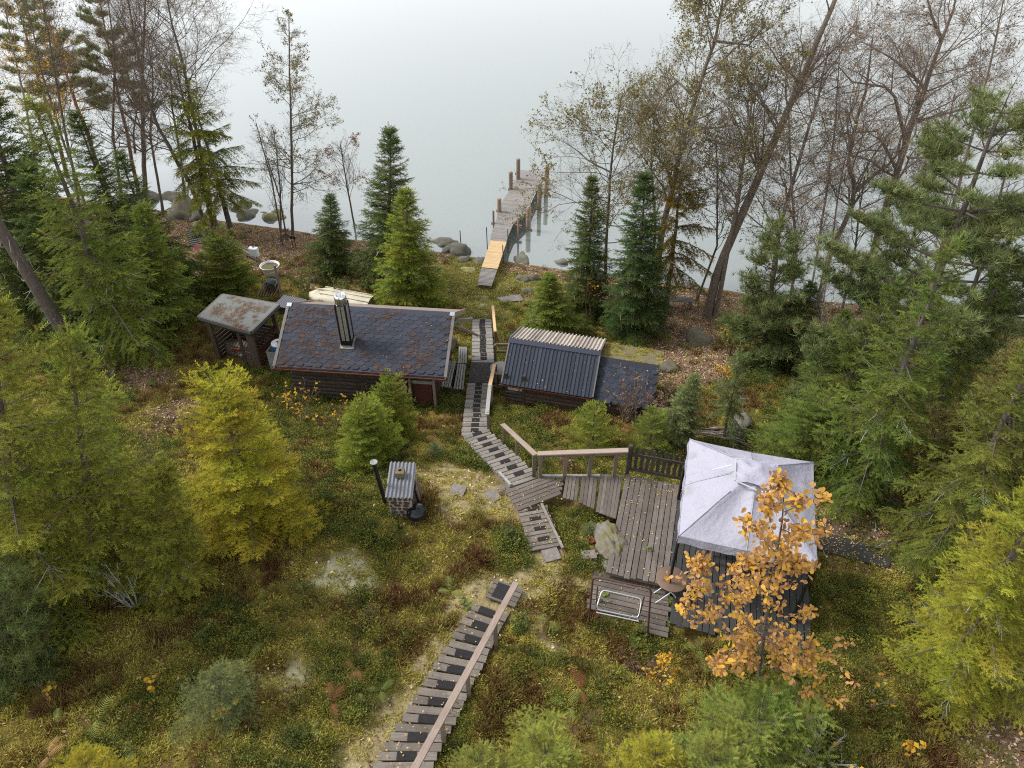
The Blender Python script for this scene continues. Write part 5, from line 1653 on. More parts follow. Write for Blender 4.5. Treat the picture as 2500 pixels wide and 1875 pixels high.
# shore bench on the right
q = g(1652, 752)
sb_ = thing('shore_bench', 'dark blue-grey slatted bench facing the lake below the leaning alder', 'bench', q)
for j in range(4):
    c_ = q + V3(0, .0 + .11 * j, .42)
    plank(sb_, c_ - V3(.75, -.08, 0), c_ + V3(.75, -.08, 0), .09, .03, M['zinc_dark'], name='slat')
for s in (-1, 1):
    for d_ in (0, .34):
        B().beam(q + V3(.65 * s, d_ - .07 * s, -.1), q + V3(.65 * s, d_ - .07 * s, .4), .06, .06, up=(1, 0, 0)).build('leg', M['post'], sb_)
q = g(1618, 712)
hr = thing('shore_railing', 'thin dark railing of poles by the water right of the spruces', 'railing', q)
B().tube([g(1622, 728) + V3(0, 0, .75), g(1700, 738) + V3(0, 0, .75)], .03, 6).build('top_pole', M['post'], hr)
for px in (1624, 1698):
    p = g(px, 728 + (px - 1622) * .13)
    B().tube([p - V3(0, 0, .1), p + V3(0, 0, .85)], .035, 6).build('post', M['post'], hr)

# ---- stones
def rock_mesh(name, r, seed, mat, squash=.65, sub=3, rough=.28):
    bm = bmesh.new()
    bmesh.ops.create_icosphere(bm, subdivisions=sub, radius=1)
    o = Vector((seed * 3.1, seed * 1.7, seed * .9))
    for v in bm.verts:
        d = 1 + rough * mnoise.noise(v.co * 1.1 + o) * 1.6 - .22 * abs(mnoise.noise(v.co * 1.9 + o)) + .13 * mnoise.noise(v.co * 3.5 + o) - .10 * abs(mnoise.noise(v.co * 5 - o)) + .05 * mnoise.noise(v.co * 11 + o)
        v.co = Vector((v.co.x * r[0], v.co.y * r[1], v.co.z * r[2])) * d
    me = bpy.data.meshes.new(name)
    bm.to_mesh(me); bm.free()
    me.polygons.foreach_set('use_smooth', [True] * len(me.polygons))
    me.materials.append(mat)
    return me
def rock(px, py, r, label, mat='rock', name='boulder', group=None, seed=None, sink=.35, yaw=None, z=None, sub=3):
    p = at(px, py, z) if z is not None else g(px, py)
    sd = seed if seed is not None else px * .37 + py * .11
    me = rock_mesh(name, r, sd, M[mat], sub=sub)
    m = Matrix.Translation((p[0], p[1], p[2] + r[2] * (1 - 2 * sink))) @ Matrix.Rotation(sd * 1.7 if yaw is None else yaw, 4, 'Z')
    o = place(me, name, None, m)
    return tag(o, label, 'rock', group)
rock(1492, 1345, (.40, .72, .42), 'large mossy boulder at the left edge of the timber deck', 'rock_moss', seed=12, yaw=.25, sub=5, sink=.36)
rock(1495, 1385, (.22, .25, .2), 'small mossy stone at the foot of the deck boulder', 'rock_moss', seed=5)
rock(1724, 1458, (.36, .36, .34), 'grey rounded stone behind the orange oak sapling', 'rock', seed=8)
p = g(1437, 1363)
o = B().obox(p + V3(0, 0, .08), V3(.17, .02, 0), V3(-.02, .12, 0), V3(0, 0, .08)).build('concrete_block', M['slabstone'], None, p)
tag(o, 'flat grey concrete block on moss left of the deck boulder', 'block')
for i, (px, py) in enumerate(((1345, 1356), (1118, 1200), (1200, 1215), (1233, 1200))):
    p = g(px, py)
    a_ = .3 + i
    o = B().obox(p + V3(0, 0, .03), V3(.2 * math.cos(a_), .2 * math.sin(a_), .01), V3(-.2 * math.sin(a_), .2 * math.cos(a_), 0), V3(0, 0, .035)).build('paving_slab', M['slabstone'], None, p)
    tag(o, ['square paving slab at the foot of the short stairs', 'square gravelly paving slab right of the barbecue', 'paving slab between the barbecue and the landing', 'small paving slab touching the landing edge'][i], 'paving slab', 'paving slabs')
p = g(1444, 1327)
pot = B().lathe(p, [(0, 0), (.06, 0), (.085, .13), (.09, .15), (.075, .14), (.06, .05), (0, .05)], 16).build('flower_pot', M['clay'], None, p)
tag(pot, 'small red clay pot in the moss left of the deck boulder', 'flower pot')
for px, py, r, lab, mt in (
    (1085, 600, (.75, .55, .48), 'big pale grey boulder in the stone group left of the gangway', 'rock'), (1098, 607, (.32, .3, .28), 'small stone tucked between the boulders left of the gangway', 'rock'),
    (1112, 598, (.38, .35, .32), 'grey stone leaning on the iron stake at the shore', 'rock'), (1119, 618, (.75, .55, .5), 'rounded boulder nearest the water left of the gangway', 'rock'),
    (1092, 615, (.35, .3, .25), 'low dark stone in front of the shore boulders', 'rock'), (1130, 637, (.4, .3, .22), 'low wet stone at the waterline under the boulders', 'rock'),
    (1170, 641, (.5, .3, .16), 'flat stone half under the left side of the gangway', 'rock'),
    (1255, 612, (.62, .42, .30), 'dark angular stone in the water beside the dock', 'rock'), (1272, 636, (.8, .5, .28), 'broad flat stone at the water edge right of the gangway', 'rock'),
    (1275, 684, (.4, .3, .22), 'pale lichen-covered stone on the lawn right of the ramp', 'rock_moss'), (1300, 683, (.42, .32, .24), 'pale stone next to the small spruce on the lawn', 'rock_moss'), (1286, 712, (.32, .25, .16), 'low stone in the lawn above the pallet', 'rock_moss'),
    (1370, 648, (.5, .4, .3), 'stone by the water hidden behind the small spruce', 'rock'),
    (362, 492, (.95, .8, .65), 'dark shore boulder farthest left by the alder trunks', 'rock'), (421, 488, (1.0, .8, .62), 'rounded boulder standing in the water behind the pale one', 'rock'),
    (427, 503, (.7, .5, .3), 'low flat stone in front of the rounded water boulder', 'rock'), (452, 522, (1.5, 1.1, .72), 'largest pale shore boulder left of the leaning trees', 'rock_moss'),
    (483, 535, (.6, .5, .4), 'smaller stone at the right foot of the largest boulder', 'rock'), (582, 514, (1.0, .8, .55), 'grey boulder right of the leaning spruces', 'rock'),
    (603, 532, (.85, .75, .5), 'round pale boulder in front of the grey shore boulder', 'rock'), (652, 527, (.9, .6, .4), 'low wide stone at the water by the bare shrubs', 'rock'),
    (673, 536, (.8, .8, .55), 'boulder with a yellow mossy top among the thin stems', 'rock_yellow'), (714, 512, (.6, .45, .3), 'stone at the waterline behind the slender tree', 'rock'),
    (735, 522, (.9, .4, .2), 'flat stone at the waterline right of the slender tree', 'rock'), (490, 552, (.45, .4, .3), 'yellow mossy stone beside the pile of mats', 'rock_yellow'),
    (508, 620, (.45, .4, .3), 'yellow mossy stone half hidden by the small spruce', 'rock_yellow'), (1142, 661, (.55, .35, .12), 'yellow mossy mound in the grass left of the ramp', 'rock_yellow'),
    (1640, 678, (.55, .45, .35), 'dark stone in the water behind the yellowing spruce', 'rock'), (1675, 668, (.38, .3, .25), 'small rounded stone rising from the water by the alder', 'rock'),
    (1670, 684, (.38, .3, .2), 'small black wet stone in the shallow water', 'rock'), (1735, 676, (.5, .35, .22), 'flat stone in the water right of the alder trunk', 'rock'),
    (1655, 703, (.45, .35, .22), 'brownish stone on the shore behind the bench', 'rock'), (1685, 702, (.45, .35, .25), 'grey shore stone left of the alder trunk', 'rock'),
    (1708, 715, (.4, .3, .25), 'dark shore stone at the foot of the alder', 'rock'), (1702, 835, (.75, .5, .38), 'pale boulder in the leaf litter right of the annex', 'rock_moss'),
    (1632, 905, (.45, .5, .35), 'mossy stone at the right wall of the annex', 'rock_moss'), (1090, 850, (.5, .6, .45), 'grey bedrock lump by the sauna end behind the benches', 'rock_moss'),
    (1810, 1042, (.5, .4, .28), 'grey stone among branches beyond the canopy', 'rock'), (770, 685, (.3, .25, .2), 'small stone beside the overturned boat', 'rock')):
    rock(px, py, r, lab, mt, group='shore and garden stones')
# brush pile of long sticks behind the canopy
p = g(1790, 1080)
bp2 = thing('stick_pile', 'long dead sticks piled up behind the canopy', 'stick pile', p)
rs = random.Random(9)
for i in range(34):
    a_ = g(1705 + rs.uniform(-15, 40), 1058 + rs.uniform(-12, 14)); c_ = g(1880 + rs.uniform(-70, 30), 1092 + rs.uniform(-16, 18))
    h_ = rs.uniform(.03, .4)
    m_ = (a_ + c_) / 2 + V3(rs.uniform(-.1, .1), rs.uniform(-.15, .15), h_)
    B().tube([a_ + V3(0, 0, h_ * .6), m_, c_ + V3(0, 0, h_ * .5)], [.03, .024, .010], 5).build('stick', [M['twig'], M['lichen_twig'], M['bark']][i % 3], bp2)
for nm, pts, lab in (('fallen_branch', ((2180, 1200), (2205, 1160), (2245, 1110)), 'thin fallen branch slanting through the dark gap right of the canopy'), ('fallen_branch', ((235, 868), (262, 895), (292, 920)), 'thin dead branch on the needles right of the leaning trunk'), ('fallen_branch', ((455, 628), (490, 648), (508, 660)), 'dead branch lying above the small round spruce')):
    P = [g(*q) + V3(0, 0, .15) for q in pts]
    o = B().tube(P, [.045, .035, .015], 6).build(nm, M['twig'], None, P[0])
    tag(o, lab, 'branch')

# ------------------------------------------------------------------ vegetation builders
def nrm(a): return a / (np.linalg.norm(a, axis=-1, keepdims=True) + 1e-9)

def tubes_np(P, R, sides=4):
    """P (N,K,3), R (N,K) -> verts, quads of N tapered tubes"""
    N, K, _ = P.shape
    T = np.empty_like(P)
    T[:, 1:-1] = P[:, 2:] - P[:, :-2]; T[:, 0] = P[:, 1] - P[:, 0]; T[:, -1] = P[:, -1] - P[:, -2]
    T = nrm(T)
    D = nrm(P[:, -1] - P[:, 0])
    ref = np.where(np.abs(D[:, 2:3]) < 0.8, np.array([[0, 0, 1.0]]), np.array([[1.0, 0.13, 0]]))
    A = nrm(np.cross(T, ref[:, None, :])); Bv = np.cross(T, A)
    ang = 2 * PI * np.arange(sides) / sides
    V = P[:, :, None, :] + R[:, :, None, None] * (np.cos(ang)[None, None, :, None] * A[:, :, None, :] + np.sin(ang)[None, None, :, None] * Bv[:, :, None, :])
    idx = np.arange(N * K * sides).reshape(N, K, sides)
    a = idx[:, :-1, :]; b_ = np.roll(idx, -1, 2)[:, :-1, :]; c_ = np.roll(idx, -1, 2)[:, 1:, :]; d_ = idx[:, 1:, :]
    return V.reshape(-1, 3), np.stack([a, b_, c_, d_], -1).reshape(-1, 4)

def expand(P, D, U, L, W, tmpl):
    """copies a template (triangles in x along, y side, z up) onto every shoot"""
    D = nrm(D); Sd = nrm(np.cross(D, U)); Un = np.cross(Sd, D)
    T = tmpl
    V = (P[:, None, :] + T[None, :, 0:1] * L[:, None, None] * D[:, None, :] + T[None, :, 1:2] * W[:, None, None] * Sd[:, None, :] + T[None, :, 2:3] * W[:, None, None] * Un[:, None, :])
    n, t = V.shape[:2]
    return V.reshape(-1, 3), np.arange(n * t).reshape(-1, 3)

def shoot_tmpl(n, fin=True):
    out = []
    for i in range(n):
        x0 = i / n; w_ = .62 / n
        e = 1.0 - .35 * (i / n)
        for s in (-1, 1):
            out += [(x0, 0, 0), (x0 + w_, 0, 0), (x0 + 1.3 / n, s * .5 * e, .05)]
        if fin: out += [(x0 + .2 / n, 0, 0), (x0 + .2 / n + w_, 0, 0), (x0 + 1.4 / n, .1 * (-1) ** i, .42 * e)]
    return np.array(out, float)
TM_HI, TM_MD, TM_LO = shoot_tmpl(6), shoot_tmpl(4), shoot_tmpl(3)
rngt = np.random.default_rng(3)
def tuft_tmpl(n):
    out = []
    for i in range(n):
        a = rngt.uniform(0, 2 * PI); th = rngt.uniform(.15, 1.25)
        d = np.array([math.cos(th), math.sin(th) * math.cos(a), math.sin(th) * math.sin(a)])
        q = np.array([-d[1], d[0], .2]); q /= np.linalg.norm(q)
        s = rngt.uniform(0, .35)
        out += [np.array([s, 0, 0]) - q * .034, np.array([s, 0, 0]) + q * .034, np.array([s, 0, 0]) + d * rngt.uniform(.75, 1.1)]
    return np.array(out)
TM_PINE = tuft_tmpl(14)

def spruce_meshes(seed, H=6.0, R=1.6, z0=.25, whorl=.24, nb=6, e_top=.9, e_bot=-.12, sag=.30, tip=.22, twsp=.12, sp=.12, prof=.85, hang=.25, tmpl=TM_LO, shl=.15, shw=.085, rag=.25, width_k=.42):
    rg = np.random.default_rng(seed)
    hs = []; z = z0
    while z < H - .12:
        u = (H - z) / (H - z0)
        k_ = max(3, int(round(nb * (0.6 + .4 * u))))
        ph = rg.uniform(0, 6.28)
        for j in range(k_):
            hs.append((z + rg.uniform(-.5, .5) * whorl, ph + 2 * PI * j / k_ + rg.uniform(-.3, .3)))
        z += whorl * (.75 + .35 * u) * rg.uniform(.8, 1.2)
    hs = np.array(hs); z = np.clip(hs[:, 0], .05, H - .06); az = hs[:, 1]
    u = (H - z) / (H - z0)
    Lb = R * np.clip(u, 0, 1) ** prof * rg.uniform(1 - rag, 1.05, len(z)) + .07
    lobe = 1 + .16 * np.sin(az * 2 + seed) + .10 * np.sin(az * 3 + z * 1.1 + seed * 2)
    Lb = Lb * lobe
    e = e_bot + (e_top - e_bot) * (1 - u) ** 1.5 + rg.uniform(-.12, .12, len(z))
    K = 8
    s = np.linspace(0, 1, K)
    rad = np.stack([np.cos(az), np.sin(az), 0 * az], -1)
    def bpos(s_, i):
        return (rad[i] * (Lb[i] * s_)[..., None] + np.array([0, 0, 1.0]) * (z[i] + Lb[i] * (np.tan(e[i]) * s_ - sag * s_ ** 2 * (.4 + u[i]) + tip * s_ ** 3))[..., None])
    N = len(z)
    I = np.arange(N)
    BP = np.stack([bpos(np.full(N, q), I) for q in s], 1)
    BR = (.006 + .011 * Lb)[:, None] * (1 - .85 * s)[None]
    # twigs
    tw_i = []; tw_s = []; tw_sg = []
    for i in range(N):
        m = max(3, int(Lb[i] / twsp))
        ss = (np.arange(m) + rg.uniform(.2, .8, m)) / m
        ss = .10 + .9 * ss
        for sg in (-1, 1):
            tw_i.append(np.full(m, i)); tw_s.append(ss + rg.uniform(-.02, .02, m)); tw_sg.append(np.full(m, sg))
    ti = np.concatenate(tw_i); ts = np.clip(np.concatenate(tw_s), .05, 1); tg = np.concatenate(tw_sg)
    p0 = bpos(ts, ti); tan = nrm(bpos(np.minimum(ts + .03, 1.03), ti) - p0)
    side = nrm(np.cross(tan, np.array([0, 0, 1.0]))) * tg[:, None]
    fw = rg.uniform(.45, .75, len(ti))
    tdir = nrm(tan * fw[:, None] + side * (1 - fw * .35)[:, None] + np.array([0, 0, -1.0]) * (hang * rg.uniform(.4, 1.4, len(ti)))[:, None])
    tl = Lb[ti] * width_k * np.clip(1 - ts, 0, 1) ** .75 * np.minimum(1, ts / .22) * rg.uniform(.7, 1.15, len(ti)) + .09
    # shoots along each twig
    M_ = int(np.ceil(tl.max() / sp))
    q = np.arange(M_)[None] * sp
    ok = q < tl[:, None]
    ii, jj = np.nonzero(ok)
    d_ = q[0, jj]
    pos = p0[ii] + tdir[ii] * d_[:, None] + np.array([0, 0, -1.0]) * (hang * .9 * d_ ** 2)[:, None]
    td = nrm(tdir[ii] + np.array([0, 0, -1.0]) * (hang * 1.2 * d_)[:, None])
    upv = np.tile(np.array([0, 0, 1.0]), (len(ii), 1)) + rg.normal(0, .15, (len(ii), 3))
    endk = d_ / tl[ii]
    sv_ = nrm(np.cross(td, upv))
    L0 = np.full(len(ii), shl) * rg.uniform(.8, 1.2, len(ii))
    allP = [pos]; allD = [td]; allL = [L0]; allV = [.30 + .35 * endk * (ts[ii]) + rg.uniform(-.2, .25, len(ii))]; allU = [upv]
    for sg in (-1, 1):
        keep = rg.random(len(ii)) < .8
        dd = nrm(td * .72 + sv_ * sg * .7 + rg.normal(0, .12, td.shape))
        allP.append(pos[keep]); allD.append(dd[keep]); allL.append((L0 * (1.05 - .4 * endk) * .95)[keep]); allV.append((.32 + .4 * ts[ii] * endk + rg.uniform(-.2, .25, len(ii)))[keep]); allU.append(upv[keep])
    # shoots on the leader and branch tips
    tipP = bpos(np.full(N, .96), I); tipD = nrm(bpos(np.full(N, 1.02), I) - bpos(np.full(N, .93), I))
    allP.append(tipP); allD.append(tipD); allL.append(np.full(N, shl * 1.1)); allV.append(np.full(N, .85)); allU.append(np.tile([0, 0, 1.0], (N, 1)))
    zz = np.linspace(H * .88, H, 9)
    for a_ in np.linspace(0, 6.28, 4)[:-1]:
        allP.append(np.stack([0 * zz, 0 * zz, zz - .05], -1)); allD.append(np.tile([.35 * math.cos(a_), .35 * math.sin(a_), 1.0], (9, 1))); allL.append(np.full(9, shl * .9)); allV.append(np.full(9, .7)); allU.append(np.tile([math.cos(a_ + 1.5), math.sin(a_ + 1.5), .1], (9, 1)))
    P = np.concatenate(allP); D = np.concatenate(allD); L = np.concatenate(allL); Vv = np.concatenate(allV); U = np.concatenate(allU)
    W = np.full(len(P), shw) * rg.uniform(.85, 1.2, len(P))
    V, F = expand(P, D, U, L, W, tmpl)
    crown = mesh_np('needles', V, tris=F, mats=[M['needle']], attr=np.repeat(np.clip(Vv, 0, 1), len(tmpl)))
    tv = np.array([[[0, 0, H * f] for f in np.linspace(-.04, 1, 9)]], float)
    tv[0, 1:-1, :2] += rg.normal(0, .012 * H / 6, (7, 2))
    tr = np.array([[(.018 * H + .01) * (1 - f) ** .9 + .006 for f in np.linspace(0, 1, 9)]])
    V2, Q2 = tubes_np(tv, tr, 8)
    trunk = mesh_np('trunk', V2, quads=Q2, mats=[M['bark_spruce']], smooth=True)
    V3_, Q3 = tubes_np(BP, BR, 4)
    br = mesh_np('branches', V3_, quads=Q3, mats=[M['bark_spruce']])
    # dead, lichen-grey twigs low inside
    m = max(8, N // 3)
    sel = rg.choice(np.nonzero(u > .55)[0], m)
    st = rg.uniform(.25, .8, m)
    q0 = bpos(st, sel) - np.array([0, 0, .05])
    polys = []
    for r_ in range(5):
        dd = nrm(np.stack([np.cos(az[sel] + rg.uniform(-.9, .9, m)), np.sin(az[sel] + rg.uniform(-.9, .9, m)), rg.uniform(-.6, .15, m)], -1))
        ln = rg.uniform(.15, .5, m)[:, None]
        polys.append(np.stack([q0, q0 + dd * ln * .5 + rg.normal(0, .03, (m, 3)), q0 + dd * ln + rg.normal(0, .05, (m, 3))], 1))
    pl = np.concatenate(polys)
    V4, Q4_ = tubes_np(pl, np.tile([.011, .008, .004], (len(pl), 1)), 3)
    dead = mesh_np('dead_twigs', V4, quads=Q4_, mats=[M['lichen_twig']])
    return dict(trunk=trunk, branches=br, needles=crown, dead_twigs=dead, H=H)

def pine_meshes(seed, H=7.0, R=2.0, z0=.3, whorl=.42, nb=5, prof=.7, tuft=.10, dens=1.0, up=.5, bark='bark_pine', sub=9, tr0=.016):
    rg = np.random.default_rng(seed)
    polys = []; rads = []
    z = z0 * H
    tp, tdn, tvv = [], [], []
    P3 = []; R3 = []
    while z < H - .15:
        u = (H - z) / (H * (1 - z0))
        for j in range(nb):
            az = rg.uniform(0, 6.28); L = (R * u ** prof * rg.uniform(.55, 1.1) + .12)
            e = up * (1 - u) + rg.uniform(-.15, .3)
            r_ = np.array([math.cos(az), math.sin(az), 0])
            pts = []
            bend = rg.normal(0, .12, 2)
            for s in np.linspace(0, 1, 7):
                pts.append(np.array([0, 0, z]) + r_ * L * s + np.array([-r_[1], r_[0], 0]) * bend[0] * L * s ** 2 + np.array([0, 0, L * (math.tan(e) * s * .6 - .18 * s * s + .32 * s ** 3)]))
            pts = np.array(pts); polys.append(pts); rads.append((.008 + .014 * L) * (1 - .8 * np.linspace(0, 1, 7)))
            ns = max(3, int(sub * L * dens))
            for q in range(ns):
                s = rg.uniform(.3, 1) ** .7
                k_ = s * 6; i0 = min(int(k_), 5)
                b0 = pts[i0] + (pts[i0 + 1] - pts[i0]) * (k_ - i0)
                sg = rg.choice([-1, 1])
                t_ = nrm(pts[i0 + 1] - pts[i0])
                dd = nrm(t_ * .6 + np.array([-r_[1], r_[0], 0]) * sg * .8 + np.array([0, 0, rg.uniform(-.1, .6)]))
                ll = rg.uniform(.15, .5) * (L * .4 + .25) * (1.2 - s)
                b1 = b0 + dd * ll * .6; b2_ = b0 + dd * ll + np.array([0, 0, ll * .25])
                P3.append([b0, b1, b2_]); R3.append([.008, .006, .004])
                for w_ in range(max(2, int(6 * ll / .3 * dens))):
                    f = rg.uniform(.25, 1.0)
                    tp.append(b0 + dd * ll * f + np.array([0, 0, ll * .25 * f * f]) + rg.normal(0, 1, 3) * [.10, .10, .035]); tdn.append(nrm(dd * .5 + np.array([0, 0, .75]) + rg.normal(0, .35, 3))); tvv.append(rg.uniform(.15, .75))
        z += whorl * rg.uniform(.7, 1.2)
    tp.append(np.array([0, 0, H])); tdn.append(np.array([0, 0, 1.0])); tvv.append(.6)
    tp = np.array(tp); tdn = np.array(tdn)
    W = np.full(len(tp), tuft) * rg.uniform(.8, 1.25, len(tp))
    V, F = expand(tp, tdn, rg.normal(0, 1, tp.shape), W, W, TM_PINE)
    crown = mesh_np('needles', V, tris=F, mats=[M['needle']], attr=np.repeat(np.array(tvv), len(TM_PINE)))
    tv = np.array([[[0, 0, H * f] for f in np.linspace(-.04, 1, 9)]], float); tv[0, 1:-1, :2] += rg.normal(0, .02 * H / 6, (7, 2))
    tr = np.array([[(tr0 * H + .01) * (1 - f) ** .8 + .008 for f in np.linspace(0, 1, 9)]])
    V2, Q2 = tubes_np(tv, tr, 8)
    trunk = mesh_np('trunk', V2, quads=Q2, mats=[M[bark]], smooth=True)
    Va, Qa = tubes_np(np.array(polys), np.array(rads), 5); Vb, Qb = tubes_np(np.array(P3), np.array(R3), 3)
    br = mesh_np('branches', np.concatenate([Va, Vb]), quads=np.concatenate([Qa, Qb + len(Va)]), mats=[M[bark]])
    return dict(trunk=trunk, branches=br, needles=crown, H=H)

def stuffy(o):
    o['kind'] = 'stuff'
    return o

def conifer(name, label, meshes, base, top, tint, group=None, wide=1.0, cat='tree', spin=None, dead=True, sink=.05):
    b0 = g(*base); t0 = atY(top[0], top[1], b0[1])
    ax = t0 - b0
    Hh = np.linalg.norm(ax)
    q = Vector((0, 0, 1)).rotation_difference(Vector(ax))
    s = Hh / meshes['H']
    m = Matrix.Translation(Vector(b0) - Vector((0, 0, sink))) @ q.to_matrix().to_4x4() @ Matrix.Rotation(spin if spin is not None else (base[0] * .13 + base[1] * .07), 4, 'Z') @ Matrix.Diagonal((s * wide, s * wide, s, 1))
    root = bpy.data.objects.new(name, None); root.empty_display_size = .2
    link(root, None, m); tag(root, label, cat, group)
    for nm in ('trunk', 'branches', 'needles', 'dead_twigs'):
        if nm not in meshes or (nm == 'dead_twigs' and not dead): continue
        o = place(meshes[nm], nm, root)
        if nm == 'needles': o.color = (*tint, 1)
        if nm != 'trunk': stuffy(o)
    return root

def resample(P, n):
    P = np.asarray(P, float)
    d = np.concatenate([[0], np.cumsum(np.linalg.norm(np.diff(P, axis=0), axis=1))])
    t = np.linspace(0, d[-1], n)
    return np.stack([np.interp(t, d, P[:, k_]) for k_ in range(3)], -1)

def children(rg, PP, RR, n_per, f0, f1, len_f, ang, K, wig, lift, taper=.25, rmin=.003, rfac=.55, plane=None):
    """grows n_per side branches on each of the parent polylines"""
    N, Kp, _ = PP.shape
    f = rg.uniform(f0, f1, (N, n_per)); 
    f = np.sort(f, 1)
    k_ = f * (Kp - 1); i0 = np.minimum(k_.astype(int), Kp - 2); fr = k_ - i0
    ar = np.arange(N)[:, None]
    p = PP[ar, i0] * (1 - fr[..., None]) + PP[ar, i0 + 1] * fr[..., None]
    r = RR[ar, i0] * (1 - fr) + RR[ar, i0 + 1] * fr
    t = nrm(PP[ar, i0 + 1] - PP[ar, i0])
    rnd = nrm(rg.normal(0, 1, p.shape)); side = nrm(rnd - t * np.sum(rnd * t, -1, keepdims=True))
    a = rg.uniform(ang[0], ang[1], f.shape)
    d = nrm(t * np.cos(a)[..., None] + side * np.sin(a)[..., None])
    plen = np.linalg.norm(PP[:, -1] - PP[:, 0], axis=-1)[:, None]
    L = len_f(f) * plen * rg.uniform(.6, 1.2, f.shape)
    p = p.reshape(-1, 3); d = d.reshape(-1, 3); L = L.reshape(-1); r = r.reshape(-1)
    out = [p]
    cur = p; dd = d
    for q in range(K - 1):
        dd = nrm(dd + rg.normal(0, wig, dd.shape) + np.array([0, 0, lift]))
        cur = cur + dd * (L / (K - 1))[:, None]
        out.append(cur)
    P = np.stack(out, 1)
    r0 = np.maximum(r * rfac, rmin)
    R = r0[:, None] * (1 - (1 - taper) * np.linspace(0, 1, K))[None]
    return P, np.maximum(R, rmin * .6)

def broadleaf(name, label, path, r0, bark='bark', leaf=None, nleaf=0, leafs=.06, nb=(24, 7, 6, 4), cs=.3, len1=.42, lift=.06, seed=1, group=None, top_r=.02, yoff=0.0, ang1=(.5, 1.1), shape='round', wig=.16, cat='tree', extra=(), leaf_from=3, drop=0.0, world_pts=None):
    """tree whose trunk follows the given line; path is bottom to top"""
    rg = np.random.default_rng(seed)
    if world_pts is None:
        b0 = g(*path[0])
        pts = [b0 - V3(0, 0, .2)] + [atY(px, py, b0[1] + yoff * i) for i, (px, py) in enumerate(path[1:], 1)]
    else:
        pts = [np.array(p, float) for p in world_pts]; b0 = pts[0]
    pts = [p - b0 for p in pts]
    TP = resample(pts, 14)
    Hh = np.linalg.norm(TP[-1] - TP[0])
    TP[1:-1] += rg.normal(0, .012 * Hh / 10, (12, 3))
    r0 *= .8
    TR = np.array([r0 * (1 - f) ** .75 + top_r for f in np.linspace(0, 1, 14)]); TR[0] *= 1.25
    TPa = [TP[None]]; TRa = [TR[None]]
    root = thing(name, label, cat, b0, group)
    V, Q = tubes_np(TP[None], TR[None], 9)
    o = mesh_np('trunk', V, quads=Q, mats=[M[bark]], smooth=True)
    place(o, 'trunk', root)
    if shape == 'cone': lf = lambda f: len1 * (1.08 - f) ** .8 * np.minimum(1, (f - cs) / .12 + .4)
    elif shape == 'vase': lf = lambda f: len1 * (1.25 - f)
    else: lf = lambda f: len1 * np.sqrt(np.clip(1 - ((f - cs) / (1.06 - cs) * 1.5 - .5) ** 2, .08, 1))
    P1, R1 = children(rg, TP[None], TR[None], nb[0], cs, .99, lf, ang1, 8, wig, lift, rfac=.36, rmin=.011)
    ex = []
    for e_ in extra:                       # limbs drawn on purpose: lists of picture points in the trunk's plane
        ep = resample([atY(px, py, b0[1] + dy) - b0 for px, py, dy in e_[0]], 8)
        ex.append((ep, e_[1] * (1 - .75 * np.linspace(0, 1, 8))))
    if ex:
        P1 = np.concatenate([P1] + [e[0][None] for e in ex]); R1 = np.concatenate([R1] + [e[1][None] for e in ex])
    one = lambda a_, b_: (lambda f: a_ * (1.1 - b_ * f))
    P2, R2 = children(rg, P1, R1, nb[1], .15, 1.0, one(.55, .6), (.45, 1.0), 5, wig * 1.2, lift * .8, rmin=.007)
    P3, R3 = children(rg, P2, R2, nb[2], .15, 1.0, one(.6, .5), (.4, 1.0), 3, wig * 1.3, lift * .6, rmin=.0045)
    Va, Qa = tubes_np(P1, R1, 6); Vb, Qb = tubes_np(P2, R2, 4)
    me = mesh_np('limbs', np.concatenate([Va, Vb]), quads=np.concatenate([Qa, Qb + len(Va)]), mats=[M[bark]], smooth=True)
    place(me, 'limbs', root)
    Vc, Qc = tubes_np(P3, R3, 3)
    Vs, Qs = [Vc], [Qc]; n_ = len(Vc)
    last = P3
    if nb[3]:
        P4, R4 = children(rg, P3, R3, nb[3], .2, 1.0, one(.7, .4), (.4, 1.0), 2, wig * 1.3, lift * .4, rmin=.0035)
        Vd, Qd = tubes_np(P4, R4, 3)
        Vs.append(Vd); Qs.append(Qd + n_); last = P4
    me = mesh_np('twigs', np.concatenate(Vs), quads=np.concatenate(Qs), mats=[M['twig' if bark != 'bark_birch' else 'bark']])
    stuffy(place(me, 'twigs', root))
    if leaf and nleaf:
        src = np.concatenate([last.reshape(-1, 3)] + ([P3.reshape(-1, 3)] if nb[3] else []))
        clump = vnoise(src[:, 0] * .9 + 31, src[:, 2] * .9 + src[:, 1] * .5 + 57, seed)
        w_ = np.clip((clump - .25) * 2, .02, 1); w_ /= w_.sum()
        sel = rg.choice(len(src), nleaf, p=w_)
        leaves_obj('leaves', src[sel] + rg.normal(0, .04, (nleaf, 3)), leafs, leaf, root, rg)
    return root

def leaves_obj(name, P, size, mat, root, rg, jitter=.35, droop=.3):
    n = len(P)
    D = nrm(rg.normal(0, 1, (n, 3)) + np.array([0, 0, -droop])); U = nrm(rg.normal(0, .6, (n, 3)) + np.array([0, 0, 1.0]))
    L = size * rg.uniform(1 - jitter, 1 + jitter, n)
    T = np.array([(0, 0, 0), (.45, .34, .06), (1, 0, 0), (0, 0, 0), (1, 0, 0), (.45, -.34, .06)], float)
    V, F = expand(P, D, U, L, L, T)
    me = mesh_np(name, V, tris=F, mats=[M[mat]], attr=np.repeat(rg.random(n), 6))
    return stuffy(place(me, name, root))

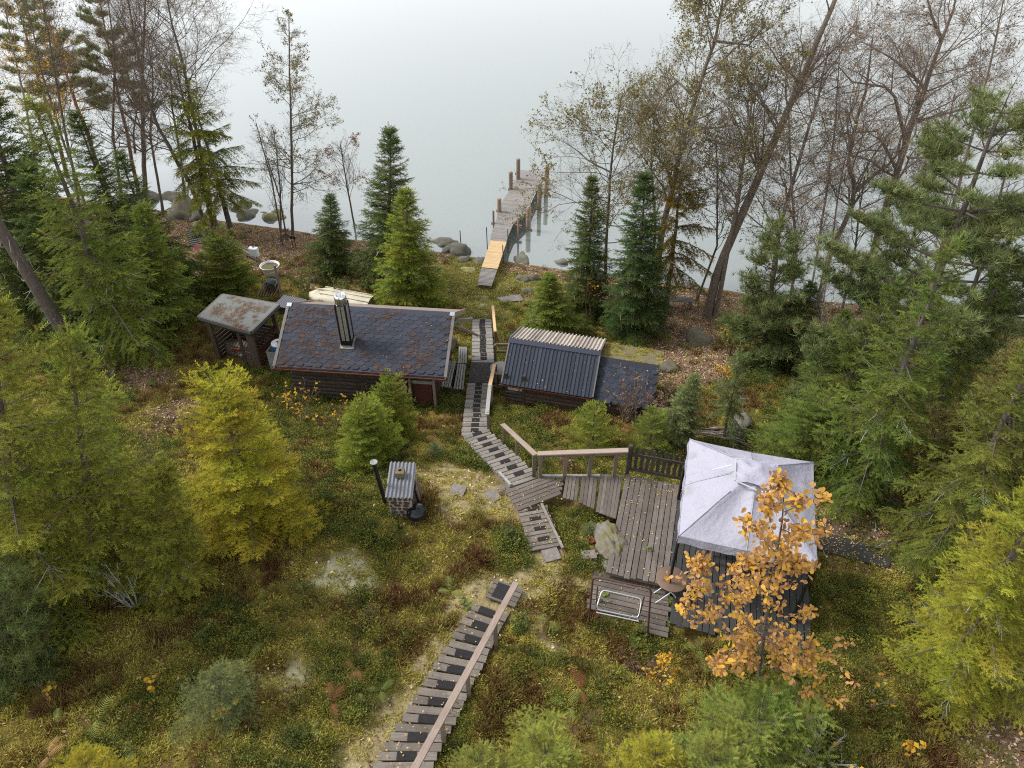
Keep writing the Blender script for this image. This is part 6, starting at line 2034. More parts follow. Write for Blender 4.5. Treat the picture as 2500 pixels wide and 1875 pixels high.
def shrub(name, label, base, h, n_stem, spread, bark, leaf, nleaf, leafs, seed, group=None, nb=(7, 4), cat='shrub', lift=.05, wig=.14, pos=None):
    rg = np.random.default_rng(seed)
    b0 = g(*base) if pos is None else np.array(pos, float)
    root = thing(name, label, cat, b0, group)
    K = 7
    az = rg.uniform(0, 6.28, n_stem); tl = rg.uniform(.15, 1, n_stem) * spread
    S0 = np.stack([np.cos(az) * .05, np.sin(az) * .05, 0 * az - .05], -1)
    d = nrm(np.stack([np.cos(az) * tl, np.sin(az) * tl, np.ones(n_stem)], -1))
    L = h * rg.uniform(.6, 1.05, n_stem)
    out = [S0]; cur = S0
    for q in range(K - 1):
        d = nrm(d + rg.normal(0, wig * .5, d.shape) + np.array([0, 0, lift]))
        cur = cur + d * (L / (K - 1))[:, None]; out.append(cur)
    P = np.stack(out, 1); R = (.005 + .007 * h) * (1 - .75 * np.linspace(0, 1, K))[None] * np.ones((n_stem, 1))
    P2, R2 = children(rg, P, R, nb[0], .25, 1.0, lambda f: .45 * (1.2 - f), (.4, .9), 5, wig, lift, rmin=.004)
    P3, R3 = children(rg, P2, R2, nb[1], .2, 1.0, lambda f: .5 * (1.2 - f), (.4, .9), 3, wig, lift, rmin=.003)
    Vs = []; Qs = []; n_ = 0
    for (p, r, sd) in ((P, R, 5), (P2, R2, 3), (P3, R3, 3)):
        v, q = tubes_np(p, r, sd); Vs.append(v); Qs.append(q + n_); n_ += len(v)
    me = mesh_np('stems', np.concatenate(Vs), quads=np.concatenate(Qs), mats=[M[bark]])
    place(me, 'stems', root)
    if leaf:
        src = np.concatenate([P3[:, 1:].reshape(-1, 3), P2[:, 2:].reshape(-1, 3)])
        sel = rg.choice(len(src), nleaf)
        leaves_obj('leaves', src[sel] + rg.normal(0, .02, (nleaf, 3)), leafs, leaf, root, rg)
    return root

# ------------------------------------------------------------------ conifers
YG = (0.25, 0.25, 0.03); LG = (0.165, 0.215, 0.032); MG = (0.125, 0.17, 0.03); DG = (0.08, 0.115, 0.032); OG = (0.17, 0.195, 0.032)
BG = (0.135, 0.175, 0.065); LIME = (0.29, 0.28, 0.03); PG = (0.155, 0.19, 0.075); RG = (0.10, 0.145, 0.03)
sp_tall = spruce_meshes(1, 6, 1.45, whorl=.21, hang=.22)
sp_tall2 = spruce_meshes(2, 6, 1.6, whorl=.22, hang=.35, sag=.4, rag=.4)
sp_droop = spruce_meshes(3, 6, 1.5, z0=1.6, whorl=.33, nb=4, hang=.85, sag=.55, tip=.2, twsp=.10, rag=.5, prof=.6, width_k=.34)
sp_big = spruce_meshes(4, 7, 2.3, whorl=.30, nb=6, hang=.30, sag=.30, tip=.30, twsp=.15, sp=.12, shl=.16, shw=.07, tmpl=TM_MD, rag=.5)
sp_big2 = spruce_meshes(14, 7, 2.1, whorl=.33, nb=6, hang=.40, sag=.42, tip=.34, twsp=.15, sp=.125, shl=.165, shw=.07, tmpl=TM_MD, rag=.55)
sp_young = spruce_meshes(5, 2.2, 1.0, z0=.08, whorl=.20, nb=6, e_top=.95, e_bot=.22, sag=.14, tip=.14, twsp=.105, sp=.085, hang=.04, shl=.10, shw=.046, tmpl=TM_HI)
sp_yel = spruce_meshes(6, 3.4, 1.55, z0=.12, prof=.66, whorl=.20, nb=7, e_top=.9, e_bot=.0, sag=.16, tip=.16, twsp=.10, sp=.09, hang=.12, shl=.115, shw=.06, tmpl=TM_LO, rag=.35)
sp_round = spruce_meshes(7, 2.6, 1.15, z0=.1, whorl=.15, nb=8, e_top=.8, e_bot=.1, sag=.1, tip=.1, twsp=.10, sp=.09, prof=.5, hang=.05, shl=.10, shw=.06, tmpl=TM_LO)
pn_young = pine_meshes(8, 4.0, 1.1, z0=.08, whorl=.30, nb=6, tuft=.15, dens=2.4, up=.9, bark='bark_spruce')
pn_tall = pine_meshes(9, 11, 2.3, z0=.45, whorl=.45, nb=3, tuft=.18, dens=2.2, up=.5, tr0=.011, sub=9)
pn_wide = pine_meshes(10, 8, 3.0, z0=.22, whorl=.42, nb=5, tuft=.17, dens=1.5, up=.35, sub=16, bark='bark_spruce')

CON = [
 # name, label, mesh, base, top, tint, wide, group
 ('spruce_tree', 'broad green spruce with lichen twigs standing behind the leaning trunk on the left', sp_big2, (318, 880), (75, 235), MG, 1.0, None),
 ('spruce_tree', 'yellowish-green spruce whose crown fills the left edge above the young pine', sp_big, (60, 1480), (-40, 705), OG, .92, None),
 ('spruce_tree', 'lime-tipped spruce right of the left-edge spruce, below the leaning trunk', sp_big2, (235, 1420), (165, 800), (0.15, 0.185, 0.03), .95, None),
 ('spruce_tree', 'small brownish spruce with bare dead stems right of the lime-tipped spruce', sp_tall2, (385, 1430), (395, 1130), OG, 1.25, None),
 ('spruce_tree', 'dark spruce right of the broad green spruce near the shore', sp_tall2, (425, 735), (290, 370), DG, 1.0, None),
 ('spruce_tree', 'darkest spruce top peeping out between the left pine trunks', sp_tall, (330, 650), (180, 275), DG, 1.0, None),
 ('spruce_tree', 'dark spruce at the left frame edge behind the broad green spruce', sp_tall, (130, 760), (-60, 190), DG, 1.3, None),
 ('spruce_tree', 'low spruce with hanging yellow leaves nearby, beside the heap of twigs', sp_tall2, (455, 700), (430, 600), MG, 1.5, None),
 ('spruce_tree', 'small compact spruce behind the wood shelter roof', sp_round, (558, 722), (527, 572), MG, 1.0, None),
 ('spruce_tree', 'leaning olive spruce with sagging fronds, left trunk of the pair', sp_droop, (524, 560), (425, 140), OG, .95, None),
 ('spruce_tree', 'leaning olive spruce with sagging fronds, right trunk of the pair', sp_droop, (570, 580), (470, 235), OG, 1.1, None),
 ('spruce_tree', 'bushy dark green spruce left of the tall dark spruce', sp_tall2, (812, 662), (806, 475), DG, 1.45, None),
 ('spruce_tree', 'tall dark spruce with a thin leader by the water left of the dock', sp_tall, (948, 690), (953, 315), DG, 1.12, None),
 ('spruce_tree', 'fresh green spruce behind the sauna roof in front of the tall dark spruce', sp_tall, (1000, 752), (990, 462), LG, 1.3, None),
 ('spruce_tree', 'narrow dark spruce with a long spire right of the dock', sp_tall, (1430, 765), (1447, 432), DG, .95, None),
 ('spruce_tree', 'second narrow spruce with a long spire left of the alder trunk', sp_tall, (1548, 815), (1575, 425), (0.058, 0.10, 0.03), 1.05, None),
 ('spruce_tree', 'small dense spruce on the lawn behind the pale hut roof', sp_tall2, (1345, 818), (1342, 668), MG, 1.85, None),
 ('spruce_tree', 'yellowing drooping spruce behind the alder trunk', sp_droop, (1625, 760), (1668, 400), (0.17, 0.135, 0.02), 1.0, None),
 ('spruce_tree', 'dense green spruce with hanging fronds right of the canopy', sp_big2, (2085, 1215), (2330, 585), RG, .92, None),
 ('spruce_tree', 'green spruce standing left behind the dense spruce beside the canopy', sp_big, (1985, 1085), (2195, 690), RG, 1.0, None),
 ('spruce_tree', 'low wide spruce with fresh fronds close behind the canopy', sp_yel, (1955, 1165), (2010, 975), RG, 1.45, None),
 ('spruce_tree', 'large bright lime-green spruce in the lower right corner', sp_big, (2345, 1640), (2560, 1160), (0.215, 0.235, 0.03), .98, None),
 ('spruce_tree', 'green spruce behind the bright lime-green one on the right', sp_big2, (2300, 1350), (2560, 800), (0.12, 0.15, 0.03), 1.0, None),
 ('spruce_tree', 'dark low spruce deep in the gap right of the young blue pine', sp_tall2, (1905, 900), (1985, 690), DG, 1.4, None),
 ('spruce_tree', 'thin pale green sapling spruce in the litter beyond the canopy', sp_droop, (1765, 1075), (1812, 850), BG, .8, None),
 ('spruce_tree', 'sparse spruce sapling left of the pale sapling spruce', sp_tall2, (1640, 1085), (1700, 915), PG, 1.3, None),
 ('spruce_tree', 'low spruce in front of the log hut wall', sp_young, (1445, 1100), (1452, 985), LG, 1.1, None),
 ('spruce_tree', 'low spruce right of the annex front', sp_young, (1580, 1105), (1600, 1000), MG, 1.3, None),
 ('spruce_tree', 'bright yellow spruce standing alone left of the barbecue', sp_yel, (628, 1275), (528, 925), LIME, .92, None),
 ('spruce_tree', 'small rounded spruce in front of the sauna, taller back one', sp_round, (948, 1062), (953, 925), LG, .75, None),
 ('spruce_tree', 'small rounded spruce in front of the sauna, wider front one', sp_round, (895, 1130), (887, 988), LG, 1.05, None),
 ('spruce_tree', 'bluish bushy spruce seedling alone in the lower left undergrowth', sp_young, (535, 1735), (530, 1640), BG, 1.25, None),
 ('spruce_tree', 'wide green young spruce below the orange oak', sp_young, (1850, 1850), (1855, 1735), (0.125, 0.17, 0.035), 2.0, None),
 ('spruce_tree', 'green young spruce at the bottom edge right of the stairs', sp_young, (1330, 1935), (1330, 1815), (0.17, 0.21, 0.04), 1.35, None),
 ('spruce_tree', 'pale green young spruce cut by the bottom edge beside the stairs', sp_young, (1170, 1945), (1165, 1840), (0.17, 0.20, 0.045), 1.1, None),
 ('spruce_tree', 'yellow-green young spruce at the bottom edge left of the wide green one', sp_young, (1605, 1930), (1600, 1825), YG, 1.3, None),
 ('spruce_tree', 'second spruce seedling at the bottom edge below the wide green one', sp_young, (1740, 1945), (1745, 1835), (0.14, 0.185, 0.04), 1.5, None),
 ('spruce_tree', 'tiny spruce seedling at the bottom edge left of the stairs', sp_young, (210, 1930), (205, 1850), LIME, 1.3, None),
 ('spruce_tree', 'tiny grey-green seedling above the boulder of the deck', sp_young, (1440, 1305), (1440, 1275), BG, 1.3, None),
 ('spruce_tree', 'tiny grey-green seedling right of the barbecue roof', sp_young, (1062, 1115), (1060, 1078), BG, 1.3, None),
 ('pine_tree', 'young blue-green pine behind the annex', pn_young, (1862, 885), (1908, 550), BG, 1.05, None),
 ('pine_tree', 'young grey-green pine cut by the left frame edge', pn_young, (20, 1620), (-25, 1370), (0.145, 0.19, 0.065), 1.1, None),
 ('pine_tree', 'slanting pine with a reddish trunk left of the broad spruce top', pn_tall, (262, 470), (85, -40), PG, 1.0, None),
 ('pine_tree', 'pine with a pale crown at the top left corner', pn_tall, (165, 440), (20, -60), PG, .9, None),
 ('pine_tree', 'tall dark-trunked pine second from the bare alder on the left shore', pn_tall, (343, 497), (230, -60), PG, .85, None),
 ('pine_tree', 'wide bushy pine rising above the dense spruce on the right', pn_wide, (2150, 1040), (2470, 215), (0.135, 0.175, 0.068), 1.0, None),
 ('pine_tree', 'brownish pine low on the right edge', pn_wide, (2390, 1290), (2580, 760), (0.19, 0.18, 0.06), .9, None),

 ('spruce_tree', 'dark spruce filling the gap behind the leaning trunk', sp_tall2, (215, 800), (60, 400), DG, 1.35, None),
 ('spruce_tree', 'mid-green spruce between the broad spruce and the wood shelter', sp_tall2, (400, 800), (345, 500), MG, 1.3, None),
 ('spruce_tree', 'dark spruce far right behind the brownish pine', sp_big2, (2260, 1060), (2480, 600), RG, .9, None),
 ('spruce_tree', 'dark understorey spruce between the blue pine and the dense right spruce', sp_tall2, (2010, 960), (2070, 760), DG, 1.5, None),
]
for nm, lb, ms, bs, tp_, tint, wide, grp in CON:
    conifer(nm, lb, ms, bs, tp_, tuple(x * 1.12 for x in tint), grp, wide, dead=ms not in (sp_young, sp_yel, sp_round))

# leaning spruce trunk on the left edge, its crown above the frame
b0 = g(214, 908)
root = thing('leaning_conifer', 'stout leaning dark trunk crossing the left edge of the picture', 'tree', b0)
dirv = atY(0, 556, b0[1]) - b0; dirv /= np.linalg.norm(dirv)
P = np.array([[b0 - b0 - dirv * .3, dirv * .8, dirv * 2.5, dirv * 5, dirv * 7.5, dirv * 10.5, dirv * 13]])
V, Q = tubes_np(P, np.array([[.30, .235, .215, .19, .165, .12, .03]]), 14)
place(mesh_np('trunk', V, quads=Q, mats=[M['bark_spruce']], smooth=True), 'trunk', root)
cr_ = place(pn_tall['needles'], 'needles', root, Matrix.Translation(Vector(b0 + dirv * 3.4)) @ Vector((0, 0, 1)).rotation_difference(Vector(dirv)).to_matrix().to_4x4() @ Matrix.Diagonal((.7, .7, .85, 1)))
cr_.color = (*PG, 1); stuffy(cr_)
cr_ = place(pn_tall['branches'], 'branches', root, cr_.matrix_world if False else WM[cr_.name])
stuffy(cr_)
rgk = np.random.default_rng(5)
stub = np.array([[dirv * h_, dirv * h_ + nrm(rgk.normal(0, 1, 3)) * .3, dirv * h_ + nrm(rgk.normal(0, 1, 3)) * .55] for h_ in rgk.uniform(2.2, 7, 26)])
V, Q = tubes_np(stub, np.tile([.016, .011, .004], (len(stub), 1)), 4)
stuffy(place(mesh_np('dead_branches', V, quads=Q, mats=[M['lichen_twig']]), 'dead_branches', root))

# ------------------------------------------------------------------ broadleaved trees by the shore
broadleaf('alder_tree', 'tall bare alder on the left shore with a forked straight trunk', [(352, 512), (350, 330), (346, 180), (352, 60), (356, -60)], .17, 'bark', 'leaf_brown', 700, .07, (26, 7, 6, 4), .28, .34, seed=21, extra=(([(330, 375, 0), (325, 330, .3), (345, 200, .5)], .07),))
broadleaf('alder_tree', 'bare alder bending left behind the leaning spruces', [(508, 565), (470, 460), (434, 400), (376, 290), (335, 132), (312, 0), (300, -70)], .13, 'bark', 'leaf_brown', 500, .07, (24, 7, 6, 4), .35, .36, seed=22)
broadleaf('alder_tree', 'bare dark alder spreading its twigs right above the leaning spruces', [(528, 560), (505, 450), (470, 270), (447, 150), (415, 40), (395, -50)], .13, 'bark', 'leaf_olive', 900, .075, (34, 8, 6, 4), .36, .40, .04, seed=23)
broadleaf('alder_tree', 'crooked thin alder standing between the water boulders', [(396, 515), (382, 420), (366, 330), (375, 200), (362, 100)], .085, 'bark', None, 0, .06, (16, 6, 5, 3), .3, .38, seed=24)
broadleaf('alder_tree', 'slender conical alder with sparse leaves standing alone left of the open lake', [(713, 578), (712, 440), (710, 280), (707, 150), (705, 38)], .085, 'bark', 'leaf_olive', 5500, .075, (46, 8, 5, 2), .22, .30, .03, seed=25, shape='cone', ang1=(.9, 1.35), wig=.11)
broadleaf('alder_tree', 'small reddish-leaved tree left of the tall dark spruce', [(868, 566), (852, 480), (838, 400), (830, 345)], .05, 'bark', 'leaf_red', 2200, .065, (16, 7, 5, 0), .35, .5, .06, seed=26, shape='vase', ang1=(.3, .7))
for i, (bx, by, tx, ty) in enumerate(((690, 598, 625, 300), (684, 590, 668, 320), (700, 585, 650, 380))):
    broadleaf('bare_sapling', ['thin bare sapling leaning left of the slender alder', 'thin bare upright sapling just left of the slender alder', 'shorter bare sapling leaning against the slender alder'][i], [(bx, by), ((bx + tx) / 2 + 8, (by + ty) / 2), (tx, ty)], .04, 'bark', 'leaf_olive', 160, .06, (14, 5, 4, 0), .25, .3, .10, seed=31 + i, shape='vase', ang1=(.25, .6))
broadleaf('birch_tree', 'birch with yellow leaves at the top left edge', [(105, 520), (62, 250), (20, 60), (0, -40)], .09, 'bark_birch', 'leaf_yellow', 1500, .11, (24, 6, 5, 3), .3, .32, seed=35)
broadleaf('birch_tree', 'second yellow-leaved birch between the left pines', [(215, 520), (150, 330), (100, 170), (70, 30)], .08, 'bark', 'leaf_yellow', 1300, .11, (24, 6, 5, 3), .3, .34, seed=36)
# right side
broadleaf('alder_tree', 'big leaning alder with dense olive leaves right of the dock', [(1598, 720), (1612, 590), (1640, 460), (1667, 335), (1715, 188), (1753, 75), (1775, -60)], .20, 'bark_pale', 'leaf_olive', 21000, .085, (34, 9, 7, 3), .34, .33, .03, seed=41, wig=.17,
          extra=(([(1700, 240, 0), (1650, 195, .8), (1600, 260, 1.5), (1560, 300, 2)], .06), ([(1740, 100, 0), (1830, 110, -.5), (1870, 60, -1)], .06), ([(1690, 280, 0), (1620, 330, -1), (1590, 260, -1.5)], .05)))
broadleaf('alder_tree', 'leafy alder reaching over the dock with a yellow patch', [(1475, 720), (1482, 560), (1490, 430), (1500, 330), (1520, 225)], .09, 'bark', 'leaf_olive', 11000, .08, (34, 8, 6, 2), .30, .40, .02, seed=42, ang1=(.8, 1.3),
          extra=(([(1490, 420, 0), (1440, 395, .5), (1400, 360, 1), (1372, 345, 1)], .04), ([(1485, 520, 0), (1440, 560, .5), (1405, 590, 1)], .035)))
broadleaf('alder_tree', 'straight pole-like alder with a bare orange-tinged trunk leaning right', [(1726, 770), (1752, 660), (1790, 570), (1840, 460), (1892, 340), (1945, 226), (2010, 60), (2065, -70)], .205, 'bark_pale', 'leaf_brown', 900, .07, (16, 7, 6, 4), .45, .26, .04, seed=43, top_r=.06)
broadleaf('alder_tree', 'thinner olive-leaved alder growing from the same foot as the pole-like one', [(1745, 775), (1772, 640), (1800, 500), (1825, 330), (1850, 150)], .13, 'bark_pale', 'leaf_olive', 9500, .075, (34, 8, 6, 3), .35, .33, .03, seed=44)
broadleaf('alder_tree', 'dark-trunked alder with yellow leaves rising behind the blue pine', [(1872, 800), (1900, 570), (1940, 430), (1964, 340), (1998, 241), (2025, 110)], .13, 'bark', 'leaf_brown', 2500, .07, (30, 8, 6, 4), .3, .36, .03, seed=45)
broadleaf('alder_tree', 'forked alder dotted with yellow leaves on its trunk', [(1992, 770), (2024, 618), (2065, 540), (2092, 465), (2070, 395), (2085, 310), (2115, 226), (2130, 90)], .16, 'bark_pale', 'leaf_yellow', 550, .07, (26, 8, 6, 4), .35, .34, .03, seed=46,
          extra=(([(2092, 465, 0), (2130, 430, .3), (2185, 390, .6), (2200, 330, 1)], .10),))
broadleaf('alder_tree', 'great wide-crowned bare alder at the upper right with heavy crooked limbs', [(2108, 765), (2132, 620), (2165, 500), (2195, 410), (2212, 340), (2250, 245), (2284, 132), (2326, 30), (2345, -60)], .24, 'bark_pale', 'leaf_brown', 6000, .065, (26, 9, 7, 5), .38, .33, .03, seed=47, wig=.2,
          extra=(([(2190, 415, 0), (2145, 330, .5), (2150, 320, .8), (2040, 325, 1)], .08), ([(2212, 350, 0), (2180, 215, -.5), (2080, 200, -1), (2050, 165, -1)], .085), ([(2225, 300, 0), (2300, 280, .5), (2370, 262, 1), (2430, 245, 1)], .07), ([(2260, 215, 0), (2190, 150, .6), (2140, 120, 1.2), (2100, 100, 1.5)], .07), ([(2296, 90, 0), (2275, 40, -.3), (2260, -20, -.6)], .07), ([(2215, 385, 0), (2290, 385, .3), (2340, 390, .5)], .05)))
broadleaf('birch_tree', 'thin white birch standing between the pole alder and the forked alder', [(1975, 740), (1998, 600), (2020, 450), (2040, 300), (2050, 120)], .055, 'bark_birch', 'leaf_red', 260, .06, (24, 6, 5, 3), .25, .22, .02, seed=48)
broadleaf('birch_tree', 'second thin birch right of the white one', [(2010, 745), (2030, 610), (2045, 480), (2075, 330)], .04, 'bark_birch', 'leaf_yellow', 160, .06, (18, 5, 4, 2), .25, .25, .02, seed=49)
broadleaf('bare_tree', 'dark thin bare tree left of the great alder trunk', [(2055, 760), (2085, 640), (2095, 540), (2110, 430)], .06, 'bark', None, 0, .06, (18, 6, 5, 3), .25, .4, .03, seed=50)
broadleaf('bare_tree', 'dark double-stemmed tree in the gap behind the dense right spruce', [(2295, 985), (2330, 860), (2370, 720), (2420, 560), (2460, 400)], .11, 'bark', 'leaf_brown', 300, .06, (22, 7, 5, 3), .3, .33, .03, seed=51, extra=(([(2310, 930, .2), (2380, 800, .5), (2440, 700, .8), (2490, 600, 1)], .08),))
broadleaf('alder_tree', 'slim leafy tree behind the pole-like alder', [(1700, 735), (1750, 600), (1752, 470), (1748, 330)], .05, 'bark', 'leaf_olive', 4000, .075, (24, 7, 5, 2), .3, .32, .03, seed=52)
broadleaf('bare_tree', 'grey lichen-covered bare tree right of the blue pine', [(2010, 890), (2005, 800), (2000, 720), (2040, 660)], .06, 'lichen_twig', 'leaf_red', 200, .06, (18, 6, 5, 3), .2, .5, .02, seed=53)

for i, q in enumerate(([(205, 560), (160, 330), (130, 150), (100, -20)], [(455, 520), (440, 380), (420, 260), (415, 130)], [(300, 520), (275, 330), (280, 160), (262, -30)])):
    broadleaf('alder_tree', ['bare alder behind the broad green spruce on the left', 'thin bare alder just left of the leaning spruces', 'bare alder between the second pine and the forked alder'][i], q, .09, 'bark', 'leaf_brown', 900, .065, (26, 7, 6, 4), .3, .36, .03, seed=61 + i)
for i, q in enumerate(([(2230, 830), (2290, 640), (2350, 420), (2420, 160), (2450, 0)], [(2180, 800), (2215, 620), (2290, 400), (2330, 230)], [(1930, 760), (1945, 600), (1930, 430), (1925, 250)], [(1590, 690), (1600, 560), (1590, 400), (1600, 260)])):
    broadleaf('alder_tree', ['bare alder at the far right behind the pine', 'thin bare alder right of the great alder', 'thin leafy alder behind the blue pine', 'slim leafy alder between the narrow spruce and the big leaning alder'][i], q, .08, 'bark_pale', ['leaf_brown', 'leaf_red', 'leaf_olive', 'leaf_olive'][i], [1500, 800, 2500, 4500][i], .07, (24, 7, 5, 3), .3, .34, .03, seed=65 + i)

# orange oak sapling: leaves of its own, the largest ones as single objects
b0 = g(1850, 1672)
oakr = thing('oak_sapling', 'orange-leaved oak sapling in front of the canopy', 'tree', b0)
rg = np.random.default_rng(77)
tp_px = [(1850, 1672), (1858, 1600), (1868, 1530), (1880, 1430), (1900, 1330), (1915, 1240), (1908, 1172)]
TPk = resample([atY(px, py, b0[1]) for px, py in tp_px], 14)
TRk = .035 * (1 - np.linspace(0, 1, 14)) ** .8 + .006
V, Q = tubes_np((TPk - b0)[None], TRk[None], 8)
place(mesh_np('trunk', V, quads=Q, mats=[M['bark']], smooth=True), 'trunk', oakr)
def oakb(px, py, qx, qy, dy):
    a_ = atY(px, py, b0[1]); c_ = atY(qx, qy, b0[1] + dy)
    m_ = (a_ + c_) / 2 + V3(0, 0, -.02)
    return resample([a_, m_, c_], 6)
OB = [oakb(*q) for q in ((1860, 1600, 1760, 1540, -.3), (1762, 1560, 1715, 1390, -.2), (1745, 1520, 1700, 1465, -.3), (1862, 1590, 1780, 1590, -.5), (1865, 1560, 1790, 1480, -.5), (1870, 1540, 1935, 1500, -.4), (1866, 1560, 1960, 1595, -.6), (1870, 1560, 1800, 1620, -.7),
     (1875, 1480, 1840, 1420, -.4), (1880, 1450, 1940, 1420, -.5), (1885, 1400, 1830, 1370, .2), (1890, 1390, 1950, 1380, -.1), (1896, 1350, 1850, 1300, -.2), (1900, 1330, 1960, 1300, -.3), (1905, 1290, 1985, 1320, .2), (1915, 1250, 1985, 1215, .1), (1915, 1240, 1860, 1230, -.1), (1912, 1210, 1900, 1175, .0),
     (1862, 1590, 2035, 1605, -.7), (1858, 1610, 1760, 1610, -.2), (1858, 1620, 1930, 1650, -.9), (1880, 1440, 1820, 1440, .3), (1872, 1520, 1900, 1560, .4), (1900, 1320, 1870, 1335, .35), (1868, 1550, 1820, 1530, .4), (1715, 1400, 1705, 1375, -.2),
     (1930, 1655, 1990, 1715, -1.0), (1856, 1610, 1900, 1620, .4), (1890, 1380, 1920, 1350, .35))]
OBp = np.array(OB) - b0
V, Q = tubes_np(OBp, np.tile(.012 * (1 - .7 * np.linspace(0, 1, 6)), (len(OBp), 1)), 5)
P2, R2 = children(rg, OBp, np.tile(.01 * (1 - .7 * np.linspace(0, 1, 6)), (len(OBp), 1)), 6, .25, 1.0, lambda f: .38 + 0 * f, (.4, 1.0), 4, .12, .06)
Vb, Qb = tubes_np(P2, R2, 3)
place(mesh_np('branches', np.concatenate([V, Vb]), quads=np.concatenate([Q, Qb + len(V)]), mats=[M['bark']]), 'branches', oakr)
half = [(0, .02), (.12, .05), (.22, .17), (.30, .10), (.42, .25), (.52, .15), (.66, .30), (.76, .17), (.88, .20), (1.0, 0)]
lv = [(x, y, .10 * y * y * 4 - .05 * x * x) for x, y in half] + [(x, -y, .10 * y * y * 4 - .05 * x * x) for x, y in half] + [(x, 0, -.05 * x * x) for x, y in half]
lf_ = []
for i in range(9):
    lf_ += [(20 + i, 21 + i, i + 1, i), (20 + i, 10 + i, 11 + i, 21 + i)]
oak_leaf = B().add(lv, lf_).mesh('leaf', M['oak'])
src = np.concatenate([P2[:, 2:].reshape(-1, 3), P2[:, -1], P2[:, -1], OBp[:, 4:].reshape(-1, 3), TPk[6:] - b0])
def leaf_frames(n):
    p = src[rg.choice(len(src), n)] + rg.normal(0, .035, (n, 3))
    d = nrm(rg.normal(0, 1, (n, 3)) + [0, -.2, -.15]); p = p + d * .03; u = nrm(rg.normal(0, .55, (n, 3)) + [0, -.35, 1])
    return p, d, u, rg.uniform(.075, .12, n)
p_, d_, u_, s_ = leaf_frames(300)
for i in range(300):
    m = frame(p_[i] + b0, d_[i], z=u_[i]) @ Matrix.Diagonal((s_[i], s_[i], s_[i], 1))
    place(oak_leaf, 'leaf', oakr, m)
p_, d_, u_, s_ = leaf_frames(3600)
LVq = np.array(lv)
tri = []
for f in [(20, 22, 2, 0), (22, 24, 4, 2), (24, 26, 6, 4), (26, 28, 8, 6), (28, 29, 9, 8), (20, 10, 12, 22), (22, 12, 14, 24), (24, 14, 16, 26), (26, 16, 18, 28), (28, 18, 19, 29)]: tri += [LVq[f[0]], LVq[f[1]], LVq[f[2]], LVq[f[0]], LVq[f[2]], LVq[f[3]]]
V, F = expand(p_, d_, u_, s_, s_, np.array(tri))
stuffy(place(mesh_np('leaves', V, tris=F, mats=[M['oak_v']], attr=np.repeat(rg.random(3600), len(tri))), 'leaves', oakr))

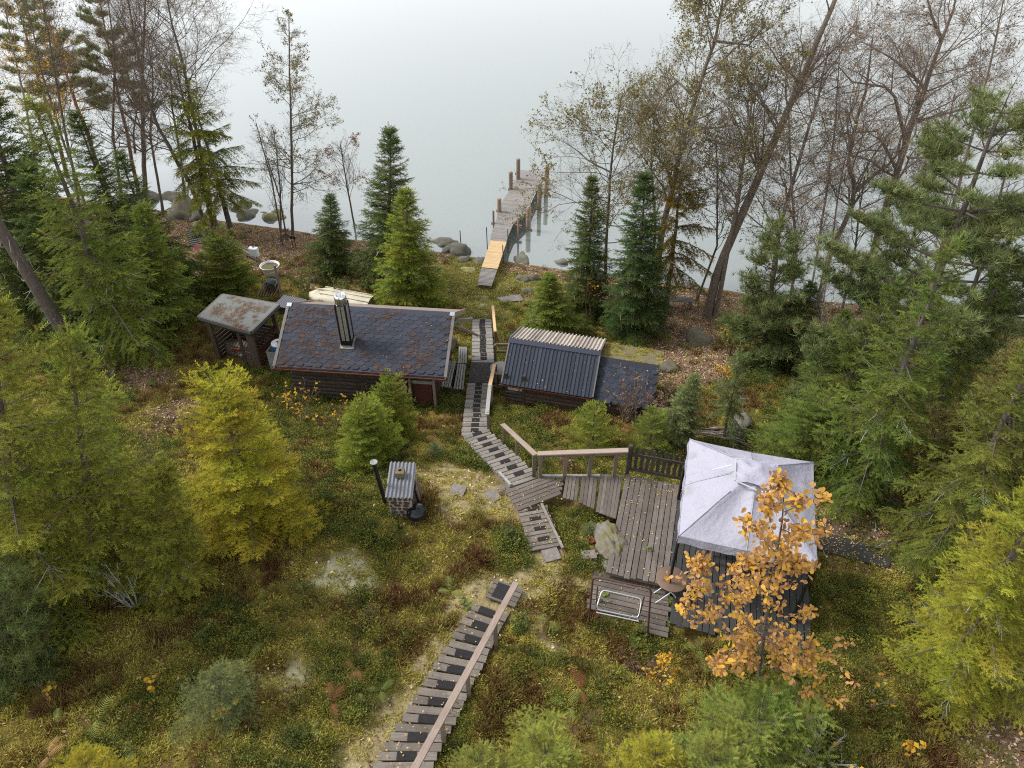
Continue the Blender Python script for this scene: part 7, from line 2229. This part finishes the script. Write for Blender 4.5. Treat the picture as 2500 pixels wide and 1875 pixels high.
# ------------------------------------------------------------------ shrubs and saplings
SH = [
 ('bare_shrub', 'spreading bare shrub growing in front of the log hut wall', (1555, 1035), 2.0, 12, .9, 'twig', 'leaf_red', 90, .06, None),
 ('bare_shrub', 'thin shrub with pinkish leaves in front of the metal roof', (1525, 1030), 2.6, 8, .35, 'twig', 'leaf_red', 150, .075, None),
 ('bare_shrub', 'brown-leaved shrub before the annex roof', (1625, 1040), 2.3, 9, .5, 'twig', 'leaf_red', 260, .07, None),
 ('dead_shrub', 'withered brown shrub by the sauna wall behind the rounded spruces', (892, 985), 1.0, 14, .5, 'twig', 'leaf_brown', 240, .06, None),
 ('sapling', 'yellow-leaved sapling in front of the sauna gutter', (735, 1030), 1.7, 5, .7, 'twig', 'leaf_yellow', 70, .10, None),
 ('sapling', 'sparse yellow-leaved sapling left of the rounded spruces', (810, 1055), 1.6, 4, .9, 'twig', 'leaf_yellow', 36, .10, None),
 ('sapling', 'small yellow-leaved twigs below the tub beside the sauna', (690, 1000), 1.2, 4, .6, 'twig', 'leaf_yellow', 36, .09, None),
 ('sapling', 'yellow-leaved sapling between the left spruces', (388, 650), 1.8, 5, .4, 'twig', 'leaf_yellow', 85, .12, None),
 ('sapling', 'climbing yellow-leaved stems in front of the narrow dark spruce', (1438, 790), 3.0, 5, .25, 'twig', 'leaf_yellow', 120, .10, None),
 ('sapling', 'green and yellow leafy sapling left of the young blue pine', (1782, 870), 2.3, 9, .35, 'twig', 'leaf_mixed', 420, .11, None),
 ('sapling', 'yellow sapling at the foot of the leafy one by the blue pine', (1765, 935), 1.1, 6, .6, 'twig', 'leaf_yellow', 120, .09, None),
 ('sapling', 'yellow sprigs hanging on the left frame edge above the young pine', (30, 1330), 1.0, 5, .7, 'twig', 'leaf_mixed', 80, .10, None),
 ('leafy_shrub', 'pale green leafy shrub between the lawn stairs and the hut', (1245, 860), 1.1, 12, .7, 'twig', 'leaf_green', 520, .075, None),
 ('leafy_shrub', 'green leafy shrub by the right corner of the sauna', (1108, 812), .9, 12, .7, 'twig', 'leaf_green', 480, .06, None),
 ('leafy_shrub', 'green shoots in front of the overturned boat', (838, 730), 1.3, 12, .6, 'twig', 'leaf_green', 420, .07, None),
 ('leafy_shrub', 'bluish leafy shrub left of the overturned boat', (748, 710), .9, 12, .8, 'twig', 'leaf_green', 480, .06, None),
 ('leafy_shrub', 'pale leafy shoots right of the wash tub', (770, 690), 1.0, 9, .7, 'twig', 'leaf_mixed', 260, .06, None),
 ('leafy_shrub', 'leafy shrub behind the boat below the bushy dark spruce', (905, 705), 1.3, 10, .6, 'twig', 'leaf_green', 380, .07, None),
 ('leafy_shrub', 'green shrub behind the mossy annex roof', (1500, 815), 1.0, 10, .7, 'twig', 'leaf_green', 420, .07, None),
 ('leafy_shrub', 'yellow-leaved low shrub in the undergrowth below the swing frame', (1600, 1660), .9, 12, .8, 'twig', 'leaf_yellow', 190, .075, None),
 ('leafy_shrub', 'dry brown-leaved low shrub left of the yellow-leaved one', (1560, 1640), .7, 12, .9, 'twig', 'leaf_brown', 240, .06, None),
 ('bare_shrub', 'pale bare twigs spreading over the wide green young spruce', (2000, 1850), 1.3, 10, 1.2, 'lichen_twig', 'leaf_yellow', 16, .09, None),
 ('bare_shrub', 'bare lichen-grey branches of a shrub behind the annex pine', (2000, 905), 2.0, 9, .9, 'lichen_twig', 'leaf_red', 60, .06, None),
 ('bare_shrub', 'lichen-covered dead branches in the gap right of the dense spruce', (2300, 1090), 1.6, 12, 1.2, 'lichen_twig', None, 0, .06, None),
 ('bare_shrub', 'bare stems standing before the brownish spruce on the left', (330, 1480), 1.8, 6, .5, 'lichen_twig', None, 0, .06, None),
 ('bare_shrub', 'thin bare stem bush left of the bright yellow spruce', (385, 1165), 1.6, 5, .4, 'twig', None, 0, .06, None),
 ('sapling', 'little maple sapling with yellow leaves at the lower right', (2205, 1840), .5, 3, .5, 'twig', 'leaf_yellow', 22, .13, None),
 ('sapling', 'yellow-leaved sprig below the bluish seedling', (535, 1762), .4, 3, .9, 'twig', 'leaf_yellow', 26, .12, None),
 ('sapling', 'orange-leaved sprig left of the bluish seedling', (392, 1680), .45, 4, .8, 'twig', 'leaf_yellow', 28, .10, None),
 ('sapling', 'orange-leaved sprig at the left edge of the undergrowth', (118, 1705), .45, 4, .8, 'twig', 'leaf_yellow', 24, .10, None),
 ('sapling', 'peach-leaved sapling behind the brown handrail', (1385, 1150), .7, 5, .6, 'twig', 'leaf_red', 70, .09, None),
 ('sapling', 'sprig with bright yellow leaves right of the oak sapling', (1990, 1690), .5, 4, .8, 'twig', 'leaf_yellow', 30, .09, None),
 ('sapling', 'tall yellow sprig right of the bare twigs at the bottom', (2110, 1720), .8, 4, .5, 'twig', 'leaf_yellow', 20, .09, None),
 ('leafy_shrub', 'dark evergreen heather bush by the first handrail post of the foreground stairs', (1275, 1535), .45, 26, .8, 'twig', 'leaf_green', 900, .035, None),
 ('leafy_shrub', 'green dwarf shrub mound left of the short stairs', (1255, 1325), .5, 26, 1.0, 'twig', 'leaf_green', 900, .04, None),
 ('leafy_shrub', 'olive dwarf shrub mound left of the foreground stairs', (905, 1520), .5, 26, 1.1, 'twig', 'leaf_mixed', 700, .035, None),
]
for i, (nm, lb, bs, h_, ns_, spd, bk, lf, nl, lsz, grp) in enumerate(SH):
    shrub(nm, lb, bs, h_, ns_, spd, bk, lf, nl, lsz, 100 + i, grp)

# leafy rosettes of round leaves
def rosette_mesh(seed, n, r, mat):
    rg_ = np.random.default_rng(seed)
    b = B()
    for i in range(n):
        a_ = rg_.uniform(0, 6.28); d = rg_.uniform(.05, r); h_ = rg_.uniform(.08, .2)
        c_ = V3(math.cos(a_) * d, math.sin(a_) * d, h_); s = rg_.uniform(.05, .085)
        tl = V3(rg_.uniform(-.4, .4), rg_.uniform(-.4, .4), 1); tl /= np.linalg.norm(tl)
        u = nrm(np.cross(tl, [.3, 1, .1])); w_ = np.cross(tl, u)
        vs = [c_] + [c_ + (u * math.cos(t) + w_ * math.sin(t)) * s * (1 if k_ % 2 else .9) + tl * .02 for k_, t in enumerate(np.linspace(0, 2 * PI, 9)[:-1])]
        b.add(vs, [(0, 1 + k_, 1 + (k_ + 1) % 8) for k_ in range(8)])
    me = b.mesh('leafy_plant', M[mat])
    a = me.attributes.new('v', 'FLOAT', 'POINT'); a.data.foreach_set('value', np.repeat(rg_.random(n), 9).astype(np.float32))
    return me
ros = [rosette_mesh(s, 9, .22, 'leaf_green') for s in (1, 2, 3)]
LPs = [((1470, 1472), 'round-leaved plants inside the empty swing seat frame'), ((1560, 1575), 'bright round-leaved plant at the foot of the right swing post'), ((1640, 1478), 'round-leaved plants between the crossed legs of the folding table'), ((1625, 1520), 'round-leaved plant below the folding table legs'), ((1570, 1505), 'round-leaved plant behind the right swing post'), ((1140, 1480), 'light green leafy plant at the top left of the foreground stairs'), ((1498, 1376), 'leafy plant at the toe of the deck boulder'), ((1700, 1432), 'leafy plant beside the grey rounded stone'), ((1585, 1345), 'small green plant growing through the deck boards'), ((1345, 1545), 'light green plant right of the foreground handrail'), ((375, 945), 'light green leafy plant below the fallen dead branch'), ((1570, 975), 'pale leafy plant by the hut wall')]
for i, (px, lb) in enumerate(LPs):
    p = g(*px)
    if i == 8: p = at(1585, 1345, 5.88)
    o = place(ros[i % 3], 'leafy_plant', None, Matrix.Translation(Vector(p)) @ Matrix.Rotation(i * 1.3, 4, 'Z') @ Matrix.Scale([.9, .9, .8, .7, .6, .75, .7, .7, .4, .5, 1.0, .8][i], 4))
    tag(o, lb, 'plant', 'round-leaved plants')

# ferns
def fern_mesh(seed, mat, nf=4):
    rg_ = np.random.default_rng(seed)
    V = []; F = []
    for f in range(nf):
        a_ = rg_.uniform(0, 6.28); L = rg_.uniform(.35, .6); d = np.array([math.cos(a_), math.sin(a_), 0]); sd = np.array([-d[1], d[0], 0])
        for k_ in range(13):
            s = (k_ + 1) / 14
            c_ = d * L * s * .9 + np.array([0, 0, L * (.9 * s - .75 * s * s)])
            w_ = L * .30 * math.sin(PI * min(1, (1.08 - s) * .9)) ** .8
            for sg in (-1, 1):
                n_ = len(V)
                V += [c_ - d * .006, c_ + d * .011, c_ + sd * sg * w_ + d * .05 + np.array([0, 0, -.15 * w_])]
                F.append((n_, n_ + 1, n_ + 2))
    return mesh_np('fern', np.array(V), tris=F, mats=[M[mat]])
FG = [fern_mesh(s, 'fern_g', 1 + s % 4) for s in range(4)]; FB = [fern_mesh(s + 9, 'fern_b', 2 + s % 3) for s in range(3)]
fern_g_px = [(520, 1530), (310, 1810), (425, 1515), (560, 1340), (545, 1640), (610, 1620), (880, 1730), (1385, 1730), (145, 1770), (470, 1575), (760, 1790), (1705, 1590), (1560, 1530), (1340, 1520), (1100, 1450), (930, 1690), (1300, 1620), (240, 1760), (640, 1470), (300, 1880), (1085, 1075), (1170, 1030)]
fern_b_px = [(425, 1400), (120, 1850), (1065, 1105), (1080, 1090), (1770, 1610), (1530, 1010), (1655, 1010), (870, 1640), (1420, 1690), (1060, 1030), (440, 1440), (1010, 960), (1020, 1000), (1545, 1060), (1350, 1100), (1370, 1080), (810, 1720)]
for i, px in enumerate(fern_g_px):
    p = g(*px)
    o = place(FG[i % 4], 'fern', None, Matrix.Translation(Vector(p) + Vector((0, 0, .06))) @ Matrix.Rotation(i * 2.1, 4, 'Z') @ Matrix.Scale(.6 + .3 * ((i * 37) % 10) / 10, 4))
    tag(o, 'yellow-green fern fronds standing out of the low undergrowth', 'fern', 'yellow-green ferns')
for i, px in enumerate(fern_b_px):
    p = g(*px)
    o = place(FB[i % 3], 'fern', None, Matrix.Translation(Vector(p) + Vector((0, 0, .06))) @ Matrix.Rotation(i * 1.7, 4, 'Z') @ Matrix.Scale(.8 + .4 * ((i * 53) % 10) / 10, 4))
    tag(o, 'withered brown fern among the dwarf shrubs', 'fern', 'brown ferns')

# ------------------------------------------------------------------ ground cover nobody could count
def tuft_mesh(name, seed, mat, kind):
    rg_ = np.random.default_rng(seed)
    if kind == 'bilberry':
        n = 62; r = .16
        a_ = rg_.uniform(0, 6.28, n); d = r * np.sqrt(rg_.random(n)); h_ = .20 * (1 - (d / r) ** 2 * .6) * rg_.uniform(.45, 1.1, n)
        P = np.stack([np.cos(a_) * d, np.sin(a_) * d, h_], -1)
        D = nrm(np.stack([np.cos(a_), np.sin(a_), rg_.uniform(-.2, .8, n)], -1) + rg_.normal(0, .5, (n, 3))); U = nrm(rg_.normal(0, .5, (n, 3)) + [0, 0, 1.0])
        L = rg_.uniform(.02, .037, n)
        T = np.array([(0, 0, 0), (.5, .36, .05), (1, 0, 0), (0, 0, 0), (1, 0, 0), (.5, -.36, .05)], float)
        V, F = expand(P, D, U, L, L, T)
        S = np.stack([P * [.3, .3, 0], P], 1)[::3]
        V2, Q2 = tubes_np(np.concatenate([S[:, :1], (S[:, :1] + S[:, 1:]) / 2, S[:, 1:]], 1), np.full((len(S), 3), .003), 3)
        return mesh_np(name, np.concatenate([V, V2]), tris=F, quads=Q2 + len(V), mats=[M[mat]])
    if kind in ('heather', 'moss', 'grass'):
        n, r, h0, w_ = {'heather': (84, .15, .18, .007), 'moss': (60, .13, .06, .008), 'grass': (34, .11, .10, .007)}[kind]
        a_ = rg_.uniform(0, 6.28, n); d = r * np.sqrt(rg_.random(n))
        P = np.stack([np.cos(a_) * d, np.sin(a_) * d, 0 * d - .01], -1)
        h_ = h0 * rg_.uniform(.5, 1.1, n) * (1.1 - .5 * d / r)
        lean = np.stack([np.cos(a_) * d / r, np.sin(a_) * d / r, 0 * d], -1) * .5 + rg_.normal(0, .25 if kind != 'moss' else .6, (n, 3)) * [1, 1, 0]
        T1 = P + (lean * .5 + [0, 0, .6]) * h_[:, None]; T2 = P + (lean * 1.3 + [0, 0, 1]) * h_[:, None]
        sd = nrm(np.stack([-np.sin(a_ * 3), np.cos(a_ * 3), 0 * a_], -1)) * w_
        V = np.stack([P - sd, P + sd, T1 + sd * .8, T2, T1 - sd * .8], 1).reshape(-1, 3)
        b_ = np.arange(n) * 5
        F = np.concatenate([np.stack([b_, b_ + 1, b_ + 2], -1), np.stack([b_, b_ + 2, b_ + 4], -1), np.stack([b_ + 4, b_ + 2, b_ + 3], -1)])
        return mesh_np(name, V, tris=F, mats=[M[mat]])
    if kind == 'leaf':
        c_ = rg_.uniform(.1, .45)
        V = np.array([(-.5, 0, .1), (-.1, .3, .02 + c_ * .3), (.5, 0, .12), (-.1, -.3, .02 + c_ * .2), (-.05, 0, .0)])
        return mesh_np(name, V, tris=[(0, 4, 1), (1, 4, 2), (2, 4, 3), (3, 4, 0)], mats=[M[mat]])
    if kind == 'needles':
        n = 26
        a_ = rg_.uniform(0, 6.28, n); P = np.concatenate([rg_.normal(0, .05, (n, 2)), rg_.uniform(.0, .012, (n, 1))], 1)
        D = np.stack([np.cos(a_), np.sin(a_), 0 * a_], -1)
        sd = np.stack([-np.sin(a_), np.cos(a_), 0 * a_], -1) * .0035
        V = np.stack([P - sd, P + sd, P + D * .05], 1).reshape(-1, 3)
        return mesh_np(name, V, tris=np.arange(3 * n).reshape(-1, 3), mats=[M[mat]])

def scatter(name, label, pts, rots, scales, meshes):
    col = bpy.data.collections.new(name + '_pieces')
    for i, me in enumerate(meshes):
        col.objects.link(bpy.data.objects.new(name + '_piece', me))
    me = bpy.data.meshes.new(name)
    n = len(pts)
    me.vertices.add(n); me.vertices.foreach_set('co', np.ascontiguousarray(pts, np.float32).ravel())
    a = me.attributes.new('rot', 'FLOAT_VECTOR', 'POINT'); a.data.foreach_set('vector', np.ascontiguousarray(rots, np.float32).ravel())
    a = me.attributes.new('size', 'FLOAT', 'POINT'); a.data.foreach_set('value', np.ascontiguousarray(scales, np.float32))
    ng = bpy.data.node_groups.new(name, 'GeometryNodeTree')
    ng.interface.new_socket('Geometry', in_out='INPUT', socket_type='NodeSocketGeometry')
    ng.interface.new_socket('Geometry', in_out='OUTPUT', socket_type='NodeSocketGeometry')
    gi = ng.nodes.new('NodeGroupInput'); go = ng.nodes.new('NodeGroupOutput')
    ip = ng.nodes.new('GeometryNodeInstanceOnPoints'); ci = ng.nodes.new('GeometryNodeCollectionInfo')
    ci.inputs['Collection'].default_value = col
    ci.inputs['Separate Children'].default_value = True; ci.inputs['Reset Children'].default_value = True
    ip.inputs['Pick Instance'].default_value = True
    r = ng.nodes.new('GeometryNodeInputNamedAttribute'); r.data_type = 'FLOAT_VECTOR'; r.inputs['Name'].default_value = 'rot'
    s = ng.nodes.new('GeometryNodeInputNamedAttribute'); s.data_type = 'FLOAT'; s.inputs['Name'].default_value = 'size'
    L = ng.links.new
    L(gi.outputs[0], ip.inputs['Points']); L(ci.outputs[0], ip.inputs['Instance'])
    L(r.outputs['Attribute'], ip.inputs['Rotation']); L(s.outputs['Attribute'], ip.inputs['Scale'])
    L(ip.outputs[0], go.inputs[0])
    o = place(me, name)
    md = o.modifiers.new('scatter', 'NODES'); md.node_group = ng
    o['kind'] = 'stuff'; o['label'] = label
    return o

rg = np.random.default_rng(11)
def in_view(x, y, z, m=120):
    d1 = y * math.cos(PITCH) - (z - CAM_Z) * math.sin(PITCH); u = y * math.sin(PITCH) + (z - CAM_Z) * math.cos(PITCH)
    px = 1250 + F_PX * x / d1; py = 937.5 - F_PX * u / d1
    return (px > -m) & (px < 2500 + m) & (py > -m) & (py < 1875 + m)
def quadin(x, y, Q):
    c_ = np.ones(x.shape, bool)
    Q = [q[:2] for q in Q]
    area = sum(Q[i][0] * Q[(i + 1) % len(Q)][1] - Q[(i + 1) % len(Q)][0] * Q[i][1] for i in range(len(Q)))
    for i in range(len(Q)):
        a_, b_ = Q[i], Q[(i + 1) % len(Q)]
        cr = (b_[0] - a_[0]) * (y - a_[1]) - (b_[1] - a_[1]) * (x - a_[0])
        c_ &= (cr * (1 if area > 0 else -1) > 0)
    return c_
DECKQ = [DO, DO + du_ * 4.5, DO + du_ * 4.5 + dv * 4.25, DO + du_ * 1.5 + dv * 4.25, DO + dv * 3.28]
SAUQ = [W0, W1, W1 - sv * span, W0 - sv * span]
HUTQ = [U0, U1, U1 - hv * 2.5, U0 - hv * 2.5]
ANQ = [X0, X1, X1 - hv * 2.6, X0 - hv * 2.6]
LOWQ = [LO, LO + du_ * 1.85, LO + du_ * 1.85 + dv * 1.3, LO + dv * 1.1]
BLK = [DECKQ, SAUQ, HUTQ, ANQ, LP, FP, LOWQ, inn, BW_, base]
STAIRS = [((eL0 + eR0) / 2, (eL1 + eR1) / 2, .5), (a2, c2, .48), (a3, c3, .5), (a4, c4, .5), (a5, c5, .5), (at(1375, 1190, 5.6), at(1515, 1200, 5.8), .45)]
def blocked(x, y, pad=0.0):
    m = np.zeros(x.shape, bool)
    for Q in BLK: m |= quadin(x, y, Q)
    for a_, b_, r in STAIRS: m |= dist_poly(x, y, [(a_[0], a_[1]), (b_[0], b_[1])]) < r + pad
    return m
def cand(n):
    x = rg.uniform(-26, 20, n); y = rg.uniform(4.5, 44, n)
    # denser near the camera, where single plants show
    keep = rg.random(n) < np.clip(1.25 - y / 60, .3, 1)
    x, y = x[keep], y[keep]
    z = height(x, y)
    ok = in_view(x, y, z) & (z > .05)
    return x[ok], y[ok], z[ok]
def finish(name, label, x, y, z, meshes, s0, s1, tilt=.15, lift=0.0):
    n = len(x)
    rot = np.stack([rg.normal(0, tilt, n), rg.normal(0, tilt, n), rg.uniform(0, 6.28, n)], -1)
    cl = (.62 + .8 * np.clip(fbm(x * 1.4, y * 1.4, len(name)), .1, 1)) if s1 > .3 else 1.0
    return scatter(name, label, np.stack([x, y, z + lift], -1), rot, rg.uniform(s0, s1, n) * cl, meshes)

x, y, z = cand(620000)
pa, la, li, lc = masks(x, y)
bl = blocked(x, y)
patch = fbm(x * .55, y * .55, 71); patch2 = fbm(x * .8 + 40, y * .8, 91)
r_ = rg.random(len(x))
free = ~bl
dens = np.clip((patch - .40) * 6, 0.03, 1) * (1 - pa) * (1 - la) * (1 - .93 * li) * (1 - lc)
k1 = free & (r_ < dens * .12)
finish('bilberry_carpet', 'green bilberry and lingonberry dwarf shrubs covering the slope', x[k1], y[k1], z[k1], [tuft_mesh('bilberry', s, 'bilberry', 'bilberry') for s in range(4)], .7, 1.5)
r_ = rg.random(len(x))
dens = np.clip((.56 - patch) * 5, 0.04, 1) * np.clip((patch2 - .38) * 6, .05, 1) * (1 - pa) * (1 - la) * (1 - .9 * li) * (1 - lc)
k2 = free & (r_ < dens * .11)
finish('heather_carpet', 'brown heather tufts between the bilberries', x[k2], y[k2], z[k2], [tuft_mesh('heather', s, 'heather', 'heather') for s in range(4)], .7, 1.5)
r_ = rg.random(len(x))
k3 = free & (r_ < .17 * (1 - .55 * pa) * (1 - .92 * li) * (1 - .6 * la) * (1 - .4 * lc))
finish('feather_moss', 'yellow-green moss and grass tufts of the forest floor', x[k3], y[k3], z[k3], [tuft_mesh('moss', s, 'moss', 'moss') for s in range(4)], .7, 1.5)
r_ = rg.random(len(x))
k4 = free & (r_ < .9 * la)
finish('lawn_grass', 'short lawn grass on the way down to the dock', x[k4], y[k4], z[k4], [tuft_mesh('grass', s, 'grass', 'grass') for s in range(3)], .6, 1.2)
r_ = rg.random(len(x))
k5 = (r_ < .055 + .75 * li + .06 * pa) & free
finish('leaf_litter', 'fallen brown and pale leaves lying on the ground', x[k5], y[k5], z[k5], [tuft_mesh('leaf', s, 'litter', 'leaf') for s in range(4)], .05, .11, .5, .02)
r_ = rg.random(len(x))
k6 = (r_ < .45 * la + .014 * (1 - li)) & free
finish('yellow_leaves', 'fallen yellow and pale leaves on lawn and moss', x[k6], y[k6], z[k6], [tuft_mesh('leaf', s + 7, 'leafy', 'leaf') for s in range(4)], .045, .085, .5, .05)
# leaves lying on decks, stairs and roofs
pts = []
def on_quad(o_, u, v, n, fn=None):
    a_ = rg.random(n); b_ = rg.random(n)
    p = np.asarray(o_)[None] + a_[:, None] * np.asarray(u)[None] + b_[:, None] * np.asarray(v)[None]
    if fn is not None: p = p[fn(a_, b_, p)]
    pts.append(p)
on_quad(DO + V3(0, 0, .012), du_ * 1.6, dv * 3.2, 120); on_quad(DO + du_ * 1.6 + V3(0, 0, .012), du_ * 2.9, dv * 4.2, 55)
on_quad(DO + V3(0, 0, .012), du_ * 1.9, dv * .35, 60)
on_quad(LO + V3(0, 0, .012), du_ * 1.8, dv * 1.1, 60)
on_quad(at(1240, 1196, zl + .012), at(1370, 1175, zl) - at(1240, 1196, zl), at(1262, 1243, zl) - at(1240, 1196, zl), 60)
on_quad(FP[3] + V3(0, 0, .012), FP[2] - FP[3], FP[0] - FP[3], 45)
for a_, b_, w_, n_ in ((a2, c2, .8, 60), (a3, c3, .88, 60), (a4, c4, .86, 50), (a5, c5, .86, 60), (STAIRS[0][0], STAIRS[0][1], 1.0, 120)):
    t = b_ - a_; s_ = np.array([t[1], -t[0], 0]); s_ /= np.linalg.norm(s_)
    on_quad(a_ - s_ * w_ / 2 + V3(0, 0, .045), s_ * w_, t, n_)
on_quad(BW_[0] + V3(0, 0, .012), BW_[1] - BW_[0], BW_[3] - BW_[0], 200)
on_quad(H1 + nHF * .02, hu * hL, dF * lF, 70)
on_quad(N1 + n3 * .03, hu * nL, dF3 * l3, 30)
on_quad(A + nF * .03, su * sL, dnF * DF, 45)
on_quad(T[0] + V3(0, 0, .01), T[1] - T[0], T[3] - T[0], 25)
P = np.concatenate(pts)
finish('stray_leaves', 'single pale and yellow leaves lying on planks and roofs', P[:, 0], P[:, 1], P[:, 2], [tuft_mesh('leaf', s + 20, 'leafy', 'leaf') for s in range(4)], .03, .06, .25)
# rusty needle litter gathered on the sauna roof and the shelter roof
pts = []
def clump(a_, b_, p):
    f = fbm(a_ * 9, b_ * 4, 55) + .16 * (1 - a_) - .05 + .12 * b_
    return f > .545 + rg.uniform(-.06, .06, len(a_))
on_quad(A + nF * .028, su * sL, dnF * DF, 1300, clump)
on_quad(T[0] + V3(0, 0, .006), T[1] - T[0], T[3] - T[0], 420, lambda a_, b_, p: (fbm(a_ * 5, b_ * 4, 66) > .40) & (a_ > .08) & (a_ < .95))
on_quad(H1 + nHB * .05, hu * hL, dB * lB, 10)
P = np.concatenate(pts)
tl_ = np.arctan2(DROPF, RUNF)
nn_ = len(P)
scatter('roof_litter', 'rusty conifer needles and small leaves lying on the sauna and shelter roofs', P, np.stack([np.full(nn_, .0), np.zeros(nn_), rg.uniform(0, 6.28, nn_)], -1) * 1.0 + np.array([0, 0, 0]), rg.uniform(.6, 1.2, nn_), [tuft_mesh('needles', s, 'needlelitter', 'needles') for s in range(4)])

pts = []
on_quad(N1 + V3(0, 0, .01), hu * nL, dB3 * l3b, 420, lambda a_, b_, p: fbm(a_ * 6, b_ * 5, 12) > .44)
P = np.concatenate(pts); nn_ = len(P)
scatter('roof_moss', 'moss cushions growing on the rear slope of the annex roof', P, np.stack([rg.normal(0, .3, nn_), rg.normal(0, .3, nn_), rg.uniform(0, 6.28, nn_)], -1), rg.uniform(.35, .75, nn_), [tuft_mesh('moss', s, 'moss', 'moss') for s in range(4)])
